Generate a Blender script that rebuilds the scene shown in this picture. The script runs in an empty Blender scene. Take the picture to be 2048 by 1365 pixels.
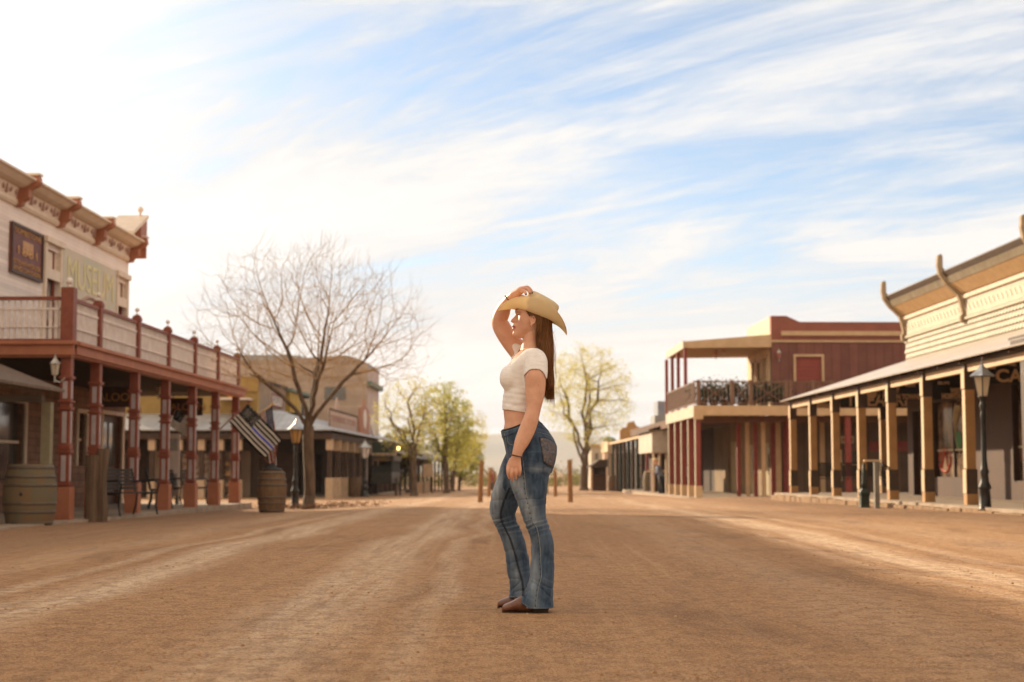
import bpy, bmesh, math, random
import numpy as np
from mathutils import Vector, Matrix, noise as mnoise
from mathutils.bvhtree import BVHTree
from math import sin, cos, pi, radians as R
SC = bpy.context.scene
COL = SC.collection
rnd = random.Random(7)

# ------------------------------------------------------------------ camera, sky, sun, exposure
F = 3129.0                       # focal length in pixels of the 2048 px wide photograph (55 mm)
CH = 0.74                        # camera height
TILT = math.atan(262.5 / F)
cam_d = bpy.data.cameras.new('camera'); cam = bpy.data.objects.new('camera', cam_d); COL.objects.link(cam)
cam.location = (0, 0, CH); cam.rotation_euler = (pi / 2 + TILT, 0, 0)
cam_d.sensor_width = 36; cam_d.lens = 55.0; cam_d.clip_end = 9000; cam_d.clip_start = 0.1
cam_d.dof.use_dof = True; cam_d.dof.focus_distance = 8.33; cam_d.dof.aperture_fstop = 3.2
SC.camera = cam
SC.view_settings.view_transform = 'Standard'; SC.view_settings.look = 'None'
SC.view_settings.exposure = 0.73; SC.view_settings.gamma = 1.0

SUN_AZ, SUN_EL = -40.0, 19.0      # degrees: azimuth from +Y (negative = left of the view), elevation
sd = Vector((sin(R(SUN_AZ)) * cos(R(SUN_EL)), cos(R(SUN_AZ)) * cos(R(SUN_EL)), sin(R(SUN_EL))))
sun_d = bpy.data.lights.new('sun', 'SUN'); sun = bpy.data.objects.new('sun', sun_d); COL.objects.link(sun)
sun_d.energy = 5.0; sun_d.angle = R(0.9); sun_d.color = (1.0, 0.80, 0.55)
sun.rotation_euler = sd.to_track_quat('Z', 'Y').to_euler(); sun.location = (-20, 20, 20)

world = bpy.data.worlds.new('World'); SC.world = world; world.use_nodes = True
wt = world.node_tree; wn = wt.nodes; wl = wt.links; wn.clear()
def wnode(t, **k):
    n = wn.new(t)
    for a, b in k.items(): setattr(n, a, b)
    return n
def wmath(op, a, b=None, clamp=False):
    n = wnode('ShaderNodeMath', operation=op); n.use_clamp = clamp
    for i, v in enumerate((a, b)):
        if v is None: continue
        if isinstance(v, (int, float)): n.inputs[i].default_value = v
        else: wl.new(v, n.inputs[i])
    return n.outputs[0]
def wmix(f, a, b):
    n = wnode('ShaderNodeMix', data_type='RGBA')
    for s, v in ((n.inputs[0], f), (n.inputs[6], a), (n.inputs[7], b)):
        if isinstance(v, (int, float)): s.default_value = v
        elif isinstance(v, tuple): s.default_value = (*v, 1)
        else: wl.new(v, s)
    return n.outputs[2]
def wramp(v, a, b):
    n = wnode('ShaderNodeMapRange'); n.interpolation_type = 'SMOOTHSTEP'
    wl.new(v, n.inputs[0]); n.inputs[1].default_value = a; n.inputs[2].default_value = b
    return n.outputs[0]
sky = wnode('ShaderNodeTexSky', sky_type='NISHITA', sun_disc=False)
sky.sun_elevation = R(SUN_EL); sky.sun_rotation = R(SUN_AZ); sky.altitude = 1400; sky.air_density = 1.0; sky.dust_density = 0.6
tc = wnode('ShaderNodeTexCoord'); sep = wnode('ShaderNodeSeparateXYZ'); wl.new(tc.outputs['Generated'], sep.inputs[0])
dx, dy, dz = sep.outputs
el = wmath('ARCSINE', dz); az = wmath('ARCTAN2', dx, dy)
zc = wmath('ADD', wmath('MAXIMUM', dz, 0.0), 0.16)
pxn = wmath('DIVIDE', dx, zc); pyn = wmath('DIVIDE', dy, zc)
cv = wnode('ShaderNodeCombineXYZ'); wl.new(pxn, cv.inputs[0]); wl.new(pyn, cv.inputs[1])
def wnoise(scale, rot, stretch, detail, rough, dist, off=(0, 0, 0)):
    m0 = wnode('ShaderNodeMapping'); wl.new(cv.outputs[0], m0.inputs[0]); m0.inputs['Rotation'].default_value = (0, 0, R(rot))
    m = wnode('ShaderNodeMapping'); wl.new(m0.outputs[0], m.inputs[0]); m.inputs['Location'].default_value = off; m.inputs['Scale'].default_value = stretch
    n = wnode('ShaderNodeTexNoise'); wl.new(m.outputs[0], n.inputs['Vector'])
    n.inputs['Scale'].default_value = scale; n.inputs['Detail'].default_value = detail
    n.inputs['Roughness'].default_value = rough; n.inputs['Distortion'].default_value = dist
    return n.outputs['Fac']
n1 = wnoise(0.75, 30, (0.42, 1.0, 1), 6, 0.55, 0.6, (5.0, 9.1, 0))       # broad banks
n2 = wnoise(1.9, 34, (0.42, 1.2, 1), 10, 0.66, 1.5, (5.03, 9.17, 0))       # wisps
n3 = wnoise(5.5, 28, (0.36, 1.4, 1), 8, 0.70, 1.0, (1.3, 7.2, 0))        # fine fibres
tex = wmath('ADD', wmath('ADD', wmath('MULTIPLY', n1, 0.40), wmath('MULTIPLY', n2, 0.42)), wmath('MULTIPLY', n3, 0.18))
# more open blue away from the sun (azimuth) and above the horizon veil (elevation): directions of the real sky
open_az = wramp(az, -0.22, 0.12)
open_el = wmath('MULTIPLY', wramp(el, 0.03, 0.19), wmath('SUBTRACT', 1.0, wmath('MULTIPLY', wramp(el, 0.25, 0.33), 0.35)))
op = wmath('MULTIPLY', open_az, open_el)
val = wmath('ADD', tex, wmath('MULTIPLY', op, 0.13))
blue = wmath('MULTIPLY', wramp(val, 0.530, 0.70), 0.92)
shade = wramp(tex, 0.42, 0.60)
cloud = wmix(shade, (5.7, 5.7, 5.65), (4.3, 4.5, 4.75))
# unseen sky behind the camera, warmed and brightened as added fill light
back = wramp(dy, 0.55, -0.35)
cloud = wmix(back, cloud, (7.4, 6.1, 4.5))
skyb = wnode('ShaderNodeMix', data_type='RGBA', blend_type='MULTIPLY'); skyb.inputs[0].default_value = 1
wl.new(sky.outputs[0], skyb.inputs[6]); skyb.inputs[7].default_value = (0.70, 0.86, 0.96, 1)
mix1 = wmix(wmath('MULTIPLY', blue, wmath('SUBTRACT', 1.0, wmath('MULTIPLY', back, 0.8))), cloud, skyb.outputs[2])
# thin cloud scatters a broad white-warm glow about the sun
dot = wnode('ShaderNodeVectorMath', operation='DOT_PRODUCT'); wl.new(tc.outputs['Generated'], dot.inputs[0]); dot.inputs[1].default_value = sd
g1 = wmath('POWER', wmath('MAXIMUM', dot.outputs['Value'], 0.0), 15.0)
glow = wnode('ShaderNodeMix', data_type='RGBA', blend_type='ADD'); wl.new(g1, glow.inputs[0]); wl.new(mix1, glow.inputs[6])
glow.inputs[7].default_value = (8.6, 7.8, 6.4, 1)
bg = wnode('ShaderNodeBackground'); bg.inputs['Strength'].default_value = 0.1; wl.new(glow.outputs[2], bg.inputs['Color'])
wo = wnode('ShaderNodeOutputWorld'); wl.new(bg.outputs[0], wo.inputs[0])
world.cycles.sampling_method = 'MANUAL'; world.cycles.sample_map_resolution = 512
SC.cycles.use_denoising = True
SC.cycles.max_bounces = 8; SC.cycles.diffuse_bounces = 3; SC.cycles.glossy_bounces = 2; SC.cycles.transmission_bounces = 4
SC.cycles.sample_clamp_indirect = 6.0; SC.cycles.caustics_reflective = False; SC.cycles.caustics_refractive = False

# ------------------------------------------------------------------ helpers
def W(px, py, Y):
    """point at distance Y seen at photo pixel (px, py)"""
    u, v = px - 1024.0, 682.5 - py
    d = Vector((u, F * cos(TILT) - v * sin(TILT), F * sin(TILT) + v * cos(TILT)))
    return Vector((0, 0, CH)) + d * (Y / d.y)

class Frame:
    """a street-aligned frame: u across (right positive), s along the street, z up"""
    def __init__(self, vp, hor):
        self.vp, self.hor = vp, hor
        self.a = math.atan((vp - 1024.0) / F)
    def w(self, u, s, z=0.0):
        return Vector((u * cos(self.a) + s * sin(self.a), -u * sin(self.a) + s * cos(self.a), z))
    def s(self, px, u):                       # distance along the street of a point on plane u seen at px
        return u * F / (px - self.vp)
    def z(self, py, s):
        v = (682.5 - (py + 945 - self.hor)) / F; tt = math.tan(TILT); return CH + s * (v + tt) / (1 - v * tt)
    def u(self, px, s):
        return (px - self.vp) * s / F
LF = Frame(1099, 941); RF = Frame(965, 946); CF = Frame(1024, 945)

def gz(x, y):
    """height of the ground: crowned street, falling gently away in the distance"""
    t = min(max((-x - 2.0) / 4.5, 0), 1); t = t * t * (3 - 2 * t)
    z = -0.13 * t
    d = max(0.0, y - 25.0); z -= 0.0065 * min(d, 260)
    if x > 5.5 and y < 70:
        q = min((x - 5.5) / 3.0, 1); z += 0.05 * q * min(1, max(0, (70 - y) / 15))
    return z

class MB:
    def __init__(self): self.v, self.f, self.mi = [], [], []
    def add(self, vs, fs, m=0):
        o = len(self.v); self.v += [tuple(p) for p in vs]; self.f += [tuple(i + o for i in f) for f in fs]; self.mi += [m] * len(fs)
        return self
    def box(self, x0, x1, y0, y1, z0, z1, m=0):
        if x0 > x1: x0, x1 = x1, x0
        if y0 > y1: y0, y1 = y1, y0
        if z0 > z1: z0, z1 = z1, z0
        vs = [(x, y, z) for z in (z0, z1) for y in (y0, y1) for x in (x0, x1)]
        return self.add(vs, [(0, 2, 3, 1), (4, 5, 7, 6), (0, 1, 5, 4), (2, 6, 7, 3), (0, 4, 6, 2), (1, 3, 7, 5)], m)
    def prism(self, pts, d, m=0):
        """closed polygon pts (3-D) pushed along vector d"""
        n = len(pts); d = Vector(d); p = [Vector(q) for q in pts]
        vs = p + [q + d for q in p]
        fs = [tuple(range(n))[::-1], tuple(range(n, 2 * n))] + [(i, (i + 1) % n, n + (i + 1) % n, n + i) for i in range(n)]
        return self.add(vs, fs, m)
    def tube(self, pts, r, n=8, m=0, cap=True):
        pts = [Vector(p) for p in pts]; k = len(pts)
        rr = r if isinstance(r, (list, tuple)) else [r] * k
        vs = []; up = Vector((0, 0, 1))
        prev = None
        for i, p in enumerate(pts):
            t = (pts[min(i + 1, k - 1)] - pts[max(i - 1, 0)])
            if t.length < 1e-9: t = Vector((0, 0, 1))
            t.normalize()
            if prev is None:
                a = t.cross(up) if abs(t.z) < 0.95 else t.cross(Vector((1, 0, 0)))
            else:
                a = prev - t * prev.dot(t)
                if a.length < 1e-6: a = t.cross(up)
            a.normalize(); prev = a; b = t.cross(a)
            for j in range(n):
                q = 2 * pi * j / n; vs.append(p + (a * cos(q) + b * sin(q)) * rr[i])
        fs = [(i * n + j, i * n + (j + 1) % n, (i + 1) * n + (j + 1) % n, (i + 1) * n + j) for i in range(k - 1) for j in range(n)]
        if cap: fs += [tuple(range(n))[::-1], tuple(range((k - 1) * n, k * n))]
        return self.add(vs, fs, m)
    def lathe(self, c, prof, n=20, m=0, sq=False):
        """profile [(r, z)] turned about the vertical axis through c"""
        vs = []
        for r, z in prof:
            for j in range(n):
                q = 2 * pi * (j + (0.5 if sq else 0)) / n
                vs.append((c[0] + r * cos(q), c[1] + r * sin(q), c[2] + z))
        k = len(prof)
        fs = [(i * n + j, i * n + (j + 1) % n, (i + 1) * n + (j + 1) % n, (i + 1) * n + j) for i in range(k - 1) for j in range(n)]
        fs += [tuple(range(n))[::-1], tuple(range((k - 1) * n, k * n))]
        return self.add(vs, fs, m)
    def sphere(self, c, r, n=12, m=0):
        rr = r if isinstance(r, (tuple, list)) else (r, r, r)
        vs = []; fs = []; k = n // 2
        for i in range(k + 1):
            t = pi * i / k
            for j in range(n):
                q = 2 * pi * j / n; s_ = max(sin(t), 0.02)
                vs.append((c[0] + rr[0] * s_ * cos(q), c[1] + rr[1] * s_ * sin(q), c[2] - rr[2] * cos(t)))
        fs = [(i * n + j, i * n + (j + 1) % n, (i + 1) * n + (j + 1) % n, (i + 1) * n + j) for i in range(k) for j in range(n)]
        fs += [tuple(range(n))[::-1], tuple(range(k * n, (k + 1) * n))]
        return self.add(vs, fs, m)
    def build(self, name, mats, parent=None, anchor=None, smooth=False, bevel=0.0):
        """anchor: subtract this from the vertices (they are then local to the parent standing there)"""
        me = bpy.data.meshes.new(name)
        if anchor is not None:
            ax, ay, az_ = anchor
            self.v = [(x - ax, y - ay, z - az_) for x, y, z in self.v]
        me.from_pydata(self.v, [], self.f)
        if not isinstance(mats, (list, tuple)): mats = [mats]
        for m in mats: me.materials.append(m)
        if len(mats) > 1: me.polygons.foreach_set('material_index', self.mi)
        if smooth: me.polygons.foreach_set('use_smooth', [True] * len(me.polygons))
        me.update()
        o = bpy.data.objects.new(name, me); COL.objects.link(o)
        if parent is not None: o.parent = parent
        if bevel > 0:
            b = o.modifiers.new('bevel', 'BEVEL'); b.width = bevel; b.segments = 2; b.limit_method = 'ANGLE'
        return o

def tag(o, label=None, cat=None, group=None, kind=None):
    if label: o['label'] = label
    if cat: o['category'] = cat
    if group: o['group'] = group
    if kind: o['kind'] = kind
    return o
def empty(name, loc, rz=0.0, label=None, cat=None, group=None):
    o = bpy.data.objects.new(name, None); COL.objects.link(o); o.location = loc; o.rotation_euler = (0, 0, rz)
    o.empty_display_size = 0.3
    return tag(o, label, cat, group)
def copy_tree(o, parent=None):
    c = o.copy(); COL.objects.link(c)
    if parent is not None: c.parent = parent
    for ch in list(o.children): copy_tree(ch, c)
    return c
def fempty(name, fr, u, s, z, label, cat, group=None):
    return empty(name, fr.w(u, s, z), -fr.a, label, cat, group)

# ------------------------------------------------------------------ materials
def hexlin(r, g, b):
    f = lambda c: ((c / 255 + 0.055) / 1.055) ** 2.4 if c > 10 else c / 255 / 12.92
    return (f(r), f(g), f(b))
MATS = {}
def mat(name, c1, c2=None, scale=3.0, rough=0.7, bump=0.0, bscale=None, planks=None, metal=0.0, detail=5, stretch=(1, 1, 1),
        spec=0.3, sss=0.0, emit=None, alpha=1.0, trans=0.0, pdepth=0.35, coord='Object', lo=0.35, hi=0.65, sheen=0.0):
    """procedural paint/wood/metal: two tones mixed by noise, optional board joints planks=(axis, width)"""
    m = bpy.data.materials.new(name); m.use_nodes = True; MATS[name] = m
    nt = m.node_tree; N = nt.nodes; L = nt.links
    b = N['Principled BSDF']; b.inputs['Roughness'].default_value = rough; b.inputs['Metallic'].default_value = metal
    b.inputs['Specular IOR Level'].default_value = spec
    t = N.new('ShaderNodeTexCoord'); mp = N.new('ShaderNodeMapping'); mp.inputs['Scale'].default_value = stretch
    L.new(t.outputs[coord], mp.inputs[0])
    n = N.new('ShaderNodeTexNoise'); n.inputs['Scale'].default_value = scale; n.inputs['Detail'].default_value = detail; n.inputs['Roughness'].default_value = 0.6
    L.new(mp.outputs[0], n.inputs['Vector'])
    if c2 is None: c2 = tuple(x * 0.78 for x in c1)
    mr = N.new('ShaderNodeMapRange'); mr.inputs[1].default_value = lo; mr.inputs[2].default_value = hi; L.new(n.outputs['Fac'], mr.inputs[0])
    mx = N.new('ShaderNodeMix'); mx.data_type = 'RGBA'; L.new(mr.outputs[0], mx.inputs[0])
    mx.inputs[6].default_value = (*c1, 1); mx.inputs[7].default_value = (*c2, 1)
    col = mx.outputs[2]; h = None
    if planks:
        ax, wd = planks
        sp = N.new('ShaderNodeSeparateXYZ'); L.new(t.outputs[coord], sp.inputs[0])
        d = N.new('ShaderNodeMath'); d.operation = 'DIVIDE'; L.new(sp.outputs[ax], d.inputs[0]); d.inputs[1].default_value = wd
        fr = N.new('ShaderNodeMath'); fr.operation = 'FRACT'; L.new(d.outputs[0], fr.inputs[0])
        fl = N.new('ShaderNodeMath'); fl.operation = 'FLOOR'; L.new(d.outputs[0], fl.inputs[0])
        wnz = N.new('ShaderNodeTexWhiteNoise'); wnz.noise_dimensions = '1D'; L.new(fl.outputs[0], wnz.inputs['W'])
        pp = N.new('ShaderNodeMath'); pp.operation = 'PINGPONG'; L.new(fr.outputs[0], pp.inputs[0]); pp.inputs[1].default_value = 0.5
        jt = N.new('ShaderNodeMapRange'); jt.inputs[1].default_value = 0.0; jt.inputs[2].default_value = 0.07; L.new(pp.outputs[0], jt.inputs[0])
        v1 = N.new('ShaderNodeMapRange'); v1.inputs[3].default_value = 0.86; v1.inputs[4].default_value = 1.1; L.new(wnz.outputs['Value'], v1.inputs[0])
        v2 = N.new('ShaderNodeMapRange'); v2.inputs[3].default_value = pdepth; v2.inputs[4].default_value = 1.0; L.new(jt.outputs[0], v2.inputs[0])
        mu = N.new('ShaderNodeMath'); mu.operation = 'MULTIPLY'; L.new(v1.outputs[0], mu.inputs[0]); L.new(v2.outputs[0], mu.inputs[1])
        vm = N.new('ShaderNodeVectorMath'); vm.operation = 'SCALE'; L.new(col, vm.inputs[0]); L.new(mu.outputs[0], vm.inputs['Scale'])
        col = vm.outputs[0]; h = jt.outputs[0]
    L.new(col, b.inputs['Base Color'])
    if bump > 0 or h is not None:
        bn = N.new('ShaderNodeBump'); bn.inputs['Strength'].default_value = 0.6; bn.inputs['Distance'].default_value = max(bump, 0.006) if h is not None else bump
        n2 = N.new('ShaderNodeTexNoise'); n2.inputs['Scale'].default_value = bscale or scale * 6; n2.inputs['Detail'].default_value = 6
        L.new(mp.outputs[0], n2.inputs['Vector'])
        if h is not None:
            ad = N.new('ShaderNodeMath'); ad.operation = 'MULTIPLY_ADD'; L.new(n2.outputs['Fac'], ad.inputs[0]); ad.inputs[1].default_value = 0.3; L.new(h, ad.inputs[2]); L.new(ad.outputs[0], bn.inputs['Height'])
        else: L.new(n2.outputs['Fac'], bn.inputs['Height'])
        L.new(bn.outputs[0], b.inputs['Normal'])
    if sss > 0:
        b.inputs['Subsurface Weight'].default_value = sss; b.inputs['Subsurface Radius'].default_value = (1.0, 0.35, 0.2); b.inputs['Subsurface Scale'].default_value = 0.012
    if emit: b.inputs['Emission Color'].default_value = (*emit[:3], 1); b.inputs['Emission Strength'].default_value = emit[3]
    if sheen: b.inputs['Sheen Weight'].default_value = sheen
    if trans > 0:        # thin leaf or cloth letting light through
        tr = N.new('ShaderNodeBsdfTranslucent'); L.new(col, tr.inputs[0]); ms = N.new('ShaderNodeMixShader'); ms.inputs[0].default_value = trans
        L.new(b.outputs[0], ms.inputs[1]); L.new(tr.outputs[0], ms.inputs[2]); L.new(ms.outputs[0], N['Material Output'].inputs[0])
    return m
# ------------------------------------------------------------------ ground
def ground_material():
    m = bpy.data.materials.new('dirt'); m.use_nodes = True; nt = m.node_tree; N = nt.nodes; L = nt.links
    b = N['Principled BSDF']; b.inputs['Roughness'].default_value = 0.92; b.inputs['Specular IOR Level'].default_value = 0.15
    t = N.new('ShaderNodeTexCoord'); sp = N.new('ShaderNodeSeparateXYZ'); L.new(t.outputs['Object'], sp.inputs[0])
    def noi(scale, stretch=(1, 1, 1), detail=6, rough=0.6, dist=0.0):
        mp = N.new('ShaderNodeMapping'); mp.inputs['Scale'].default_value = stretch; L.new(t.outputs['Object'], mp.inputs[0])
        n = N.new('ShaderNodeTexNoise'); n.inputs['Scale'].default_value = scale; n.inputs['Detail'].default_value = detail
        n.inputs['Roughness'].default_value = rough; n.inputs['Distortion'].default_value = dist; L.new(mp.outputs[0], n.inputs['Vector']); return n.outputs['Fac']
    def mth(op, a, c=None, d=None):
        n = N.new('ShaderNodeMath'); n.operation = op
        for i, v in enumerate((a, c, d)):
            if v is None: continue
            if isinstance(v, (int, float)): n.inputs[i].default_value = v
            else: L.new(v, n.inputs[i])
        return n.outputs[0]
    def ss(v, a, c, lo=0.0, hi=1.0):
        n = N.new('ShaderNodeMapRange'); n.interpolation_type = 'SMOOTHSTEP'; L.new(v, n.inputs[0])
        for i, q in zip((1, 2, 3, 4), (a, c, lo, hi)): n.inputs[i].default_value = q
        return n.outputs[0]
    def mix(f, a, c, blend='MIX'):
        n = N.new('ShaderNodeMix'); n.data_type = 'RGBA'; n.blend_type = blend
        for s, v in ((n.inputs[0], f), (n.inputs[6], a), (n.inputs[7], c)):
            if isinstance(v, (int, float)): s.default_value = v
            elif isinstance(v, tuple): s.default_value = (*v, 1)
            else: L.new(v, s)
        return n.outputs[2]
    big = noi(0.16, (1.2, 0.5, 1), 4); med = noi(0.9, (1.6, 0.45, 1), 6, 0.65, 0.4); fine = noi(9.0, (1, 0.8, 1), 8, 0.7); grit = noi(55.0, (1, 1, 1), 6, 0.75)
    g2 = noi(170.0, (1, 1, 1), 4, 0.8); streak = noi(2.2, (3.2, 0.10, 1), 5, 0.6)
    col = mix(ss(big, 0.32, 0.68), (0.51, 0.285, 0.132), (0.37, 0.188, 0.083))
    col = mix(mth('MULTIPLY', ss(med, 0.50, 0.66), 0.80), col, (0.235, 0.115, 0.052))
    # wheel tracks: pale dust pressed along the street, wandering a little
    wob = mth('MULTIPLY', mth('SUBTRACT', noi(0.11, (0.3, 1, 1), 2), 0.5), 1.5)
    xx = mth('ADD', sp.outputs[0], wob)
    tr = None
    for cx, w, a in ((-2.72, 0.27, 1.0), (-1.05, 0.30, 0.8), (3.45, 0.25, 1.0), (-3.35, 0.10, 0.6), (-0.45, 0.09, 0.5), (2.95, 0.08, 0.45), (4.1, 0.10, 0.5), (1.9, 0.30, 0.22), (-4.3, 0.3, 0.32), (5.0, 0.35, 0.30)):
        d = mth('ABSOLUTE', mth('SUBTRACT', xx, cx)); g = mth('MULTIPLY', ss(d, w * .35, w * 1.7, 1.0, 0.0), a)
        tr = g if tr is None else mth('MAXIMUM', tr, g)
    tr = mth('MULTIPLY', tr, ss(streak, 0.30, 0.62, 0.35, 1.0))
    tr = mth('MULTIPLY', tr, ss(sp.outputs[1], 5.0, 10.0, 0.55, 1.0))
    col = mix(mth('MULTIPLY', tr, 0.92), col, (0.82, 0.60, 0.41))
    # swept sandy middle of the road farther off, darker brown edges along both boardwalks
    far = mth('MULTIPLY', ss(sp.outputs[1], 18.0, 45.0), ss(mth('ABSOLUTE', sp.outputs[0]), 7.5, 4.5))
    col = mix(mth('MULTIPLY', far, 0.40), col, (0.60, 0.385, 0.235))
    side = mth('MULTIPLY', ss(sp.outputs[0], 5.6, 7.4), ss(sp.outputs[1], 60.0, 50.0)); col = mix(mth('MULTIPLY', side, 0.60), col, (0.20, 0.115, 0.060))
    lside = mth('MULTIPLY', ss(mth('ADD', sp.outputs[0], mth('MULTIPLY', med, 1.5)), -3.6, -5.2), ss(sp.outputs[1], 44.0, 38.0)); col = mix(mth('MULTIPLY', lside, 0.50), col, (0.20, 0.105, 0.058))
    col = mix(mth('MULTIPLY', ss(fine, 0.46, 0.58), 0.46), col, (0.16, 0.075, 0.036))
    col = mix(mth('MULTIPLY', ss(grit, 0.53, 0.62), 0.55), col, (0.62, 0.40, 0.25))
    col = mix(mth('MULTIPLY', ss(grit, 0.475, 0.41), 0.72), col, (0.12, 0.055, 0.028))
    col = mix(mth('MULTIPLY', ss(g2, 0.53, 0.60), 0.50), col, (0.66, 0.44, 0.28)); col = mix(mth('MULTIPLY', ss(g2, 0.47, 0.42), 0.65), col, (0.10, 0.050, 0.028))
    rutc = noi(1.0, (11, 0.10, 1), 4, 0.65); col = mix(mth('MULTIPLY', ss(rutc, 0.54, 0.70), 0.20), col, (0.60, 0.40, 0.24)); col = mix(mth('MULTIPLY', ss(rutc, 0.44, 0.32), 0.18), col, (0.19, 0.095, 0.045))
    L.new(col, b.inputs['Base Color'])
    h = mth('ADD', mth('MULTIPLY', med, 0.9), mth('ADD', mth('MULTIPLY', fine, 0.55), mth('MULTIPLY', grit, 0.22)))
    # hoof and boot dents, and lengthwise ruts pressed along the wheel tracks
    vo = N.new('ShaderNodeTexVoronoi'); vo.inputs['Scale'].default_value = 2.6; vm_ = N.new('ShaderNodeMapping'); vm_.inputs['Scale'].default_value = (1.0, 0.75, 1); L.new(t.outputs['Object'], vm_.inputs[0]); L.new(vm_.outputs[0], vo.inputs['Vector'])
    dent = mth('MULTIPLY', ss(mth('ADD', vo.outputs['Distance'], mth('MULTIPLY', fine, 0.06)), 0.17, 0.07), ss(noi(0.7, (1, .6, 1), 3), 0.46, 0.60))
    rut = mth('MULTIPLY', noi(1.0, (16, 0.12, 1), 3, 0.6), ss(mth('ABSOLUTE', sp.outputs[0]), 7.0, 5.5))
    h = mth('SUBTRACT', h, mth('MULTIPLY', tr, 0.5)); h = mth('SUBTRACT', h, mth('MULTIPLY', dent, 1.1)); h = mth('ADD', h, mth('MULTIPLY', rut, 0.5))
    bn = N.new('ShaderNodeBump'); bn.inputs['Strength'].default_value = 0.85; bn.inputs['Distance'].default_value = 0.034; L.new(h, bn.inputs['Height']); L.new(bn.outputs[0], b.inputs['Normal'])
    return m
DIRT = ground_material()

def gh(x, y):
    """ground height with the small lumps of the roadway (flat where the woman stands)"""
    z = gz(x, y)
    if -12 < x < 12 and 3 < y < 46:
        n = mnoise.noise(Vector((x * 0.9, y * 0.6, 0.3))) * 0.012 + mnoise.noise(Vector((x * 3.1, y * 2.2, 1.3))) * 0.005
        d = math.hypot(x - 0.06, y - 8.45); k = min(1, max(0, (d - 0.5) / 1.2))
        z += n * k
    return z
def axis(segs):
    out = []
    for a, b, st in segs:
        n = max(1, round((b - a) / st)); out += [a + (b - a) * i / n for i in range(n)]
    return out + [segs[-1][1]]
gx = axis([(-2700, -400, 575), (-400, -40, 60), (-40, -12, 4), (-12, 12, 0.2), (12, 40, 4), (40, 400, 60), (400, 2700, 575)])
gy = axis([(-60, 0, 10), (0, 3, 1), (3, 20, 0.16), (20, 46, 0.4), (46, 120, 3), (120, 300, 12), (300, 900, 100), (900, 2750, 370)])
g = MB(); nx = len(gx)
g.v = [(x, y, gh(x, y)) for y in gy for x in gx]
g.f = [(j * nx + i, j * nx + i + 1, (j + 1) * nx + i + 1, (j + 1) * nx + i) for j in range(len(gy) - 1) for i in range(nx - 1)]
g.mi = [0] * len(g.f)
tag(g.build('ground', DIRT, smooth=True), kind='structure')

# loose clods and stones on the road
STONE = mat('clod', (0.26, 0.135, 0.065), (0.50, 0.30, 0.17), 8, 0.95)
pb = MB(); rp = random.Random(3)
def rock(c, r, rg):
    vs = []
    for z in (-0.6, 0.35):
        k = 5 if z < 0 else 4
        for j in range(k):
            q = 2 * pi * (j + rg.random() * 0.5) / k; f = (1.0 if z < 0 else 0.7) * rg.uniform(0.75, 1.2)
            vs.append((c[0] + r * f * cos(q), c[1] + r * f * sin(q), c[2] + r * z * 0.8))
    vs.append((c[0], c[1], c[2] + r * 0.62))
    fs = []
    for j in range(5):
        k = j % 4; fs.append((j, (j + 1) % 5, 5 + k))
    for j in range(4): fs.append((5 + j, (j + 1) % 5, 5 + (j + 1) % 4)); fs.append((5 + j, 5 + (j + 1) % 4, 9))
    pb.add(vs, fs)
for _ in range(9000):
    y = 4.6 + 13 * rp.random() ** 1.6; x = rp.uniform(-0.36, 0.36) * y * 1.05
    nn = mnoise.noise(Vector((x * 1.3, y * 0.8, 5)))
    if nn < -0.12 and rp.random() < 0.8: continue
    r = 0.0022 + 0.0100 * rp.random() ** 6
    rock((x, y, gh(x, y) + r * 0.25), r, rp)
tag(pb.build('gravel', STONE), 'small reddish clods and pebbles scattered over the dirt road', 'gravel', kind='stuff')

# far mountains
MOUNT = mat('mountain_slope', (0.20, 0.22, 0.23), (0.30, 0.28, 0.25), 0.004, 0.95, detail=8)
mo = MB(); cols = 150; rows = 12; rr = random.Random(5)
for j in range(rows + 1):
    for i in range(cols + 1):
        x = -2100 + 4200 * i / cols; t = j / rows; y = 1800 + 700 * t
        ridge = 46 + 26 * mnoise.noise(Vector((x * 0.0022, 0.3, 0))) + 14 * mnoise.noise(Vector((x * 0.008, 1.3, 0))) + 60 * min(1, abs(x - 300) / 2200)
        z = -3 + ridge * sin(min(1, t * 1.05) * pi / 2) ** 1.2 * (1 + 0.16 * mnoise.noise(Vector((x * 0.012, y * 0.012, 2))))
        mo.v.append((x, y, z if j else -6))
mo.f = [(j * (cols + 1) + i, j * (cols + 1) + i + 1, (j + 1) * (cols + 1) + i + 1, (j + 1) * (cols + 1) + i) for j in range(rows) for i in range(cols)]
mo.mi = [0] * len(mo.f)
tag(mo.build('mountain', MOUNT, smooth=True), kind='structure')

# ------------------------------------------------------------------ trees
BARK = mat('bark', (0.17, 0.115, 0.08), (0.09, 0.06, 0.042), 9, 0.9, bump=0.02, stretch=(1, 1, 0.25))
TWIG = mat('twig', (0.46, 0.30, 0.14), (0.32, 0.20, 0.095), 6, 0.85)
def leafmat(n, a, b): return mat(n, a, b, 1.7, 0.6, trans=0.55)
LEAF_Y = leafmat('spring_leaf', (0.66, 0.58, 0.17), (0.48, 0.45, 0.10))
LEAF_G = leafmat('green_leaf', (0.34, 0.34, 0.06), (0.48, 0.45, 0.09))
LEAF_D = leafmat('dark_leaf', (0.13, 0.12, 0.035), (0.18, 0.16, 0.05))

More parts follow.
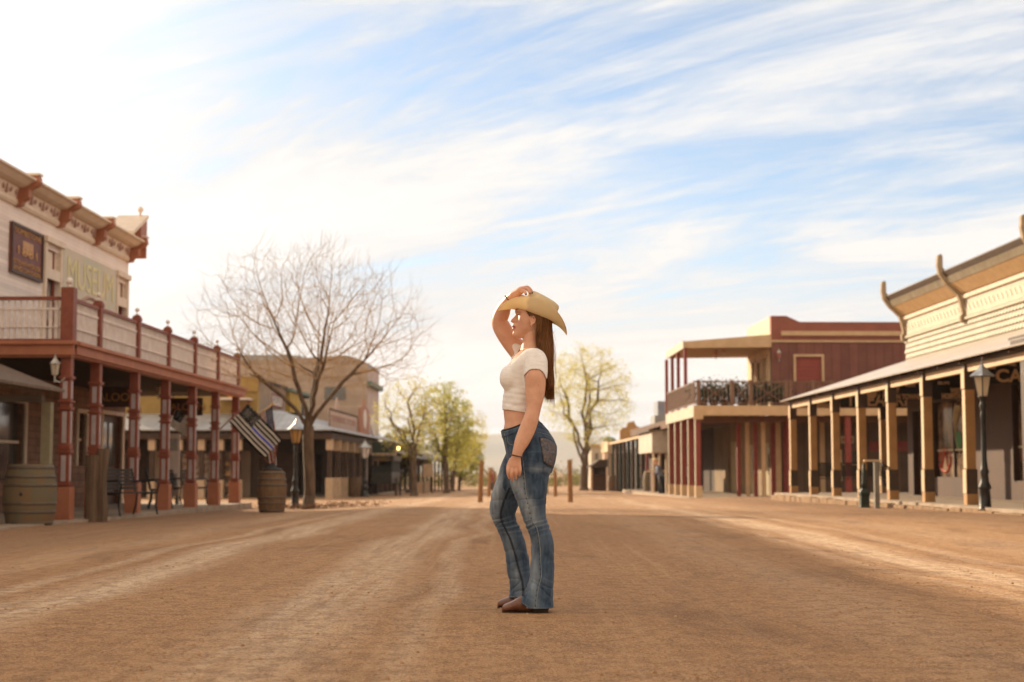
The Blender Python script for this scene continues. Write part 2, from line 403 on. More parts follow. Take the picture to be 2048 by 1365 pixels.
def colonize(trunk, pts, step, infl, kill, upb=0.12, iters=160, seed=0, par0=None):
    """grow branches from the trunk nodes towards attraction points"""
    rg = np.random.default_rng(seed)
    nodes = [np.array(p, float) for p in trunk]; par = list(par0) if par0 else [i - 1 for i in range(len(trunk))]
    A = np.array(pts); near = np.full(len(A), -1); nd = np.full(len(A), 1e9)
    start = 0; alive = np.ones(len(A), bool)
    P = np.array(nodes)
    for k in range(len(P)):
        d = np.linalg.norm(A - P[k], axis=1); m = d < nd; nd[m] = d[m]; near[m] = k
    nchd = {}
    for it in range(iters):
        act = alive & (nd < infl)
        if not act.any():
            infl *= 1.5
            if infl > 12: break
            continue
        idx = near[act]; dirs = A[act] - np.array(nodes)[idx]; dirs /= np.linalg.norm(dirs, axis=1)[:, None] + 1e-9
        acc = {}
        for i, d in zip(idx, dirs): acc[i] = acc.get(i, 0) + d
        new = []
        for i, d in acc.items():
            if nchd.get(i, 0) >= 3: nd[near == i] = 1e8; continue
            nchd[i] = nchd.get(i, 0) + 1
            d = d / (np.linalg.norm(d) + 1e-9)
            pd = nodes[i] - nodes[par[i]] if par[i] >= 0 else np.array((0, 0, 1.0)); pd = pd / (np.linalg.norm(pd) + 1e-9)
            d = d + 0.55 * pd + np.array((0, 0, upb)) + rg.normal(0, 0.10, 3); d /= np.linalg.norm(d)
            new.append((nodes[i] + d * step, i))
        if not new: break
        for p, i in new:
            nodes.append(p); par.append(i); k = len(nodes) - 1
            d = np.linalg.norm(A - p, axis=1); m = d < nd; nd[m] = d[m]; near[m] = k
            alive &= ~(d < kill)
        if not alive.any() or len(nodes) > 9000: break
    return nodes, par
def tree_meshes(nodes, par, rtip, rpow, rmax, rsplit):
    n = len(nodes); ch = [[] for _ in range(n)]
    for i, p in enumerate(par):
        if p >= 0: ch[p].append(i)
    w = [0.0] * n
    for i in range(n - 1, -1, -1):
        w[i] = rtip ** rpow if not ch[i] else sum(w[c] for c in ch[i])
    r = [x ** (1 / rpow) for x in w]; k = rmax / r[0]
    r = [rtip + (x - rtip) * (rmax - rtip) / max(r[0] - rtip, 1e-6) for x in r]
    big, small = MB(), MB()
    done = [False] * n
    stack = [(0, None)]
    while stack:
        s, fromp = stack.pop(); chain = ([fromp] if fromp is not None else []) + [s]; cur = s
        while ch[cur]:
            nxt = max(ch[cur], key=lambda c: w[c])
            for c in ch[cur]:
                if c != nxt: stack.append((c, cur))
            chain.append(nxt); cur = nxt
        if len(chain) < 2: continue
        rr = [r[c] for c in chain]
        if fromp is not None: rr[0] = min(rr[0], rr[1] * 1.25)
        cut = 0
        while cut < len(chain) and rr[cut] > rsplit: cut += 1
        if cut >= 2: big.tube([nodes[c] for c in chain[:cut + 1]], rr[:cut + 1], 8)
        if cut < len(chain) - 1:
            a = max(cut - 0, 0); seg = chain[a:] if a < len(chain) - 1 else chain[-2:]
            small.tube([nodes[c] for c in seg], rr[len(chain) - len(seg):], 3 if rr[a] < rsplit * 0.5 else 5, cap=False)
    tips = [i for i in range(n) if not ch[i]]
    return big, small, tips, r
def leaf_cloud(mb, c, n, spread, size, rg):
    for _ in range(n):
        p = Vector(c) + Vector((rg.gauss(0, 1), rg.gauss(0, 1), rg.gauss(0, 1))) * spread
        a = Vector((rg.gauss(0, 1), rg.gauss(0, 1), rg.gauss(0, 1))).normalized(); b = a.cross(Vector((rg.gauss(0, 1), rg.gauss(0, 1), rg.gauss(0, 1)))).normalized()
        s = size * rg.uniform(0.6, 1.3)
        mb.add([p - a * s, p + b * s * 0.45, p + a * s, p - b * s * 0.45], [(0, 1, 2, 3)])
def crown_points(n, c, rad, rg, hollow=0.35, shape=None):
    out = []
    while len(out) < n:
        q = Vector((rg.uniform(-1, 1), rg.uniform(-1, 1), rg.uniform(-1, 1)))
        if q.length > 1 or (q.length < hollow and rg.random() < 0.6): continue
        if shape and not shape(q): continue
        out.append((c[0] + q.x * rad[0], c[1] + q.y * rad[1], c[2] + q.z * rad[2]))
    return out

def bare_tree(px, py, Y):
    base = W(px, py, Y); bx, by = base.x, base.y; bz = gz(bx, by) - 0.05
    rg = random.Random(11); s = F / Y
    root = empty('bare_tree', (bx, by, bz), 0, 'large leafless tree with a wide fan of fine twigs beside the flag barrel', 'tree')
    H = 2.15
    trunk = [(0.03 * sin(i * 0.7), 0.02 * cos(i), H * i / 8) for i in range(9)]
    # five main limbs rising in a vase
    nodes = [np.array(p, float) for p in trunk]; par = [i - 1 for i in range(9)]
    cz = (1008 - 640) / s
    def shp(q):
        return q.z > -0.55 or abs(q.x) > 0.35
    pts = crown_points(2500, (0, 0, cz - .35), (3.55, 3.3, 2.6), rg, 0.25, lambda q: q.z > -0.50 and q.length < 0.86 + 0.14 * mnoise.noise(q * 3.1) * 2 and (q.z < .75 or rg.random() < .6))
    limbs = [((-1.6, 0.3, 1.55), 9), ((-0.62, -0.5, 2.3), 9), ((0.35, 0.4, 2.4), 9), ((1.45, -0.2, 1.75), 10), ((0.1, 1.2, 1.9), 9), ((0.55, -1.1, 1.8), 9)]
    ends = []
    T = list(nodes); PR = list(par)
    for (lx, ly, lz), k in limbs:
        p0 = 8
        for i in range(1, k):
            t = i / k; bend = t ** 1.25
            T.append(np.array((trunk[8][0] + lx * bend + rg.gauss(0, .02), trunk[8][1] + ly * bend + rg.gauss(0, .02), H + lz * t)))
            PR.append(p0); p0 = len(T) - 1
    # colonize from this skeleton
    def grow():
        rgn = np.random.default_rng(4); N = T; P_ = PR
        A = np.array(pts); nd = np.full(len(A), 1e9); near = np.zeros(len(A), int); alive = np.ones(len(A), bool)
        for k in range(4, len(N)):
            d = np.linalg.norm(A - N[k], axis=1); m = d < nd; nd[m] = d[m]; near[m] = k
        nch = {}
        for it in range(90):
            act = alive & (nd < 1.9)
            if not act.any(): break
            idx = near[act]; NN = np.array(N); dirs = A[act] - NN[idx]; dirs /= np.linalg.norm(dirs, axis=1)[:, None] + 1e-9
            acc = {}
            for i, d in zip(idx, dirs): acc[i] = acc.get(i, 0) + d
            for i, d in list(acc.items()):
                if nch.get(i, 0) >= 3: nd[near == i] = 1e8; continue
                nch[i] = nch.get(i, 0) + 1
                d = d / (np.linalg.norm(d) + 1e-9); pd = N[i] - N[P_[i]]; pd = pd / (np.linalg.norm(pd) + 1e-9)
                out = N[i] - np.array((0, 0, H)); out = out / (np.linalg.norm(out) + 1e-9)
                d = d + 0.6 * pd + 0.20 * out + np.array((0, 0, 0.22)) + rgn.normal(0, 0.05, 3); d /= np.linalg.norm(d)
                p = N[i] + d * 0.115; N.append(p); P_.append(i); k = len(N) - 1
                dd = np.linalg.norm(A - p, axis=1); m = dd < nd; nd[m] = dd[m]; near[m] = k; alive &= ~(dd < 0.17)
            if len(N) > 9500: break
    grow()
    # last year's shoots, thin and straight, mostly upward
    ch = [0] * len(T)
    for p in PR:
        if p >= 0: ch[p] += 1
    tips = [i for i in range(60, len(T)) if ch[i] == 0]
    for i in tips:
        for q in range(2):
            d = T[i] - T[PR[i]]; d = d / (np.linalg.norm(d) + 1e-9) + np.array((rg.gauss(0, .32), rg.gauss(0, .32), 0.55 + rg.gauss(0, .25))); d /= np.linalg.norm(d)
            p = T[i]; pi_ = i
            for k in range(3):
                p = p + d * rg.uniform(0.10, 0.24); d = d + np.array((rg.gauss(0, .12), rg.gauss(0, .12), 0.08)); d /= np.linalg.norm(d)
                T.append(p); PR.append(pi_); pi_ = len(T) - 1
    big, small, tips, r = tree_meshes(T, PR, 0.0025, 1.80, 0.145, 0.020)
    big.tube([(0, 0, -0.1), (0, 0, 0.12), (0.01, 0, 0.4)], [0.24, 0.175, 0.15], 10)
    big.build('trunk', BARK, root, smooth=True)
    small.build('crown', TWIG, root)
bare_tree(617, 1010, 41.0)

def leafy_tree(name, label, px, ypx_base, Y, htop, wpx, leafm, nleaf, cbot, lean=0.0, fork=0.25, seed=1, group=None, z0=None, lsize=0.05, limbs=5, bark=BARK, dens=900, trunkr=0.2):
    base = W(px, ypx_base, Y); bz = gz(base.x, base.y) - 0.05 if z0 is None else z0
    rg = random.Random(seed); s = F / Y
    root = empty(name, (base.x, base.y, bz), 0, label, 'tree', group)
    H = (W(px, htop, Y).z - bz); rx = wpx / 2 / s; zb = H * cbot; c = (lean, 0, (H + zb) / 2)
    hf = H * fork
    trunk = [(lean * 0.3 * (i / 6) ** 2, 0, hf * i / 6) for i in range(7)]
    pts = crown_points(dens, c, (rx, rx, (H - zb) / 2), rg, 0.3)
    N0 = list(trunk); P0 = [i - 1 for i in range(7)]
    for k in range(limbs):
        a_ = 2 * pi * k / limbs + rg.uniform(-.4, .4); ex = c[0] + rx * .62 * cos(a_); ey = rx * .62 * sin(a_); ez = c[2] + (H - zb) * rg.uniform(-.12, .22)
        if k == 0: ex, ey, ez = c[0], 0, c[2] + (H - zb) * .25
        pr = 6; st_ = np.array(trunk[6]); en = np.array((ex, ey, ez)); nn = 9
        for i in range(1, nn + 1):
            t_ = i / nn; q_ = st_ + (en - st_) * np.array((t_ ** 1.2, t_ ** 1.2, t_)) + np.array((rg.gauss(0, .012), rg.gauss(0, .012), 0)) * H
            N0.append(tuple(q_)); P0.append(pr); pr = len(N0) - 1
    N, P = colonize(N0, pts, H * 0.03, H * 0.35, H * 0.045, 0.1, 120, seed, P0)
    big, small, tips, r = tree_meshes(N, P, 0.006, 1.9, trunkr, 0.03)
    big.tube([(0, 0, -0.1), (0, 0, 0.3)], [trunkr * 1.5, trunkr], 8)
    big.build('trunk', bark, root, smooth=True)
    for i in range(len(N)):
        pass
    leaf = MB(); thin_ = [i for i in range(len(N)) if r[i] < 0.028 and i > 20]
    per = max(1, round(nleaf / max(1, len(thin_))))
    for i in thin_:
        if rg.random() < .85: leaf_cloud(leaf, N[i], per, H * 0.020, lsize, rg)
    o = len(small.v); small.v += leaf.v; small.f += [tuple(q + o for q in f) for f in leaf.f]; small.mi += [1] * len(leaf.f)
    small.build('crown', [TWIG, leafm], root)
    return root
leafy_tree('leafy_tree', 'spreading tree with thin yellow-green spring leaves, nearest of the trees beyond the left arcade', 828, 990, 78, 745, 160, LEAF_Y, 6000, 0.28, -0.2, 0.3, 21, 'trees along the far left side of the street', lsize=0.05, trunkr=0.16)
leafy_tree('leafy_tree', 'fuller green tree standing right behind the nearest thin yellow-green one on the left', 893, 988, 92, 762, 125, LEAF_G, 8000, 0.25, -0.2, 0.25, 22, 'trees along the far left side of the street', lsize=0.07, trunkr=0.17)
leafy_tree('leafy_tree', 'lower bushy tree with drooping twigs, farthest right of the left-hand trees', 905, 985, 110, 800, 120, LEAF_Y, 8000, 0.22, 0.5, 0.3, 23, 'trees along the far left side of the street', lsize=0.07, trunkr=0.15)
leafy_tree('leafy_tree', 'small rounded dark green tree low at the foot of the left-hand trees', 918, 985, 125, 862, 90, LEAF_G, 9000, 0.15, 0.3, 0.2, 24, 'trees along the far left side of the street', lsize=0.09, trunkr=0.12)
leafy_tree('leafy_tree', 'big round-crowned tree with pale new leaves right behind the woman', 1168, 985, 115, 690, 200, LEAF_Y, 16000, 0.30, 0.2, 0.16, 25, lsize=0.065, trunkr=0.30, dens=1300)
leafy_tree('leafy_tree', 'dark olive tree showing over the arcade roof left of the street', 800, 985, 120, 855, 90, LEAF_D, 7000, 0.2, 0, 0.2, 26, lsize=0.10, trunkr=0.12)

# scrub and small trees closing the end of the street
fw = MB(); rg = random.Random(9)
for i in range(150):
    x = rg.uniform(-60, 60); y = rg.uniform(215, 300); h = rg.uniform(1.4, 3.4)
    if abs(x) < 3.0: h *= 0.6
    c = Vector((x, y, gz(x, y) + h * 0.45))
    for _ in range(150):
        q = Vector((rg.gauss(0, 1), rg.gauss(0, 1), rg.gauss(0, .8))) * (h * 0.38)
        leaf_cloud(fw, c + q, 1, 0.02, 0.22, rg)
tag(fw.build('woodland', LEAF_D), 'low dark green scrub and trees closing the far end of the street', 'woodland', kind='stuff')
# ------------------------------------------------------------------ paints and timbers of the street
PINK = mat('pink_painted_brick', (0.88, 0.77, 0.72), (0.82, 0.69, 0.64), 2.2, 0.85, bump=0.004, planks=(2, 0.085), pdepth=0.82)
CREAM_T = mat('cream_trim', (0.80, 0.66, 0.54), (0.70, 0.56, 0.44), 4, 0.6)
RUST = mat('rust_red_paint', (0.27, 0.075, 0.045), (0.20, 0.052, 0.032), 5, 0.5, spec=0.4)
RUST_L = mat('terracotta_paint', (0.42, 0.165, 0.095), (0.34, 0.125, 0.07), 3, 0.55)
LILAC = mat('lilac_grey_paint', (0.48, 0.40, 0.42), None, 6, 0.6)
DARKW = mat('shaded_ceiling_wood', (0.035, 0.018, 0.012), (0.022, 0.012, 0.008), 4, 0.8, planks=(0, 0.14))  # wood tone lowered to carry the shade under the porch roofs
SIDING = mat('salmon_board_siding', (0.26, 0.14, 0.092), (0.18, 0.092, 0.06), 3, 0.75, planks=(2, 0.16), pdepth=0.30)  # salmon darkened for the shade behind the porch posts
RAILW = mat('white_rail_paint', (0.80, 0.72, 0.68), (0.68, 0.58, 0.54), 5, 0.6)
GLASS = mat('window_glass', (0.035, 0.035, 0.04), (0.09, 0.08, 0.075), 1.2, 0.08, spec=0.9)
WOODD = mat('dark_stained_wood', (0.10, 0.048, 0.028), (0.065, 0.03, 0.018), 5, 0.55, stretch=(3, 3, 0.4))
DECKC = mat('boardwalk_concrete', (0.42, 0.33, 0.25), (0.30, 0.22, 0.16), 2.5, 0.9, bump=0.01)
IRON = mat('black_iron', (0.018, 0.018, 0.020), (0.035, 0.033, 0.032), 8, 0.45, metal=0.3, spec=0.5)
METALR = mat('galvanised_roof', (0.44, 0.43, 0.43), (0.35, 0.33, 0.32), 1.5, 0.45, metal=0.35, planks=(0, 0.075), pdepth=0.85)
SHINGLE = mat('brown_shingle', (0.20, 0.145, 0.11), (0.13, 0.09, 0.07), 12, 0.9, bump=0.01)
FROST = mat('frosted_lamp_glass', (0.78, 0.68, 0.54), (0.70, 0.60, 0.47), 6, 0.35, trans=0.4)

def text_mesh(txt, size, mat_, name, parent, loc, rot, depth=0.006, xs=1.0, bold=0.0):
    cu = bpy.data.curves.new('t', 'FONT'); cu.body = txt; cu.size = size; cu.extrude = depth; cu.align_x = 'CENTER'; cu.align_y = 'CENTER'; cu.offset = bold
    o = bpy.data.objects.new('t', cu); COL.objects.link(o); dg = bpy.context.evaluated_depsgraph_get()
    me = bpy.data.meshes.new_from_object(o.evaluated_get(dg)); bpy.data.objects.remove(o); bpy.data.curves.remove(cu)
    me.transform(Matrix.Scale(xs, 4, (1, 0, 0))); me.materials.clear(); me.materials.append(mat_)
    q = bpy.data.objects.new(name, me); COL.objects.link(q); q.parent = parent; q.location = loc; q.rotation_euler = rot
    return q

# ==================================================================== LEFT: the pink two-storey saloon with its balcony
U0, S0, ZF = -8.63, 27.7, -0.10
AN = (U0, S0, ZF)
saloon = fempty('saloon_building', LF, U0, S0, ZF, 'pink two-storey building with a rust-red balcony and ornate bracketed cornice', 'building')
UW = -11.6; SE = 42.55; SN = 14.0      # wall plane, far end, near end (out of the picture)
zt, zf = 3.1, 2.80                     # balcony floor
# upper and lower walls with openings
def wall_street(u, s0, s1, z0, z1, holes, th=0.35, side=-1):
    """wall in the plane u from s0 to s1 with rectangular holes (sa, sb, za, zb); its body lies on the far side of the plane"""
    mb = MB(); ss = sorted({s0, s1, *[h[0] for h in holes], *[h[1] for h in holes]}); zz = sorted({z0, z1, *[h[2] for h in holes], *[h[3] for h in holes]})
    for a, b in zip(ss, ss[1:]):
        run = None
        for c, d in zip(zz, zz[1:]):
            solid = not any(h[0] < (a + b) / 2 < h[1] and h[2] < (c + d) / 2 < h[3] for h in holes)
            if solid: run = (run[0], d) if run else (c, d)
            if (not solid or d == zz[-1]) and run:
                mb.box(u, u + side * th, a, b, run[0], run[1]); run = None
    return mb
# windows upstairs
def S_at(px): return LF.s(px, UW)
w_up = [(S_at(75), S_at(103), 3.25, 5.90), (S_at(222), S_at(241), 3.25, 5.86)]
w_up = [(min(a, b), max(a, b), c, d) for a, b, c, d in w_up]
w_up.append((23.5, 24.7, 3.25, 5.9)); w_up.append((18.0, 19.2, 3.25, 5.9))
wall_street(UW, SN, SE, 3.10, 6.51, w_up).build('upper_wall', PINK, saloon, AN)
lw = [(40.3, 42.2, ZF, 2.25), (38.2, 38.9, 0.9, 2.2), (31.5, 34.3, 0.55, 2.25), (29, 30.4, ZF, 2.3), (24, 27, .6, 2.2)]
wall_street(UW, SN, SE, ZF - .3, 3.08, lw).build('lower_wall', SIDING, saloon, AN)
MB().box(UW - 9, UW - .35, SE - .3, SE - .002, -.5, 6.3).box(UW - 9, UW - .35, SN, SN + .3, -.5, 6.3).box(UW - 9.3, UW - 9, SN, SE, -.5, 6.3).box(UW - 9, UW - .3, SN, SE, 6.1, 6.28).build('back_wall', PINK, saloon, AN)
for i, (a, b, c, d) in enumerate(w_up):
    f = MB(); t = .13
    f.box(UW - .02, UW + .07, a - t, a, c - .1, d + .12).box(UW - .02, UW + .07, b, b + t, c - .1, d + .12).box(UW - .02, UW + .12, a - t - .04, b + t + .04, d + .12, d + .26).box(UW - .02, UW + .055, a, b, c + 1.95, c + 2.2)
    fo = f.build('window', CREAM_T if i != 0 else CREAM_T, saloon, AN, bevel=.008)
    f = MB(); f.box(UW - .14, UW - .08, a, a + .08, c, d).box(UW - .14, UW - .08, b - .08, b, c, d).box(UW - .14, UW - .085, a, b, c + .95, c + 1.03).box(UW - .14, UW - .085, (a + b) / 2 - .03, (a + b) / 2 + .03, c, c + 1.95).box(UW - .14, UW - .08, a, b, d - .08, d).box(UW - .14, UW - .08, a, b, c, c + .08)
    f.build('frame', RUST, fo, AN)
    f = MB(); f.box(UW - .18, UW - .16, a, b, c, c + 1.95); f.build('pane', mat('curtained_glass', (0.62, 0.56, 0.52), (0.30, 0.28, 0.28), 4, 0.12, stretch=(1, 7, .5)) if i == 0 else MATS['curtained_glass'], fo, AN)
    f = MB(); f.box(UW - .12, UW - .06, a, b, c + 2.2, d); f.build('panel', CREAM_T, fo, AN)
    f = MB(); zc_ = (c + 2.2 + d) / 2
    f.box(UW - .055, UW - .03, a + .2, b - .2, zc_ - .26, zc_ - .2).box(UW - .055, UW - .03, a + .2, b - .2, zc_ + .2, zc_ + .26).box(UW - .055, UW - .03, a + .2, a + .26, zc_ - .2, zc_ + .2).box(UW - .055, UW - .03, b - .26, b - .2, zc_ - .2, zc_ + .2)
    f.build('moulding', RUST, fo, AN)
for i, (a, b, c, d) in enumerate(lw):
    f = MB(); t = .1
    f.box(UW - .05, UW + .05, a - t, a, c, d + t).box(UW - .05, UW + .05, b, b + t, c, d + t).box(UW - .05, UW + .048, a, b, d, d + t)
    fo = f.build('door_frame' if c < 0 else 'window', CREAM_T, saloon, AN)
    if c < 0:
        g_ = MB().box(UW - .2, UW - .12, a, b, c, d); dd = g_.build('door', WOODD, saloon, AN)
        MB().box(UW - .12, UW - .10, a + .15, (a + b) / 2 - .1, c + 1.0, d - .2).box(UW - .12, UW - .10, (a + b) / 2 + .1, b - .15, c + 1.0, d - .2).build('pane', GLASS, dd, AN)
    else:
        MB().box(UW - .16, UW - .14, a, b, c, d).build('pane', GLASS, fo, AN)
        MB().box(UW - .135, UW - .1, (a + b) / 2 - .03, (a + b) / 2 + .03, c, d).box(UW - .135, UW - .1, a, b, (c + d) / 2 - .03, (c + d) / 2 + .03).build('mullion', CREAM_T, fo, AN)
# near lower side wall that faces the camera, with a bright window
nw = MB(); S1 = 31.0
nw.box(-17, -12.75, S1, S1 + .3, ZF - .3, 3.08).box(-12.75, -12.0, S1, S1 + .3, ZF - .3, .55).box(-12.75, -12.0, S1, S1 + .3, 2.2, 3.08).box(-12.0, UW - .001, S1, S1 + .3, ZF - .3, 3.08)
# cornice: profile swept along the street
def sweep_s(prof, s0, s1, name, m, parent, anchor, **k):
    """profile [(u, z)] pushed along the street"""
    return MB().prism([(u, s0, z) for u, z in prof], (0, s1 - s0, 0)).build(name, m, parent, anchor, **k)
sweep_s([(UW, 6.498), (UW + .06, 6.498), (UW + .10, 6.558), (UW + .08, 6.636), (UW, 6.636)], SN, SE + .05, 'lower_moulding', CREAM_T, saloon, AN)
sweep_s([(UW - .3, 6.888), (UW + .18, 6.888), (UW + .30, 6.924), (UW + .42, 7.008), (UW + .50, 7.032), (UW + .50, 7.074), (UW - .3, 7.100)], SN, SE + .1, 'cornice', CREAM_T, saloon, AN)
MB().box(UW - .35, UW - .02, SN, SE, 6.636, 6.888).build('parapet', PINK, saloon, AN)
# scroll ornament on the frieze
orn = MB().prism([(u, SN, z) for u, z in [(UW, 6.636), (UW + .05, 6.636), (UW + .12, 6.888), (UW, 6.888)]], (0, SE + .03 - SN, 0)); s_ = SN + .2
while s_ < SE - .5:
    for k in range(2):
        z0 = 6.762; c_ = s_ + .18 + .36 * k; r_ = .075
        pts = [(UW + .10 + .0, c_ + r_ * (1 - j / 22) * cos(j * .42 + k * pi), z0 + r_ * (1 - j / 22) * sin(j * .42)) for j in range(17)]
        orn.tube(pts, .016, 5)
    orn.box(UW + .07, UW + .13, s_ + .70, s_ + .75, 6.660, 6.858)
    s_ += .80
orn.mi = [0] * 6 + [1] * (len(orn.f) - 6)
orn.build('frieze', [mat('frieze_cream', (0.82, 0.68, 0.58), (0.73, 0.58, 0.49), 6, 0.7), mat('ornament_pink', (0.50, 0.31, 0.26), None, 5, 0.7)], saloon, AN)
brs = [LF.s(x, UW + .35) for x in (44, 127, 200, 261)]; dB = (brs[2] - brs[0]) / 2
ss_ = [brs[0] + dB * k for k in range(-4, 3)] + [SE - .12]
bp = [(UW, 6.480), (UW + .16, 6.504), (UW + .20, 6.600), (UW + .32, 6.684), (UW + .34, 6.858), (UW + .50, 6.936), (UW + .56, 7.008), (UW + .54, 7.140), (UW + .45, 7.160), (UW, 7.068)]
for s_ in ss_:
    br_ = MB().prism([(u, s_ - .11, z) for u, z in bp], (0, .22, 0)).build('bracket', RUST_L, saloon, AN, bevel=.012)
    MB().box(UW + .10, UW + .56, s_ - .13, s_ + .13, 7.160, 7.210).build('bracket_cap', CREAM_T, br_, AN)
# raised pediment at the far corner
pd = MB().prism([(UW - .4, SE - 1.2, 7.100), (UW + .45, SE - 1.2, 7.100), (UW + .45, SE + .35, 7.780), (UW - .4, SE + .35, 7.780)], (0, 0, .10))
pd.prism([(UW - .3, SE - 1.0, 7.100), (UW - .3, SE + .2, 7.710), (UW - .3, SE + .2, 7.100)], (.55, 0, 0)); pdo = pd.build('corner_pediment', CREAM_T, saloon, AN)
MB().prism([(UW + .26, SE - .35, 7.100), (UW + .26, SE - .35, 7.480), (UW + .26, SE + .2, 7.690), (UW + .26, SE + .2, 7.100)], (.16, 0, 0)).box(UW + .05, UW + .42, SE + .2, SE + .30, 6.648, 7.740).build('red_cheek', RUST_L, pdo, AN)
MB().lathe((UW + .25, SE + .2, 7.840), [(.03, 0), (.03, .08), (.08, .14), (.08, .2), (.02, .26)], 10).build('finial', CREAM_T, pdo, AN, smooth=True)
# balcony
cf = MB(); S_n = 27.7; SB_ = 43.0
cf.box(UW + .001, U0 + .18, S_n, SB_ + .2, 2.95, 3.02)
cf.box(-19, U0 + .18, S_n - .16, S_n, 2.95, 3.02)
cf.build('balcony_floor', DARKW, saloon, AN)
MB().box(UW + .002, U0 - .07, S_n + .1, SB_ + .1, 2.84, 2.92).box(-19, UW, S_n + .1, 31, 2.84, 2.92).build('porch_ceiling', DARKW, saloon, AN)
fa = MB().box(U0 - .06, U0 + .13, S_n, SB_ + .2, 2.80, 2.945).box(U0 + .131, U0 + .19, S_n, SB_ + .25, 2.84, 3.05).box(-19, U0 + .13, S_n - .15, S_n - .001, 2.78, 2.945).box(-19, U0 + .19, S_n - .21, S_n - .161, 2.82, 3.05)
fa.build('fascia', RUST_L, saloon, AN)
MB().box(U0 + .191, U0 + .25, S_n, SB_ + .3, 3.0, 3.07).box(-19, U0 + .25, S_n - .27, S_n - .211, 3.0, 3.07).build('fascia_moulding', RUST_L, saloon, AN, bevel=.01)
# posts and rail posts along the street
ps = [LF.s(x, U0) for x in (184.6, 264, 326, 383, 430.8, 469)]
d_ = (ps[-1] - ps[1]) / 4; ps = [27.75, 29.55] + [ps[1] + d_ * k for k in range(5)]
def turned_post(u, s, zb, ztop, w=.092):
    p = MB(); p.box(u - w * 1.55, u + w * 1.55, s - w * 1.55, s + w * 1.55, zb - .3, zb + .58)
    base = p.build('post', RUST_L, saloon, AN, bevel=.01)
    p = MB(); p.box(u - w, u + w, s - w, s + w, zb + .58, ztop)
    for z, h, e in ((zb + 1.18, .05, .03), (zb + 1.24, .09, .015), (zb + 1.95, .04, .03), (zb + 2.08, .04, .03), (zb + 2.50, .05, .03), (zb + .60, .05, .02)):
        p.box(u - w - e, u + w + e, s - w - e, s + w + e, z, z + h)
    p.build('shaft', RUST, base, AN, bevel=.006)
    p = MB()
    for z0, z1 in ((zb + .68, zb + 1.14), (zb + 1.36, zb + 1.92), (zb + 2.15, zb + 2.46)):
        p.box(u - w * .45, u + w * .45, s - w - .006, s - w - .0005, z0, z1).box(u + w + .0005, u + w + .006, s - w * .45, s + w * .45, z0, z1)
    p.build('inlay', LILAC, base, AN)
for s_ in ps: turned_post(U0, s_, ZF, 2.80)
turned_post(UW + .55, 41.5, ZF, 2.84, .10); turned_post(-11.4, 27.75, ZF, 2.80); turned_post(-14.2, 27.75, ZF, 2.80)
def ball_post(u, s, big=False, base=3.02):
    w = .115 if big else .072; h = 1.02 if big else .98
    b_ = MB().box(u - w, u + w, s - w, s + w, base, base + h); 
    if not big: b_.box(u - .09, u + .09, s - .09, s + .09, base + h - .12, base + h - .04)
    o = b_.build('railing_post', RUST, saloon, AN, bevel=.008)
    MB().lathe((u, s, base + h), [(.03, 0), (.05, .02), (.02, .05)], 8).sphere((u, s, base + h + .12), .065 if big else .048, 12).build('ball_finial', RAILW, o, AN, smooth=True)
for i, s_ in enumerate(ps): ball_post(U0 + .02, s_ if i else S_n, i == 0)
def rail_run(axis_, c, a, b):
    """railing along 's' or 'u' at constant c"""
    r_ = MB(); R2 = MB(); z0 = 3.02
    def bx(m_, lo, hi, t, za, zb):
        if axis_ == 's': m_.box(c - t, c + t, lo, hi, za, zb)
        else: m_.box(lo, hi, c - t, c + t, za, zb)
    bx(r_, a, b, .045, z0 + .80, z0 + .86); bx(R2, a, b, .03, z0 + .62, z0 + .66); bx(r_, a, b, .035, z0 + .05, z0 + .10); bx(R2, a, b, .04, z0 + .30, z0 + .32)
    n = max(2, int((b - a) / .105)); 
    for k in range(n):
        q = a + (b - a) * (k + .5) / n
        bx(R2, q - .030, q + .030, .014, z0 + .10, z0 + .62)
        bx(R2, q - .014, q + .014, .014, z0 + .66, z0 + .80)
    bo = r_.build('railing', RUST, saloon, AN); R2.build('balusters', RAILW, bo, AN)
for a, b in zip(ps, ps[1:]):
    rail_run('s', U0 + .02, a + .09, b - .09)
rail_run('u', S_n, -11.6, U0 - .14); rail_run('u', S_n, -15, -11.8)
ball_post(-11.7, S_n)
# floor of the arcade
tag(MB().box(-19, U0 + .35, SN, SE + 1.0, -1.0, ZF).build('pavement', DECKC, None), kind='structure')
pv = bpy.data.objects['pavement']; pv.location = LF.w(0, 0, 0); pv.rotation_euler = (0, 0, -LF.a)
nwo = nw.build('side_wall', PINK, saloon, AN)
f = MB().box(-12.75, -12.0, S1 + .1, S1 + .12, .55, 2.2).build('pane', GLASS, None); f.name = 'pane'
f.parent = nwo; f.location = (-AN[0], -AN[1], -AN[2])
MB().box(-12.83, -12.75, S1 - .05, S1 + .05, .5, 2.28).box(-12.0, -11.92, S1 - .05, S1 + .05, .5, 2.28).box(-12.75, -12.0, S1 - .05, S1 + .048, 2.2, 2.28).box(-12.40, -12.35, S1 + .03, S1 + .07, .55, 2.2).build('window_frame', CREAM_T, nwo, AN)

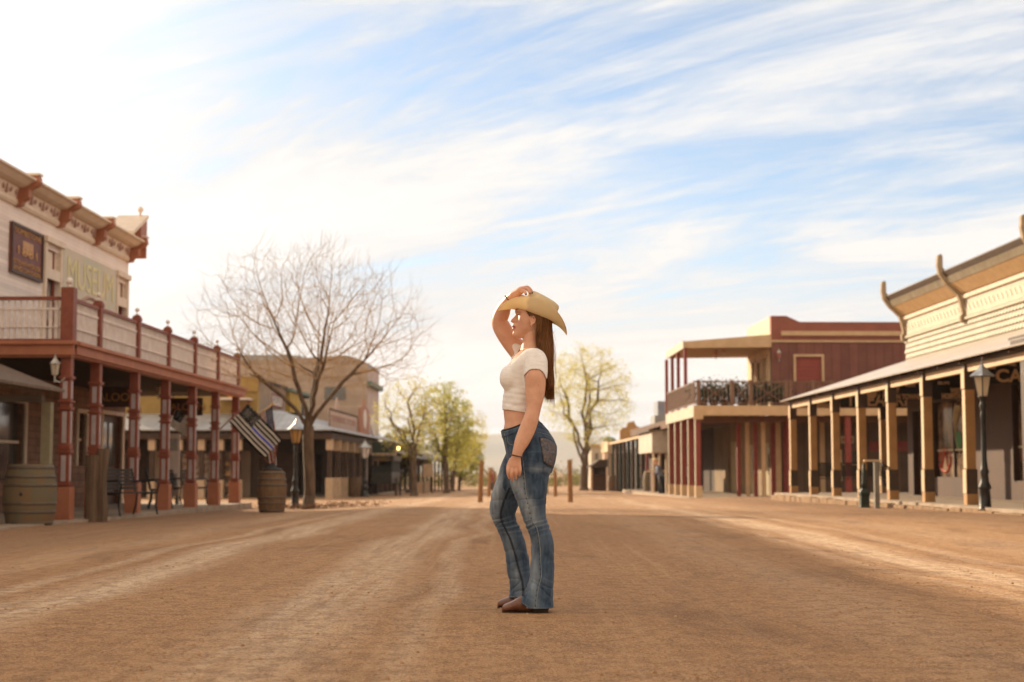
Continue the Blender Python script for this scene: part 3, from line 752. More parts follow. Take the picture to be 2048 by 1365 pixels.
# signs on the upper wall
def street_sign(fr, u, s0, s1, z0, z1, label, m_board, m_frame, rows, tcol, name='painted_sign', side=1, xs_=1.0, anchor_s=None, fit=True, group=None):
    """flat board facing the street on wall plane u; rows (text, z fraction, height fraction[, arc])"""
    t = fempty(name, fr, u, (s0 + s1) / 2, (z0 + z1) / 2, label, 'sign', group); A = (u, (s0 + s1) / 2, (z0 + z1) / 2)
    b = MB().box(u + side * .005, u + side * .05, s0, s1, z0, z1).build('board', m_board, t, A)
    if m_frame: MB().box(u + side * .052, u + side * .085, s0, s0 + .07, z0, z1).box(u + side * .052, u + side * .085, s1 - .07, s1, z0, z1).box(u + side * .052, u + side * .084, s0 + .07, s1 - .07, z0, z0 + .07).box(u + side * .052, u + side * .084, s0 + .07, s1 - .07, z1 - .07, z1).build('frame', m_frame, t, A)
    W_ = s1 - s0; H_ = z1 - z0
    for txt, zf_, hf in rows:
        o = text_mesh(txt, H_ * hf * 1.35, tcol, 'lettering', t, (side * .062, 0, (zf_ - .5) * H_), (pi / 2, 0, pi / 2 * side), .004)
        w_ = o.dimensions.x; 
        if fit and w_ > 0: o.scale = (min(W_ * .86 / w_, 3.0), 1, 1)
    return t, A
OCH = mat('ochre_lettering', (0.60, 0.33, 0.10), (0.50, 0.24, 0.08), 12, 0.6)
MAR = mat('maroon_board', (0.20, 0.075, 0.065), (0.15, 0.055, 0.05), 6, 0.6)
a, b = LF.s(5, UW + .05), LF.s(70, UW + .05)
t, A = street_sign(LF, UW, a, b, LF.z(536, a), LF.z(434, a), 'dark maroon painted sign with orange lettering, high on the pink wall', MAR, WOODD, [('TOMBSTONE', .86, .13), ('1881', .48, .18), ('STEAKHOUSE', .24, .10), ('AND SALOON', .11, .10)], OCH)
MB().box(UW + .052, UW + .058, a + .35 * (b - a), a + .68 * (b - a), LF.z(503, (a + b) / 2), LF.z(478, (a + b) / 2)).build('picture_panel', mat('faded_peach', (0.62, 0.36, 0.22), (0.45, 0.26, 0.12), 9, .7), t, A)
MUR = mat('mural_green', (0.56, 0.54, 0.44), (0.66, 0.56, 0.46), 1.3, 0.8)
YLT = mat('faded_yellow_lettering', (0.78, 0.70, 0.36), (0.72, 0.62, 0.38), 5, 0.7)
a, b = LF.s(109, UW), LF.s(218, UW)
t, A = street_sign(LF, UW, a, b, 3.6, LF.z(486, a), 'large faded green wall sign with yellow lettering beside the far upper window', MUR, None, [('MUSEUM', .77, .30), ('SMITH', .33, .13), ('SALOON', .12, .12)], YLT)
ar = MB(); cz_ = (3.6 + LF.z(486, a)) / 2
for r_, hh in ((1.3, .22), (1.0, .1)):
    pts = [(UW + .058, (a + b) / 2 + r_ * cos(q), cz_ - .55 + r_ * .62 * sin(q)) for q in [pi * k / 16 for k in range(17)]]
    ar.tube(pts, .05, 4)
ar.build('arched_band', mat('faded_pink_band', (0.52, 0.33, 0.28), None, 5, .7), t, A)

# hanging boards under the porch ceiling
for (x0, x1, s_, label) in ((197, 255, 35.5, 'dark wooden hanging board under the balcony ceiling by the saloon door'), (335, 402, 40.8, 'long dark hanging board under the far end of the balcony ceiling')):
    u0, u1 = LF.u(x0, s_), LF.u(x1, s_); t = fempty('hanging_sign', LF, (u0 + u1) / 2, s_, 2.5, label, 'sign'); A = ((u0 + u1) / 2, s_, 2.5)
    MB().box(u0, u1, s_ - .03, s_ + .03, 2.22, 2.68).build('board', WOODD, t, A)
    text_mesh('SALOON', .26, OCH, 'lettering', t, (0, -.036, -.06), (pi / 2, 0, 0), .003)
    MB().tube([(u0 + .1, s_, 2.68), (u0 + .1, s_, 2.80)], .01, 5).tube([(u1 - .1, s_, 2.68), (u1 - .1, s_, 2.80)], .01, 5).build('hanger', IRON, t, A)
# wall lantern by the corner post
def lantern(fr, u, s, z, label, glass=FROST, k=1.0, arm=0):
    t = fempty('lantern', fr, u, s, z, label, 'lantern'); A = (u, s, z)
    MB().lathe((u, s, z), [(.02 * k, -.16 * k), (.07 * k, -.13 * k), (.10 * k, .12 * k)], 6).build('glass', glass, t, A)
    m_ = MB().lathe((u, s, z + .12 * k), [(.13 * k, 0), (.12 * k, .02 * k), (.04 * k, .12 * k), (.015, .16 * k), (.01, .22 * k)], 6)
    for j in range(6):
        q = 2 * pi * j / 6; m_.tube([(u + .072 * k * cos(q), s + .072 * k * sin(q), z - .13 * k), (u + .103 * k * cos(q), s + .103 * k * sin(q), z + .12 * k)], .007 * k, 4)
    m_.tube([(u, s, z - .15 * k), (u, s, z - .30 * k)], .02 * k, 6)
    if arm: m_.tube([(u, s, z - .26 * k), (u + arm * .5, s, z - .30 * k), (u + arm, s, z - .2 * k)], .015, 6)
    m_.build('frame', mat('pale_metal', (0.5, 0.48, 0.46), (0.35, 0.33, 0.32), 9, .4, metal=.5) if 'pale_metal' not in MATS else MATS['pale_metal'], t, A)
lantern(LF, LF.u(101, 27.4), 27.4, LF.z(733, 27.4), 'white glass lantern fixed beside the corner post under the balcony', arm=.18, k=.78)
lantern(LF, LF.u(312, 38), 38, LF.z(775, 38), 'small lantern hanging under the balcony ceiling near the middle posts', k=.8)

# benches under the arcade
def bench(fr, u, s, rot, label, L=1.5, slat=None, z=ZF, group='benches under the left arcade'):
    p = fr.w(u, s, z); t = empty('iron_bench', p, -fr.a + rot, label, 'bench', group)
    slat = slat or IRON
    m_ = MB()
    for k in range(5): m_.box(-L / 2, L / 2, -.2 + .09 * k, -.2 + .09 * k + .07, .43, .455)
    m_.build('seat', slat, t)
    m_ = MB()
    for k in range(6): y = .25 + .02 * k; m_.box(-L / 2, L / 2, y, y + .02, .50 + .07 * k, .555 + .07 * k)
    m_.build('backrest', slat, t)
    for sx in (-1, 1):
        x = sx * (L / 2 - .04)
        MB().tube([(x, -.24, 0), (x, -.20, .2), (x, -.22, .43), (x, .05, .42), (x, .26, .44), (x, .36, .92)], .022, 6).tube([(x, .30, 0), (x, .24, .2), (x, .22, .43)], .022, 6).build('side_frame', IRON, t)
        MB().tube([(x, -.22, .43), (x, -.26, .60), (x, -.18, .68), (x, .28, .66)], .02, 6).build('armrest', IRON, t)
bench(LF, LF.u(256, 30.6), 30.6, R(75), 'black iron bench beside the thick log post, nearest of the benches')
bench(LF, LF.u(322, 36.5), 36.5, R(105), 'black iron bench in the middle of the arcade')
bench(LF, LF.u(372, 41), 41, R(75), 'black iron bench at the far end of the arcade')
# standing poster board
t = fempty('poster_board', LF, LF.u(340, 41), 41, ZF, 'narrow white standing poster board between two posts of the left arcade', 'board'); A = (LF.u(340, 41), 41, ZF); u_ = A[0]
MB().box(u_ - .22, u_ + .22, 41, 41.05, .12, 1.75).build('panel', RAILW, t, A); MB().box(u_ - .17, u_ + .17, 40.985, 40.998, 1.3, 1.62).box(u_ - .17, u_ + .17, 40.985, 40.998, .3, .7).build('print', mat('grey_print', (.28, .3, .34), (.5, .45, .42), 12, .7), t, A)
MB().box(u_ - .2, u_ - .15, 40.9, 41.15, ZF, .12).box(u_ + .15, u_ + .2, 40.9, 41.15, ZF, .12).build('foot', IRON, t, A)

# the low porch roof of the nearer neighbour
SHN = 27.2
shed = fempty('shed_porch', LF, -7.6, SHN, -.13, 'low shingled porch roof on a tan post at the left edge', 'porch'); A = (-7.6, SHN, -.13)
uL, uR = LF.u(-60, SHN), LF.u(122, SHN); zR = LF.z(775, SHN); zL = LF.z(703, SHN)
MB().prism([(uR, SHN - 3.6, zR), (uL, SHN - 3.6, zL), (uL, SHN - 3.6, zL - .14), (uR, SHN - 3.6, zR - .05)], (0, 3.6, 0)).build('roof', SHINGLE, shed, A)
MB().box(uL, uR - .35, SHN - .16, SHN - .02, LF.z(800, SHN), LF.z(788, SHN) + .02).build('beam', mat('weathered_grey_wood', (0.22, 0.19, 0.16), (0.15, 0.125, 0.105), 5, .85, bump=.004, stretch=(.4, 3, 3)), shed, A)
rt = MB()
for k in range(5):
    u_ = uR - .35 - .28 * k; zz = zR + (uR - u_) * (zL - zR) / (uR - uL); rt.box(u_ - .03, u_ + .03, SHN - 3.5, SHN - .25, zz - .20, zz - .08)
rt.build('rafters', MATS['weathered_grey_wood'], shed, A)
up = LF.u(91, SHN); MB().box(up - .085, up + .085, SHN - .17, SHN, -.4, LF.z(800, SHN) - .002).build('post', mat('olive_tan_paint', (0.30, 0.26, 0.17), (0.24, 0.20, 0.13), 5, .7), shed, A, bevel=.01)
up = LF.u(-130, SHN); MB().box(up - .085, up + .085, SHN - .17, SHN, -.4, LF.z(800, SHN) - .002).build('post', MATS['olive_tan_paint'], shed, A, bevel=.01)

# barrels
BWOOD = mat('barrel_wood', (0.21, 0.125, 0.07), (0.12, 0.07, 0.04), 6, 0.8, bump=.005, stretch=(2.5, 2.5, .35))
HOOP = mat('barrel_hoop', (0.11, 0.10, 0.09), (0.17, 0.12, 0.085), 8, 0.6, metal=0.4)
def barrel(x, y, h, r, label, name='wooden_barrel', top=None, rz=0, zoff=0, wood=None):
    z = gz(x, y) + zoff; t = empty(name, (x, y, z), rz, label, 'barrel')
    prof = [(r * (1 - .17 * (2 * k / 12 - 1) ** 2), h * k / 12) for k in range(13)]
    m_ = MB(); n = 24
    m_.lathe((0, 0, 0), prof, n); m_.build('staves', wood or BWOOD, t, None, smooth=True)
    hb_ = MB()
    for k0 in (.02, .20, .34, .64, .78, .93):
        zz = h * k0; rr_ = r * (1 - .17 * (2 * k0 - 1) ** 2) + .004; zz2 = h * (k0 + .05); r2 = r * (1 - .17 * (2 * (k0 + .05) - 1) ** 2) + .004
        hb_.lathe((0, 0, 0), [(rr_, zz), (rr_ + .004, zz + .002), (r2 + .004, zz2 - .002), (r2, zz2)], 28)
    hb_.build('hoops', HOOP, t, None, smooth=True)
    MB().lathe((0, 0, h), [(r * .80, -.03), (r * .80, .012)], 24).build('lid', wood or BWOOD, t)
    return t
p = LF.w(LF.u(57, 25.8), 25.8); GREENISH = mat('mossy_barrel_wood', (0.135, 0.125, 0.085), (0.19, 0.115, 0.062), 2.5, 0.8, bump=.005, stretch=(1.5, 1.5, 1.2))
b1 = barrel(p.x, p.y, 1.0, .43, 'weathered greenish barrel with a bung hole, at the far left', wood=GREENISH)
MB().sphere((-.02, -.425, .52), (.03, .02, .03), 10).build('bung', IRON, b1)
p = LF.w(LF.u(544, 36.5), 36.5); fb = barrel(p.x, p.y, .96, .34, 'brown wooden barrel holding two flags beside the bare tree')

# the thick log post
p = LF.w(LF.u(190, 28.2), 28.2); t = empty('log_post', (p.x, p.y, gz(p.x, p.y)), .2, 'thick weathered log post standing before the left arcade', 'post')
lg = MB(); LW = mat('old_log', (0.19, 0.125, 0.085), (0.10, 0.065, 0.045), 4, .95, bump=.02, stretch=(3, 3, .3))
rg = random.Random(4)
for ox, hh, r_ in ((-.07, 1.20, .125), (.10, 1.32, .10)):
    vs = [(ox + (r_ + .01 * sin(5 * j + i)) * cos(2 * pi * j / 10) + .01 * sin(i), (r_ + .01 * cos(3 * j)) * sin(2 * pi * j / 10), -.1 + (hh + .1) * i / 8) for i in range(9) for j in range(10)]
    lg.add(vs, [(i * 10 + j, i * 10 + (j + 1) % 10, (i + 1) * 10 + (j + 1) % 10, (i + 1) * 10 + j) for i in range(8) for j in range(10)] + [tuple(range(80, 90))])
lg.build('timber', LW, t, smooth=False)

# flags on the barrel
def flag_mesh(w, h, nu=48, nv=30, amp=.04, ph=0.0, drop=.0):
    """cloth from the hoist (x=0) to the fly (x=w), y up is the hoist; wavy"""
    vs = []; uv = []
    for j in range(nv + 1):
        for i in range(nu + 1):
            a, b = i / nu, j / nv
            vs.append((a * w, amp * sin(a * 7.5 + b * 1.6 + ph) * (.25 + a) + amp * .5 * sin(a * 14 + b * 4), b * h - drop * a * a)); uv.append((a, b))
    fs = [(j * (nu + 1) + i, j * (nu + 1) + i + 1, (j + 1) * (nu + 1) + i + 1, (j + 1) * (nu + 1) + i) for j in range(nv) for i in range(nu)]
    return vs, fs, uv, nu
def striped_flag(name, label, loc, rot, w, h, cols, parent_pole, pole_m, thin_line=False, amp=.04, ph=0., drop=0.):
    """13 stripes and a canton of stars; cols = (dark stripe, light stripe, canton, star, centre stripe)"""
    t = empty(name, loc, 0, label, 'flag'); t.rotation_euler = rot
    vs, fs, uv, nu = flag_mesh(w, h, 78, 52, amp, ph, drop)
    mi = []
    for k, f in enumerate(fs):
        i = k % nu; j = k // nu; a, b = (i + .5) / nu, (j + .5) / 52; s_ = int(b * 13); 
        if a < .40 and b > 6 / 13: 
            m_ = 2
            cx_, cy_ = (a / .40) * 11, ((b - 6 / 13) / (7 / 13)) * 9
            if (int(cx_) + int(cy_)) % 2 == 0 and abs(cx_ % 1 - .5) < .26 and abs(cy_ % 1 - .5) < .26: m_ = 3
        elif cols[4] is not None and s_ == 6: m_ = 4
        else: m_ = 0 if s_ % 2 == 0 else 1
        mi.append(m_)
    mb = MB(); mb.v = vs; mb.f = fs; mb.mi = mi
    o = mb.build('cloth', [c if c is not None else cols[0] for c in cols], t, None, smooth=True)
    sl = o.modifiers.new('t', 'SOLIDIFY'); sl.thickness = .004
    pm = MB(); pm.tube(parent_pole, .014, 8); pm.sphere(parent_pole[-1], .03, 8); pm.build('pole', pole_m, t, None, smooth=True)
    return t
def cloth(n, c): return mat(n, c, tuple(x * .85 for x in c), 8, .8, trans=.6)
FB, FW, FBL = cloth('flag_black', (.006, .007, .012)), cloth('flag_white', (.85, .80, .74)), cloth('flag_blue_line', (.02, .09, .80))
FR, FN = cloth('flag_red', (.42, .055, .035)), cloth('flag_navy', (.10, .11, .20))
s_ = 36.4; mpp = s_ / F
# hoist from the pole; pole runs from the barrel up to the left
P0 = W(528, 925, s_); Pt = W(458, 845, s_); Pu = W(496, 808, s_)
# black and white flag with one blue stripe, hung from a slanted pole: hoist edge runs (459,848)-(496,810), fly to (515,925)-(548,880)
ho_ = (Pu - Pt); hz = ho_.length; zx = ho_.normalized(); fly = (W(549, 893, s_ - .1) - Pu).normalized(); xx = (fly - zx * fly.dot(zx)).normalized(); yy = zx.cross(xx)
M_ = Matrix((xx, yy, zx)).transposed().to_euler()
striped_flag('thin_line_flag', 'black and white striped flag with one blue stripe, flying from the barrel', Pt, M_, (W(549, 893, s_) - Pu).length, hz, (FB, FW, FB, FW, FBL), [(-.03, 0, -.25), (-.03, 0, hz + .05)], RUST, amp=.05, ph=.5)
s2 = 36.7
def draped_flag(label, A, B, fly, cols, pole, pole_m):
    """a flag hanging limp: hoist from A (top, canton side) to B along the pole, fly is the way it hangs"""
    t = empty('national_flag', B, 0, label, 'flag'); vs, fs, uv, nu = flag_mesh(1, 1, 78, 52, 0)
    out = []
    for a, b in uv:
        p = B + (A - B) * b * (1 - .35 * a) + fly * a
        fold = sin(b * 9 + a * 1.5) * .055 * (.2 + a) + sin(b * 21 + a * 3) * .018 * a
        out.append(tuple(p + Vector((fold * .4, fold, 0)) - B))
    mi = []
    for k, f in enumerate(fs):
        i = k % nu; j = k // nu; a, b = (i + .5) / nu, (j + .5) / 52; s_ = int(b * 13)
        if a < .40 and b > 6 / 13:
            m_ = 2; cx_, cy_ = (a / .40) * 11, ((b - 6 / 13) / (7 / 13)) * 9
            if (int(cx_) + int(cy_)) % 2 == 0 and abs(cx_ % 1 - .5) < .26 and abs(cy_ % 1 - .5) < .26: m_ = 3
        else: m_ = 0 if s_ % 2 == 0 else 1
        mi.append(m_)
    mb = MB(); mb.v = out; mb.f = fs; mb.mi = mi
    o = mb.build('cloth', cols, t, None, smooth=True); sl = o.modifiers.new('t', 'SOLIDIFY'); sl.thickness = .004
    pm = MB(); pm.tube([tuple(q - B) for q in pole], .018, 8); pm.sphere(tuple(pole[-1] - B), .032, 8); pm.build('pole', pole_m, t, None, smooth=True)
VAR = mat('varnished_pole', (.66, .42, .18), None, 6, .4)
draped_flag('red and white striped flag with a blue canton drooping behind the black and white one', W(544, 811, s2), W(520, 828, s2), W(550, 930, s2) - W(532, 818, s2), (FR, FW, FN, FW), [W(512, 833.5, s2), W(546, 808.5, s2)], VAR)
# pole stubs in the barrel top
# dark bucket of flag holders on the barrel
t = empty('flag_holder', (fb.location.x, fb.location.y, fb.location.z + .972), 0, 'black iron flag holder on top of the brown barrel', 'holder')
MB().lathe((0, 0, 0), [(.24, 0), (.22, .05), (.10, .07), (.07, .16)], 16).build('base', IRON, t, smooth=True)
d1 = W(474, 860, s_) - t.location; MB().tube([(0, 0, .1), tuple(d1 * .5 + Vector((0, 0, .04))), tuple(d1)], .014, 6).tube([(0.03, 0, .1), (0.10, 0, .55), (0.02, 0, 1.15)], .014, 6).build('stem', RUST, t)
# the furled white flag under the balcony
s_ = 38.0; Pt = W(335, 850, s_); zx = (W(352, 822, s_) - Pt).normalized(); xx = (W(390, 822, s_) - W(340, 836, s_)).normalized(); xx = (xx - zx * xx.dot(zx)).normalized(); yy = zx.cross(xx)
striped_flag('pale_flag', 'pale striped flag fluttering under the balcony between the middle posts', Pt, Matrix((xx, yy, zx)).transposed().to_euler(), .62, .42, (FW, FW, FB, FW, None), [(-.02, 0, -.35), (-.02, 0, .46)], RUST, amp=.08, ph=2)
# ==================================================================== LEFT, beyond the side street: the block of shops with a long arcade
MUST = mat('mustard_paint', (0.46, 0.30, 0.10), (0.38, 0.24, 0.08), 3, 0.75, planks=(1, .3), pdepth=.8)
TAUPE = mat('taupe_stucco', (0.36, 0.265, 0.20), (0.30, 0.22, 0.165), 1.5, 0.85)
TANW = mat('tan_block_wall', (0.50, 0.38, 0.31), (0.42, 0.31, 0.25), 1.0, 0.9, planks=(2, .2), pdepth=.85)
PINKM = mat('pink_metal_siding', (0.56, 0.42, 0.38), (0.48, 0.35, 0.32), 2, 0.6, planks=(1, .45), pdepth=.6)
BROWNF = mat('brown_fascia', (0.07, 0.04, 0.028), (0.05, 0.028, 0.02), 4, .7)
BEIGEP = mat('beige_post_paint', (0.52, 0.38, 0.27), (0.44, 0.31, 0.21), 5, .65)
SHOPW = mat('shop_wall_brown', (0.065, 0.036, 0.024), (0.04, 0.023, 0.016), 2, .8, planks=(2, .18), pdepth=.6)  # brown deepened to stand for shade inside the arcades
DKGR = mat('dark_green_paint', (0.018, 0.028, 0.023), (0.03, 0.04, 0.034), 5, .5)
TEAL = mat('teal_trim', (0.15, 0.23, 0.19), (0.12, 0.17, 0.14), 5, .6)
ROSEB = mat('rose_boards', (0.60, 0.44, 0.37), (0.50, 0.34, 0.29), 3, .8, planks=(2, .12), pdepth=.45)
ZB = -.46; UB = -10.0; SB = 71.0; UB2 = -17.5; AB = (UB, SB, ZB)
def zB(py, s): return LF.z(py, s)
arc = fempty('arcade_block', LF, UB, SB, ZB, 'long low shop block with a metal-roofed arcade across the side street', 'building')
tag(MB().box(UB2 - 6, UB + .4, SB - .5, 104, -1.6, ZB).build('pavement', DECKC, None), kind='structure')
pv = [o for o in bpy.data.objects if o.name.startswith('pavement')][-1]; pv.location = LF.w(0, 0, 0); pv.rotation_euler = (0, 0, -LF.a)
ze = 2.62
rf = MB()
# roof: slopes up from the eaves on both outer sides
UI, SI = -12.8, SB + 3.2; zr = 3.62
rf.add([(UB + .25, SB - .25, ze), (UB2 - 8, SB - .25, ze), (UB2 - 8, SI, zr), (UI, SI, zr)], [(0, 1, 2, 3)])
rf.add([(UB + .25, SB - .25, ze), (UI, SI, zr), (UI, 104, zr), (UB + .25, 104, ze)], [(0, 1, 2, 3)])
ro = rf.build('arcade_roof', METALR, arc, AB); m_ = ro.modifiers.new('t', 'SOLIDIFY'); m_.thickness = .05; m_.offset = -1
MB().box(UB2 - 8, UB + .12, SB - .12, SB - .02, 2.24, 2.52).box(UB + .02, UB + .12, SB - .018, 104, 2.24, 2.52).build('fascia', BROWNF, arc, AB)
MB().box(UB2 - 8, UB - .05, SB + .05, SB + 3, 2.50, 2.54).box(UI, UB - .05, SB + 3.001, 104, 2.50, 2.54).build('arcade_ceiling', DARKW, arc, AB)
# shop walls behind the arcade, with dark openings
sh_ = []
for a, b in ((73.2, 74.6), (76.0, 78.4), (80, 81.1), (83, 85.4), (88, 90), (93, 95.5), (98, 99)): sh_.append((a + 2.5, b + 2.5, ZB + .05, 1.75))
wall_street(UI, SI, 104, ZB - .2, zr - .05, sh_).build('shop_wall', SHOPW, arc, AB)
mb = MB(); U_ = UB2 - 8; xs_ = [U_, -22.6, -20.2, -19.0, -16.4, -15.6, -14.2, -13.4, -12.0, UI]
for k, (a, b) in enumerate(zip(xs_, xs_[1:])):
    if k % 2 == 0: mb.box(a, b, SI, SI + .3, ZB - .2, zr - .05)
    else: mb.box(a, b, SI, SI + .3, 1.75, zr - .05)
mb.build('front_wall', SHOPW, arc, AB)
for k in range(1, 9, 2):
    MB().box(xs_[k], xs_[k + 1], SI + .32, SI + .36, ZB, 1.75).build('shop_window', GLASS, arc, AB)
for a, b, c, d in sh_: MB().box(UI - .34, UI - .30, a, b, c, d).build('shop_window', GLASS, arc, AB)
# posts
def boxed_post(fr, u, s, zb, zt_, anchor, parent, w=.105, cap=.50, capm=None, basem=None, shaftm=None, bh=.75):
    b_ = MB().box(u - w * 1.6, u + w * 1.6, s - w * 1.6, s + w * 1.6, zb - .4, zb + bh).build('post', basem or BEIGEP, parent, anchor, bevel=.01)
    MB().box(u - w, u + w, s - w, s + w, zb + bh, zt_ - cap).build('shaft', shaftm or BROWNF, b_, anchor)
    MB().box(u - w * 1.5, u + w * 1.5, s - w * 1.5, s + w * 1.5, zt_ - cap, zt_).build('capital', capm or BEIGEP, b_, anchor)
for k in range(12):
    s_ = SB + .15 + 2.66 * k
    boxed_post(LF, UB, s_, ZB, 2.24, AB, arc, bh=.95 if k < 4 else .6, basem=BEIGEP if k < 3 else BROWNF)
for px in (475, 438, 400, 355, 300):
    u_ = LF.u(px, SB); boxed_post(LF, u_, SB + .15, ZB, 2.24, AB, arc, bh=.85)
# upper buildings of the block
AA = (-13.8, 71.5, ZB)
bA = fempty('stucco_shop', LF, -13.8, 74.2, ZB, 'taupe stucco shop front with a small white sign above the arcade roof', 'building'); AA = (-13.8, 74.2, ZB)
MB().box(-21, -13.8, 74.2, 81.5, ZB, 5.05).build('wall', TAUPE, bA, AA)
MB().box(-21, -13.7, 74.1, 81.6, 5.05, 5.2).build('parapet_cap', BROWNF, bA, AA)
bM_ = fempty('mustard_shop', LF, -17, 73.6, ZB, 'mustard yellow shop wall with a pale awning seen under the balcony end', 'building'); AM = (-17, 73.6, ZB)
MB().box(LF.u(240, 73.6), LF.u(513, 73.6), 73.6, 74.15, 2.9, 4.55).build('wall', MUST, bM_, AM); MB().box(LF.u(478, 73.5), LF.u(513, 73.5), 73.45, 73.595, 4.551, 5.25).build('corner_pier', MUST, bM_, AM)
MB().box(LF.u(437, 73), LF.u(498, 73), 72.6, 73.59, 4.12, 4.20).build('awning', RAILW, bM_, AM); MB().box(LF.u(447, 73), LF.u(470, 73), 73.5, 73.59, 4.201, 4.60).build('panel', mat('orange_panel', (.62, .33, .08), None, 5, .6), bM_, AM)
street_sign(LF, -13.8, 77.0, 79.4 + .8, 4.02, 4.62, 'small white sign with a red border on the taupe shop front', RAILW, mat('sign_red', (.30, .10, .09), None, 5, .6), [('HOTEL', .5, .55)], mat('grey_letter', (.30, .28, .27), None, 5, .6))
bY = fempty('yellow_shop', LF, -13.8, 82, ZB, 'ochre yellow and cream shop front behind the bare tree', 'building'); AY = (-13.8, 82, ZB)
MB().box(-20, -13.6, 81.7, 85.2, ZB, 4.95).build('wall', mat('ochre_boards', (0.56, 0.36, 0.07), (0.48, 0.30, 0.06), 3, .7, planks=(1, .35), pdepth=.6), bY, AY)
MB().box(-20, -13.7, 85.21, 89.5, ZB, 4.75).build('cream_wall', mat('pale_cream', (.58, .50, .36), (.5, .42, .3), 3, .7), bY, AY); MB().box(-20, -13.45, 81.5, 89.6, 4.96, 5.12).build('parapet_cap', TEAL, bY, AY)
MB().box(-13.698, -13.60, 86.2, 87.4, 3.3, 4.5).build('window', GLASS, bY, AY)
# big tan hall
SH_ = 93.0; bH = fempty('tan_hall', LF, -11.2, SH_, ZB, 'big tan block hall with a curved grey roof, tallest building of the far left block', 'building'); AH = (-11.2, SH_, ZB)
uR_ = LF.u(733, SH_); prof = [(LF.u(x, SH_), LF.z(y, SH_)) for x, y in ((380, 722), (475, 716), (600, 712), (690, 706), (722, 716), (733, 722))]
MB().prism([(u, SH_, z) for u, z in [(prof[0][0], ZB), (uR_, ZB)] + prof[::-1]], (0, .3, 0)).build('front_wall', TANW, bH, AH)
MB().box(uR_ - .3, uR_ + .0, SH_ + .301, LF.s(757, uR_), ZB, LF.z(722, SH_)).build('side_wall', PINKM, bH, AH)
s9 = LF.s(757, uR_)
MB().prism([(u, SH_ + .302, z - .02) for u, z in prof] + [(u, SH_ + .302, z - .2) for u, z in prof[::-1]], (0, s9 - SH_, 0)).build('roof', METALR, bH, AH)
MB().prism([(LF.u(470, SH_ + 3), SH_ + 3, LF.z(722, SH_)), (LF.u(605, SH_ + 3), SH_ + 3, LF.z(716, SH_)), (LF.u(598, SH_ + 3), SH_ + 3, LF.z(699, SH_)), (LF.u(470, SH_ + 3), SH_ + 3, LF.z(697, SH_))], (0, 6, 0)).build('roof_ridge', METALR, bH, AH)
MB().box(uR_ + .01, uR_ + .28, SH_ - .1, s9, LF.z(768, SH_), LF.z(762, SH_) + .1).build('gutter', TEAL, bH, AH)
MB().box(LF.u(648, SH_), LF.u(690, SH_), SH_ - .06, SH_ - .002, LF.z(795, SH_), LF.z(770, SH_)).build('window', GLASS, bH, AH)
# boarded billboard and an ornate framed sign standing on the arcade roof
sa, sb_ = LF.s(655, UB - .6), LF.s(712, UB - .6); sa, sb_ = min(sa, sb_), max(sa, sb_)
t, A = street_sign(LF, UB - .6, sa, sb_, zB(857, sa), zB(812, sa), 'weathered rose plank billboard standing on the arcade roof', ROSEB, BROWNF, [('GENERAL STORE', .58, .30)], mat('rose_letter', (.45, .22, .18), None, 5, .7), name='plank_billboard')
MB().prism([(UB - .59, sa + 2.2 + .55 * k_, z_) for k_, z_ in ((0, zB(812, sa)), (1.9, zB(812, sa)), (1.6, zB(795, sa)), (.95, zB(786, sa)), (.3, zB(795, sa)))], (.06, 0, 0)).build('crest', ROSEB, t, A)
sa, sb_ = LF.s(718, UB - .5), LF.s(736, UB - .5); zc_ = zB(832, sa)
t = fempty('ornate_sign', LF, UB - .5, sa, zc_, 'red-brown carved sign frame with a tall white oval on the arcade roof', 'sign'); A = (UB - .5, sa, zc_)
MB().box(UB - .55, UB - .45, sa, sb_, zB(862, sa), zB(812, sa)).prism([(UB - .55, sa + .2, zB(812, sa)), (UB - .55, sb_ - .2, zB(812, sa)), (UB - .55, (sa + sb_) / 2 + .3, zB(803, sa)), (UB - .55, (sa + sb_) / 2, zB(790, sa)), (UB - .55, (sa + sb_) / 2 - .3, zB(803, sa))], (.1, 0, 0)).build('board', RUST_L, t, A)
ov = [(UB - .449, (sa + sb_) / 2 + .75 * cos(q), zc_ + .55 * sin(q)) for q in [2 * pi * k / 20 for k in range(20)]]
MB().prism(ov, (.03, 0, 0)).build('oval_panel', RAILW, t, A)
t = fempty('round_sign', LF, UB - .4, LF.s(747, UB - .4), zB(848, 100), 'plain white oval board at the far end of the arcade roof', 'sign'); sC = LF.s(747, UB - .4); A = (UB - .4, sC, zB(848, 100))
MB().prism([(UB - .4, sC + 1.5 * cos(q), zB(848, sC) + .62 * sin(q)) for q in [2 * pi * k / 20 for k in range(20)]], (.06, 0, 0)).build('board', RAILW, t, A); MB().box(UB - .39, UB - .36, sC - .05, sC + .05, 2.6, zB(862, sC)).build('stand', IRON, t, A)

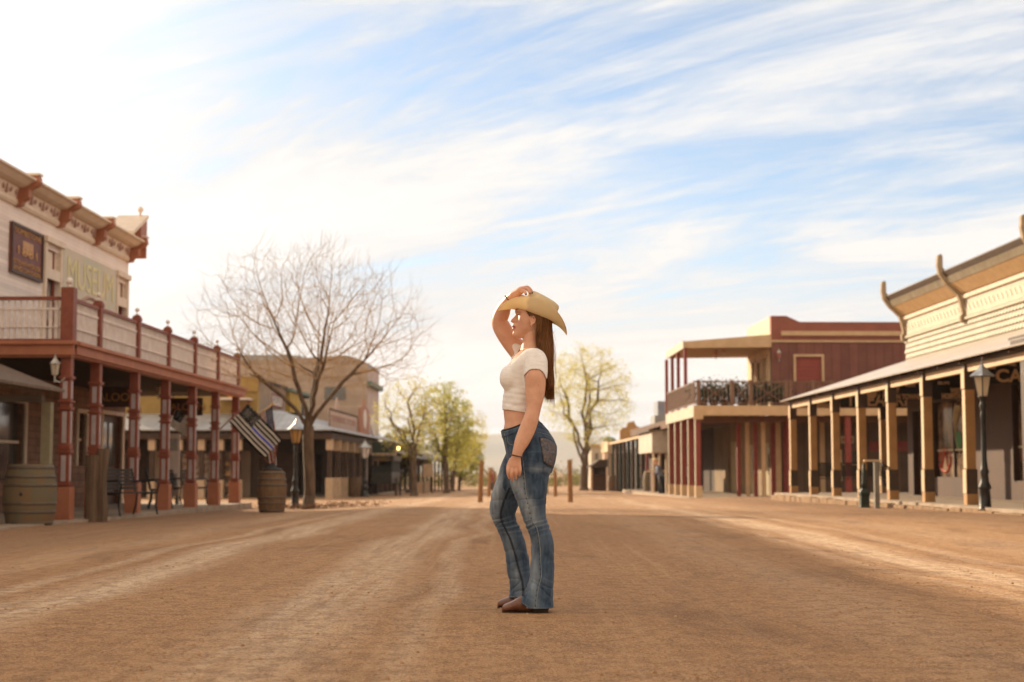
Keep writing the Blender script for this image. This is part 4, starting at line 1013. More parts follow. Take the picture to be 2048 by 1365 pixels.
# goods in front of the shops under the corner of the arcade
def shelf(fr, u, s, z, w, d, h, label, m_, seed, rows=5):
    t = fempty('display_shelf', fr, u, s, z, label, 'shelf'); A = (u, s, z); mb = MB(); rg = random.Random(seed)
    mb.box(u - w / 2, u - w / 2 + .05, s, s + d, z, z + h).box(u + w / 2 - .05, u + w / 2, s, s + d, z, z + h).box(u - w / 2 + .051, u + w / 2 - .051, s + d - .03, s + d - .002, z + .02, z + h - .01)
    for k in range(rows): zz = z + .08 + (h - .2) * k / (rows - 1); mb.box(u - w / 2 + .051, u + w / 2 - .051, s + .002, s + d - .031, zz, zz + .04)
    mb.build('frame', m_, t, A)
    gd = MB()
    for k in range(rows - 1):
        x = u - w / 2 + .1; zz = z + .12 + (h - .2) * k / (rows - 1)
        while x < u + w / 2 - .25: ww = rg.uniform(.08, .22); gd.box(x, x + ww, s + .05, s + d - .08, zz + .001, zz + rg.uniform(.1, (h - .2) / rows * .85), m=rg.randrange(3)); x += ww + .02
    gd.build('goods', [MATS['bark'], BEIGEP, OCH], t, A)
shelf(LF, LF.u(452, 72.6), 72.6, ZB, .9, .4, 2.1, 'tall open shelf of goods seen between the last red posts', BEIGEP, 1)
t = fempty('wares_rack', LF, LF.u(398, 72.6), 72.6, ZB, 'wide dark rack hung with blankets behind the middle red posts', 'rack'); A = (LF.u(398, 72.6), 72.6, ZB); x0 = A[0]
MB().box(x0 - 1.2, x0 - 1.1, 72.6, 72.7, ZB, 1.7).box(x0 + 1.1, x0 + 1.2, 72.6, 72.7, ZB, 1.7).box(x0 - 1.099, x0 + 1.099, 72.6, 72.68, 1.6, 1.68).build('frame', WOODD, t, A)
MB().box(x0 - 1.0, x0 - .3, 72.58, 72.62, .1, 1.6).box(x0 - .25, x0 + .4, 72.57, 72.61, -.1, 1.6).box(x0 + .45, x0 + 1.0, 72.58, 72.62, .2, 1.6).build('blankets', mat('patterned_blanket', (.22, .13, .09), (.42, .33, .27), 6, .9, lo=.45, hi=.55), t, A)

# carriage parked by the far arcade
BLACKC = mat('black_canvas', (.02, .022, .022), (.035, .035, .035), 5, .85)
def wheel(mb, c, r, ax='s', n=12, tk=.03):
    """spoked wheel in the plane of the street (normal across)"""
    k = 24; ring_ = [(c[0], c[1] + r * cos(2 * pi * j / k), c[2] + r * sin(2 * pi * j / k)) for j in range(k + 1)]
    mb.tube(ring_, tk, 6, cap=False); mb.tube([(c[0] - .08, c[1], c[2]), (c[0] + .08, c[1], c[2])], .06, 8)
    for j in range(n): q = 2 * pi * j / n; mb.tube([c, (c[0], c[1] + r * cos(q), c[2] + r * sin(q))], .014, 4)
sc_ = 86.0; uc = LF.u(772, sc_); zc0 = LF.z(990, sc_); cg = fempty('stage_coach', LF, uc, sc_, zc0, 'dark stage coach with a canopy parked before the far arcade', 'carriage'); A = (uc, sc_, zc0)
L2 = 2.3
MB().box(uc - .55, uc + .55, sc_ - L2, sc_ + L2, zc0 + .75, zc0 + .85).box(uc - .55, uc - .50, sc_ - L2, sc_ + L2, zc0 + .851, zc0 + 1.35).box(uc + .50, uc + .55, sc_ - L2, sc_ + L2, zc0 + .851, zc0 + 1.35).box(uc - .499, uc + .499, sc_ - L2, sc_ - L2 + .05, zc0 + .851, zc0 + 1.35).build('body', IRON, cg, A)
MB().box(uc - .65, uc + .65, sc_ - L2 - .1, sc_ + L2 + .1, zc0 + 2.15, zc0 + 2.22).box(uc + .60, uc + .64, sc_ - L2, sc_ + L2, zc0 + 1.95, zc0 + 2.149).build('canopy', IRON, cg, A)
MB().box(uc + .51, uc + .56, sc_ - L2, sc_ + L2, zc0 + 1.351, zc0 + 1.949).box(uc - .58, uc + .509, sc_ + L2 - .05, sc_ + L2, zc0 + .86, zc0 + 1.949).box(uc - .58, uc + .509, sc_ - L2 + .2, sc_ - L2 + .24, zc0 + 1.1, zc0 + 1.7).build('side_curtain', BLACKC, cg, A)
for k in range(4):
    for sx in (-.5, .5): MB().box(uc + sx - .025, uc + sx + .025, sc_ - L2 + .1 + k * 1.2, sc_ - L2 + .15 + k * 1.2, zc0 + 1.351, zc0 + 2.149).build('canopy_post', IRON, cg, A)
for k in range(3): MB().box(uc - .45, uc + .45, sc_ - 1.3 + k * 1.1, sc_ - .9 + k * 1.1, zc0 + 1.1, zc0 + 1.18).box(uc - .45, uc + .45, sc_ - .9 + k * 1.1, sc_ - .86 + k * 1.1, zc0 + 1.1, zc0 + 1.55).build('bench_seat', WOODD, cg, A)
for sx in (-.68, .68):
    for ds, r_ in ((-1.2, .5), (1.2, .58)):
        wm = MB(); wheel(wm, (uc + sx, sc_ + ds, zc0 + r_ + .03), r_); wm.build('wheel', BROWNF, cg, A)
# a second dark panel: the shop sign hung over it
sgn_u = UB + .15
t = fempty('shop_sign', LF, UB + .2, 84, 1.2, 'dark shop board with orange and cream lettering hung under the far arcade', 'sign'); A = (UB + .2, 84, 1.2)
MB().box(LF.u(746, 84), LF.u(786, 84), 84, 84.06, LF.z(918, 84), LF.z(905, 84)).build('board', mat('grey_sign', (.30, .27, .24), (.5, .3, .12), 5, .6, lo=.45, hi=.55), t, A)
MB().box(LF.u(744, 84.1), LF.u(790, 84.1), 84.08, 84.2, LF.z(902, 84), LF.z(880, 84)).build('valance', DKGR, t, A); MB().tube([(LF.u(748, 84), 84.1, LF.z(880, 84)), (LF.u(748, 84), 84.1, 2.24)], .02, 5).tube([(LF.u(784, 84), 84.1, LF.z(880, 84)), (LF.u(784, 84), 84.1, 2.24)], .02, 5).tube([(LF.u(749, 84), 84.05, LF.z(906, 84)), (LF.u(749, 84), 84.1, LF.z(901, 84))], .012, 5).tube([(LF.u(783, 84), 84.05, LF.z(906, 84)), (LF.u(783, 84), 84.1, LF.z(901, 84))], .012, 5).build('hanger', IRON, t, A)

# ---- street lamps
def street_lamp(p, h, label, lamp_m, group=None, k=1.0, rot=0):
    """cast iron post with a fluted base and a six-sided tapering glass lantern"""
    t = empty('street_lamp', p, rot, label, 'street lamp', group); hl = h - .62 * k
    prof = [(.15, 0), (.15, .04), (.12, .08), (.11, .30), (.10, .42), (.125, .44), (.125, .48), (.085, .56), (.075, .70), (.095, .74), (.07, .80), (.055, .95), (.05, hl * .62), (.045, hl - .40), (.065, hl - .36), (.045, hl - .30), (.05, hl - .22), (.075, hl - .17), (.05, hl - .12), (.06, hl - .03), (.10, hl)]
    MB().lathe((0, 0, 0), [(r * (k if k < 1.1 or k > 1.5 else k * .8), z) for r, z in prof], 14).build('lamp_post', IRON, t, smooth=True)
    lm = MB(); lm.lathe((0, 0, hl), [(.085 * k, 0), (.09 * k, .012), (.145 * k, .30 * k), (.15 * k, .31 * k)], 6)
    lm.build('lamp_glass', lamp_m, t)
    f = MB()
    for j in range(6):
        q = 2 * pi * j / 6; f.tube([(.092 * k * cos(q), .092 * k * sin(q), hl), (.152 * k * cos(q), .152 * k * sin(q), hl + .31 * k)], .010 * k, 5)
    f.lathe((0, 0, hl + .31 * k), [(.165 * k, 0), (.165 * k, .012)], 6)
    f.build('lamp_frame', IRON, t)
    MB().lathe((0, 0, hl + .322 * k), [(.225 * k, 0), (.215 * k, .010), (.13 * k, .075 * k), (.065 * k, .135 * k), (.04 * k, .17 * k), (.018 * k, .19 * k), (.022 * k, .21 * k), (.008 * k, .235 * k), (.004 * k, .30 * k)], 6).build('lamp_cap', mat('weathered_cap', (.30, .30, .31), (.55, .54, .53), 9, .35, metal=.6) if 'weathered_cap' not in MATS else MATS['weathered_cap'], t)
    return t
AMB = mat('amber_lamp_glass', (.62, .42, .20), (.55, .36, .15), 5, .3, trans=.5)
p = W(590, 1008, 43); p.z = gz(p.x, p.y); street_lamp(p, 2.50, 'black street lamp with amber glass between the flag barrel and the bare tree', AMB, k=1.15)
p = W(729, 998, 76); p.z = gz(p.x, p.y) + .02; street_lamp(p, 2.85, 'dark street lamp with a white head before the far arcade', RAILW, k=1.6)
p = W(1971, 1029, 28.0); p.z = gz(p.x, p.y) - .02; street_lamp(p, 2.78, 'tall black cast-iron street lamp with frosted glass before the cafe on the right', FROST, k=1.12, rot=.26)
# small lit lamp at the end of the arcade
t = fempty('porch_lamp', LF, UB + .3, LF.s(797, UB + .3), 2.05, 'small glowing yellow lamp at the end of the arcade', 'lamp'); sL = LF.s(797, UB + .3); A = (UB + .3, sL, 2.05)
MB().sphere((UB + .3, sL, LF.z(893, sL)), .10, 12).build('bulb', mat('lit_bulb', (1, .7, .3), None, 5, .5, emit=(1.0, .62, .18, 5.0)), t, A, smooth=True)
MB().tube([(UB + .3, sL, LF.z(893, sL) + .1), (UB + .3, sL, LF.z(893, sL) + .3), (UB - .1, sL, LF.z(893, sL) + .3)], .015, 6).build('arm', IRON, t, A)
# barrel and planter things by the far arcade
p = W(711, 998, 77); barrel(p.x, p.y, .95, .36, 'brown barrel standing by the dark street lamp of the far arcade', zoff=.02)
# far flag and yellow notice on a stand
s_ = 95.0; Bp = W(812, 898, s_); draped_flag('small red and white striped flag hanging from the far arcade', W(822, 893, s_), Bp, W(828, 938, s_) - Bp, (FR, FW, FN, FW), [W(806, 903, s_), W(823, 892, s_)], VAR)
p = W(856, 985, 98); z_ = gz(p.x, p.y); t = empty('notice_board', (p.x, p.y, z_), 0, 'tan notice board on posts beside the trees left of the street', 'board')
MB().box(-.32, .32, -.03, .03, (985 - 952) * 98 / F, (985 - 926) * 98 / F).build('panel', BEIGEP, t); MB().box(-.30, -.24, .031, .09, 0, 1.75).box(.24, .30, .031, .09, 0, 1.75).build('post', BROWNF, t)
# farther low arcade on the left past the coach
fa2 = fempty('low_shop_row', LF, -9.2, 104.5, -.7, 'low dark shop row with a porch under the trees at the far left', 'building'); A = (-9.2, 104.5, -.7)
MB().box(-16, -11.4, 104.5, 150, -1.3, 2.4).build('wall', SHOPW, fa2, A)
MB().prism([(-9.0, 104.4, 1.7), (-11.6, 104.4, 2.5), (-11.6, 104.4, 2.42), (-9.0, 104.4, 1.62)], (0, 46, 0)).build('porch_roof', BROWNF, fa2, A)
for k in range(12): MB().box(-9.2, -9.06, 104.8 + k * 4, 104.94 + k * 4, -1.3, 1.64).build('post', BROWNF, fa2, A)
for k in range(10): MB().box(-11.39, -11.3, 106 + k * 4.4, 108.2 + k * 4.4, -.6, 1.3).build('shop_window', GLASS, fa2, A)
MB().box(-9.1, -9.0, 105, 118, -.75, .05).build('low_wall', mat('tan_wall', (.42, .27, .15), (.34, .2, .11), 3, .85), fa2, A)

# wooden posts with a rope down the middle of the road
POSTW = mat('post_wood', (0.34, 0.18, 0.08), (0.24, 0.12, 0.055), 6, .85, bump=.006, stretch=(3, 3, .4))
ROPE = mat('rope', (0.40, 0.28, 0.16), (.3, .2, .11), 40, .9)
rows = {-1: [(960, 1002, 922, 46.0), (977.5, 991, 936, 64.0), (988, 985, 944, 84.0)], 1: [(1141, 1002, 920, 46.0), (1111, 992, 936, 64.0), (1094, 985, 944, 84.0)]}
for sd_, L_ in rows.items():
    tops = []
    for n_, (px, yb, yt, Y) in enumerate(L_):
        b_ = W(px, yb, Y); zb_ = gz(b_.x, b_.y); zt_ = W(px, yt, Y).z
        lab = ('nearest', 'second', 'farthest')[n_] + (' wooden rope post left of the woman in mid-road' if sd_ < 0 else ' wooden rope post right of the woman in mid-road')
        t = empty('wooden_post', (b_.x, b_.y, zb_), 0, lab, 'post', 'rope posts in the road'); r_ = .072
        tilt_ = Vector((.05 if sd_ < 0 else -.02, 0, zt_ - zb_))
        pm = MB().tube([(0, 0, -.05), tuple(tilt_ * .5), tuple(tilt_)], [r_ * 1.1, r_, r_], 10); pm.build('timber', POSTW, t, None, smooth=False)
        MB().lathe((tilt_.x * .94, 0, tilt_.z * .93), [(r_ + .012, 0), (r_ + .014, .02), (r_ + .012, .04)], 10).build('rope_ring', ROPE, t)
        tops.append(Vector((b_.x + tilt_.x, b_.y, zb_ + tilt_.z * .95)))
    for n_, (a, b) in enumerate(zip(tops, tops[1:])):
        pts = [a + (b - a) * k / 12 - Vector((0, 0, .42 * 4 * (k / 12) * (1 - k / 12) * .6)) for k in range(13)]
        o = MB().tube([tuple(q - a) for q in pts], .014, 6, cap=False).build('rope', ROPE, None); o.location = a
        tag(o, 'sagging rope from the %s to the %s post %s of the woman' % (('nearest', 'second')[n_], ('second', 'farthest')[n_], 'left' if sd_ < 0 else 'right'), 'rope', 'ropes between the posts')
# ==================================================================== RIGHT: the cream cafe with its long awning
UR, ZR = 9.33, 0.12; AR = (UR, 29.85, ZR)
CREAM = mat('cream_pressed_metal', (0.44, 0.38, 0.29), (0.35, 0.29, 0.21), 3, 0.6)
CREAM_L = mat('cream_panel', (0.50, 0.44, 0.34), (0.42, 0.36, 0.27), 3, 0.6)
OCHRE = mat('ochre_cove', (0.50, 0.32, 0.16), (0.43, 0.26, 0.12), 5, 0.65)
TANP = mat('tan_post_paint', (0.42, 0.23, 0.095), (0.34, 0.18, 0.07), 3, .6)
EDGE = mat('cream_paint_lit_face', (0.62, 0.46, 0.29), (0.54, 0.39, 0.24), 4, .6)  # cream paint, also the sunlit sides put onto the tan posts
DKB = mat('dark_brown_paint', (0.075, 0.045, 0.030), (0.055, 0.032, 0.022), 5, .55)
CEIL = mat('awning_ceiling', (0.14, 0.058, 0.022), (0.10, 0.042, 0.017), 3, .75, planks=(1, .22), pdepth=.35)  # darkened in colour for the shade beneath awning and balcony
BRW = mat('brown_cafe_wall', (0.075, 0.030, 0.012), (0.055, 0.022, 0.009), 1.4, .6)  # wall colour includes the shade of the awning
SIGNB = mat('black_sign_board', (0.022, 0.018, 0.015), (0.035, 0.028, 0.022), 4, .5)
PEACH = mat('peach_lettering', (0.86, 0.62, 0.38), (0.78, 0.54, 0.32), 12, .5)
PEACH_D = mat('dull_lettering', (0.85, 0.62, 0.42), None, 12, .6)
cafe = fempty('cafe_building', RF, UR, 29.85, ZR, 'cream building with a flared horned cornice and a long corrugated awning on tan posts', 'building')
UWc = 11.86; SEc = 43.5; SNc = 16.0
Q = lambda z: .74 + (z - .74) * .956
# floor
tag(MB().box(UR - .42, 24, SNc, 47.8, -.6, ZR).build('pavement', DECKC, None), kind='structure')
pv = [o for o in bpy.data.objects if o.name.startswith('pavement')][-1]; pv.location = RF.w(0, 0, 0); pv.rotation_euler = (0, 0, -RF.a)
KERB = mat('kerb_stone', (0.32, 0.20, 0.11), (0.20, 0.12, 0.065), 5, .9, bump=.02)
kb = MB(); s_ = SNc; rg = random.Random(6)
while s_ < 47.2: L_ = rg.uniform(.5, 1.1); kb.box(UR - .58 + rg.uniform(-.03, .03), UR - .425, s_, s_ + L_ - .03, -.2, ZR - .03 - rg.uniform(0, .04)); s_ += L_
o = kb.build('kerb', KERB, None, bevel=.015); o.location = RF.w(0, 0, 0); o.rotation_euler = (0, 0, -RF.a); tag(o, kind='structure')
# upper wall covered with stamped shingles
UP0, UP1 = 3.5, 4.66
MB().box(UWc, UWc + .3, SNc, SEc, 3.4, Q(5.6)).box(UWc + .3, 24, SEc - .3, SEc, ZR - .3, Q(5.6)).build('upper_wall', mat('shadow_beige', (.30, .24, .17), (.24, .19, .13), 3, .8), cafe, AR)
tl = MB(); row = 0; z = 3.75
while z < 4.42:
    s_ = SNc + (row % 2) * .11
    while s_ < SEc - .2:
        if s_ > 25:
            tl.add([(UWc - .006, s_ + .02, z + .12), (UWc - .006, s_ + .20, z + .12), (UWc - .040, s_ + .20, z + .03), (UWc - .048, s_ + .11, z - .01), (UWc - .040, s_ + .02, z + .03), (UWc - .002, s_ + .01, z + .03), (UWc - .002, s_ + .21, z + .03)], [(0, 1, 2, 3, 4), (4, 3, 2, 6, 5)])
        s_ += .22
    z += .145; row += 1
tl.build('stamped_shingles', CREAM_L, cafe, AR)
sweep = lambda prof, name, m, **k: MB().prism([(u, SNc, Q(z)) for u, z in prof], (0, SEc - SNc + .03, 0)).build(name, m, cafe, AR, **k)
sweep([(UWc, 4.62), (UWc - .08, 4.64), (UWc - .08, 4.70), (UWc, 4.72)], 'string_course', CREAM_L)
sweep([(UWc, 4.725), (UWc - .03, 4.725), (UWc - .03, 5.16), (UWc, 5.16)], 'frieze', CREAM_L)
sweep([(UWc, 5.165), (UWc - .10, 5.18), (UWc - .12, 5.27), (UWc, 5.30)], 'frieze_cap', CREAM_T)
sweep([(UWc, 5.305), (UWc - .12, 5.305), (UWc - .40, 5.56), (UWc - .34, 5.62), (UWc, 5.62)], 'cove', OCHRE)
sweep([(UWc, 5.745), (UWc - .50, 5.745), (UWc - .58, 5.86), (UWc - .56, 5.90), (UWc, 5.98)], 'gutter', DKB)
dn = MB().prism([(u, SNc, Q(z)) for u, z in [(UWc, 5.625), (UWc - .42, 5.57), (UWc - .48, 5.74), (UWc, 5.74)]], (0, SEc - SNc + .03, 0)); s_ = 25.0
while s_ < SEc - .1: dn.prism([(UWc - .415, s_, Q(5.59)), (UWc - .445, s_, Q(5.585)), (UWc - .505, s_, Q(5.735)), (UWc - .47, s_, Q(5.738))], (0, .05, 0)); s_ += .14
dn.build('dentil_band', CREAM, cafe, AR)
zg = MB(); s_ = 25.2; k = 0
while s_ < SEc - .3:
    zg.prism([(UWc - .0305, s_, 4.68), (UWc - .0305, s_ + .05, 4.68), (UWc - .0305, s_ + .20, 4.83), (UWc - .0305, s_ + .15, 4.83)], (-.018, 0, 0)); s_ += .30
zg.build('zigzag_relief', CREAM_T, cafe, AR)
GREYW = mat('worn_horn_paint', (0.40, 0.30, 0.20), (0.28, 0.20, 0.13), 6, .75)
for s_ in (SEc - .10, 38.0, 32.0, 26.5, 21.8):
    hp = [(UWc - .02, 4.55), (UWc - .14, 4.58), (UWc - .16, 4.72), (UWc - .10, 4.80), (UWc - .16, 5.10), (UWc - .22, 5.28), (UWc - .50, 5.56), (UWc - .66, 5.80), (UWc - .70, 6.05), (UWc - .68, 6.30), (UWc - .60, 6.34), (UWc - .56, 6.28), (UWc - .56, 5.98), (UWc - .30, 5.70), (UWc - .02, 5.40)]
    MB().prism([(u, s_ - .075, Q(z)) for u, z in hp], (0, .15, 0)).build('horn_bracket', GREYW, cafe, AR, bevel=.012)
# lower wall: shop front with large painted windows and brown piers
hs = [(37.9, 40.9, .62, 2.55), (30.8, 34.7, .55, 2.7), (24, 28.8, .62, 2.7), (41.6, 42.8, ZR, 2.4)]
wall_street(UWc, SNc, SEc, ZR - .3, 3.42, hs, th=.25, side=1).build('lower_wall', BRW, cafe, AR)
PG = mat('painted_shop_glass', (0.10, 0.065, 0.045), (0.34, 0.24, 0.17), 1.6, .10, spec=.8, detail=6, lo=.42, hi=.62)
PR_ = mat('red_glass_paint', (.50, .09, .05), None, 5, .6); PC_ = mat('cream_glass_paint', (.62, .52, .34), None, 5, .6); PGn = mat('green_glass_paint', (.06, .24, .08), None, 5, .6)
for i, (a, b, c, d) in enumerate(hs):
    f = MB().box(UWc - .05, UWc + .08, a - .07, a, c, d + .07).box(UWc - .05, UWc + .08, b, b + .07, c, d + .07).box(UWc - .05, UWc + .079, a, b, d, d + .07)
    fo = f.build('shop_window' if i < 3 else 'door_frame', DKB, cafe, AR)
    if i == 3:
        dd = MB().box(UWc + .12, UWc + .17, a, b, c, d).build('door', WOODD, cafe, AR); continue
    MB().box(UWc + .10, UWc + .12, a, b, c, d).build('pane', PG, fo, AR)
    MB().box(UWc + .04, UWc + .09, (a + b) / 2 - .03, (a + b) / 2 + .03, c, d).build('mullion', DKB, fo, AR)
    dc = MB(); sc__ = a + (b - a) * .80; dc.tube([(UWc + .088, sc__ + .5 * cos(q), 1.05 + .30 * sin(q)) for q in [2 * pi * k / 20 for k in range(20)]], .03, 4).tube([(UWc + .088, sc__ - .3, .85), (UWc + .088, sc__, 1.35), (UWc + .088, sc__ + .3, .85)], .03, 4)
    dc.build('red_window_paint', PR_, fo, AR)
    dc = MB(); s2_ = a + (b - a) * .38; dc.tube([(UWc + .088, s2_ + .34 * sin(q), 2.45 - .40 * q) for q in [pi * k / 10 for k in range(11)]], [.09, .10, .09, .07, .05, .04, .03, .03, .02, .02, .01], 5)
    dc.box(UWc + .070, UWc + .085, a, b, 1.28, 1.33); dc.build('cream_window_paint', PC_, fo, AR)
    MB().sphere((UWc + .09, s2_ + .1, 1.55), (.012, .35, .22), 10).build('green_window_paint', PGn, fo, AR)
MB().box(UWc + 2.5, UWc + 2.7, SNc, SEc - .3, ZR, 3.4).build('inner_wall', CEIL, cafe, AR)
# awning: eave along the street, hipped round the far corner
ze = 2.87; zw = 3.84; So = 47.3
aw = MB(); ue = UR - .30
aw.add([(ue, SNc, ze), (UWc + .02, SNc, zw), (UWc + .02, SEc + .02, zw), (ue, So, ze)], [(0, 1, 2, 3)])
aw.add([(ue, So, ze), (UWc + .02, SEc + .02, zw), (20, SEc + .02, zw), (20, So, ze)], [(0, 1, 2, 3)])
CORR = mat('corrugated_awning', (0.62, 0.56, 0.50), (0.50, 0.43, 0.37), 2.2, .45, metal=.25, planks=(1, .09), pdepth=.85)
ao = aw.build('awning_roof', CORR, cafe, AR); m_ = ao.modifiers.new('t', 'SOLIDIFY'); m_.thickness = .02; m_.offset = 1
cl = MB(); cl.add([(ue + .1, SNc, ze - .012), (ue + .1, So - .1, ze - .012), (UWc, SEc, zw - .03), (UWc, SNc, zw - .03)], [(0, 1, 2, 3)]); cl.add([(ue + .1, So - .1, ze - .012), (20, So - .1, ze - .012), (20, SEc, zw - .03), (UWc, SEc, zw - .03)], [(0, 1, 2, 3)])
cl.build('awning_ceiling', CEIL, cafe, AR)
psr = [29.85 + 2.84 * k for k in range(0, 7)]
MB().box(UR - .05, UR + .05, SNc, 46.9, 2.66, 2.80).box(UR + .051, 20, 46.85, 46.95, 2.66, 2.80).build('eave_beam', EDGE, cafe, AR)
MB().box(UR - .09, UR + .09, SNc, 47.0, 2.805, 2.90).box(UR + .091, 20, 46.81, 46.99, 2.805, 2.90).build('eave_plate', DKB, cafe, AR)
for k in range(14):
    s_ = 24 + k * 1.42; MB().prism([(UR - .22, s_, ze - .06), (UWc, s_, zw - .13), (UWc, s_, zw - .035), (UR - .22, s_, ze - .015)], (0, .05, 0)).build('rafter', CEIL, cafe, AR)
def tan_post(u, s, cap_dark=DKB):
    w = .088
    b_ = MB().box(u - w * 1.25, u + w * 1.25, s - w * 1.25, s + w * 1.25, ZR - .02, ZR + .21).build('post', TANP, cafe, AR, bevel=.01)
    MB().box(u - w * 1.2, u + w * 1.2, s - w * 1.2, s + w * 1.2, ZR + .21, ZR + .68).build('plinth', cap_dark, b_, AR)
    MB().box(u - w, u + w, s - w, s + w, ZR + .68, 2.32).build('shaft', TANP, b_, AR)
    MB().box(u - w * 1.12, u + w * 1.12, s - w * 1.12, s + w * 1.12, 2.32, 2.89).build('capital', cap_dark, b_, AR)
    MB().box(u - w * 1.28, u - w * 1.121, s - w * 1.15, s + w * 1.15, 2.34, 2.72).box(u - w * 1.14, u - w * 1.001, s - w * .98, s + w * .98, ZR + .70, 2.315).box(u - w * 1.33, u - w * 1.201, s - w * 1.15, s + w * 1.15, ZR + .22, ZR + .67).build('lit_street_face', EDGE, b_, AR)  # pale slabs put the sunlit street side into the post's colour
for s_ in psr: tan_post(UR, s_)
for px in (1769, 1837): tan_post(RF.u(px, 46.89), 46.89)
# signs hanging across the awning
def cross_sign(px0, px1, y0, y1, s_, label, rows, big=PEACH, top=None):
    u0, u1 = RF.u(px0, s_), RF.u(px1, s_); z1, z0 = RF.z(y0, s_), RF.z(y1, s_)
    A = ((u0 + u1) / 2, s_, (z0 + z1) / 2); t = fempty('hanging_sign', RF, *A, label, 'sign')
    mb = MB().box(u0, u1, s_ - .025, s_ + .025, z0, z1)
    if top: mb.prism([(u0 + (u1 - u0) * a, s_ - .024, z1 + (z1 - z0) * b) for a, b in top], (0, .048, 0))
    mb.build('board', SIGNB, t, A)
    for txt, cx, cy, hh, w_, m_ in rows:
        o = text_mesh(txt, hh * (z1 - z0) * 1.38, m_, 'lettering', t, ((cx - .5) * (u1 - u0), -.030, (cy - .5) * (z1 - z0)), (pi / 2, 0, 0), .004, bold=.012)
        d = o.dimensions.x
        if d > 0: o.scale = (w_ * (u1 - u0) / d, 1, 1)
    return t, A
dome = [(.02, 0), (.98, 0), (.90, .30), (.72, .55), (.5, .62), (.28, .55), (.10, .30)]
flat_ = [(0.02, 0.0), (.98, 0.0), (.80, .40), (.2, .40)]
t, A = cross_sign(1684, 1832, 788, 816, 46.2, 'big black theatre sign with cream letters, farthest under the cafe awning', [('THEATRE', .52, .48, .86, .90, PEACH_D), ('IN THE OLD WEST', .62, 1.24, .28, .34, PEACH_D)], top=[(.0, 0), (1, 0), (.92, .55), (.62, .85), (.35, .85), (.06, .5)])
MB().sphere((RF.u(1747, 46.2), 46.16, RF.z(787, 46.2)), (.15, .012, .17), 14).build('emblem', PEACH_D, t, A)
t, A = cross_sign(1764, 1849, 777, 801, 41.6, 'black sign for beer in town, second farthest under the cafe awning', [('COLDEST', .26, .78, .38, .40, PEACH_D), ('BEER IN TOWN!', .5, .26, .42, .88, PEACH_D), ('OPEN DAILY', .72, 1.22, .16, .26, PEACH_D)], top=dome)
t, A = cross_sign(1870, 1946, 764, 800, 37.4, 'black western hospitality sign, second nearest under the cafe awning', [('WESTERN', .72, .48, .27, .50, PEACH_D), ('HOSPITALITY', .60, .18, .27, .74, PEACH_D), ('EST. 1881', .30, .92, .13, .30, PEACH_D)], top=flat_)
t, A = cross_sign(1950, 2110, 727, 768, 32.0, 'black cafe sign with large peach letters, nearest under the cafe awning', [('CAFE', .585, .36, .62, .57, PEACH), ('POOL ROOM', .16, .82, .20, .28, PEACH_D), ('& GRILL', .50, .96, .16, .13, PEACH_D)], top=[(.25, 0), (.99, 0), (.85, .35), (.45, .35)])
for s_, pxs in ((46.2, (1700, 1815)), (41.6, (1775, 1843)), (37.4, (1880, 1940)), (32.0, (1965, 2080))):
    for px in pxs:
        u_ = RF.u(px, s_); zz = RF.z({46.2: 778, 41.6: 766, 37.4: 752, 32.0: 716}[s_], s_)
        o = MB().tube([(u_, s_, zz - .12), (u_, s_, 2.92 + (u_ - UR) * .33)], .008, 4).build('hanger', IRON, cafe, AR)
# a pair of black wrought benches before the far wall and posters
bp = bench(RF, RF.u(1700, 46), 46, R(0), 'dark slatted bench under the farthest part of the cafe awning', z=ZR, group=None, L=2.2)
# the neighbouring awning corner at the right edge
nb = fempty('neighbour_awning', RF, RF.u(2034, 27), 27, 2.9, 'dark edged roof corner of the next awning at the right edge', 'awning'); A = (RF.u(2034, 27), 27, 2.9)
ua = RF.u(2026, 27); MB().prism([(ua, 27, RF.z(676, 27)), (ua + 2.2, 27, RF.z(676, 27) + .55), (ua + 2.2, 27, RF.z(676, 27) + .50), (ua, 27, RF.z(676, 27) - .05)], (0, -6.5, 0)).build('roof', DKB, nb, A)
MB().box(ua + .02, ua + .12, 20.5, 26.95, RF.z(700, 27), RF.z(676, 27) - .06).box(ua + .121, ua + 2.2, 26.85, 26.95, RF.z(700, 27), RF.z(676, 27) - .06).build('fascia', DKB, nb, A)
MB().box(ua + .14, ua + .36, 26.6, 26.82, .05, RF.z(700, 27)).build('post', DKB, nb, A)

# bollard and stand pipe before the awning
p = W(1729, 1003, 34.2); z_ = gz(p.x, p.y); t = empty('conical_bollard', (p.x, p.y, z_), 0, 'dark green conical iron bollard on a square base by the cafe posts', 'bollard')
k_ = 34.2 / F
MB().lathe((0, 0, 0), [(.15, -.05), (.15, .02), (.13, .04), (.13, .26), (.15, .28), (.15, .33), (.08, .42)], 4, sq=True).build('base', DKGR, t)
MB().lathe((0, 0, .42), [(.075, 0), (.055, .12), (.042, .30), (.03, .52), (.02, .53)], 10).build('cone', DKGR, t, smooth=True)
p = W(1754, 1005, 33.0); z_ = gz(p.x, p.y); t = empty('stand_post', (p.x, p.y, z_), 0, 'slim grey square post with a short top arm beside the conical bollard', 'post')
MB().box(-.05, .05, -.05, .05, -.05, .98).build('shaft', mat('grey_green_post', (.16, .15, .13), (.22, .2, .17), 5, .6), t, None); MB().box(-.26, .12, -.05, .05, .981, 1.02).build('arm', EDGE, t); MB().tube([(.12, 0, .92), (.26, 0, .86), (.30, 0, .70)], .02, 5).build('handle', IRON, t)
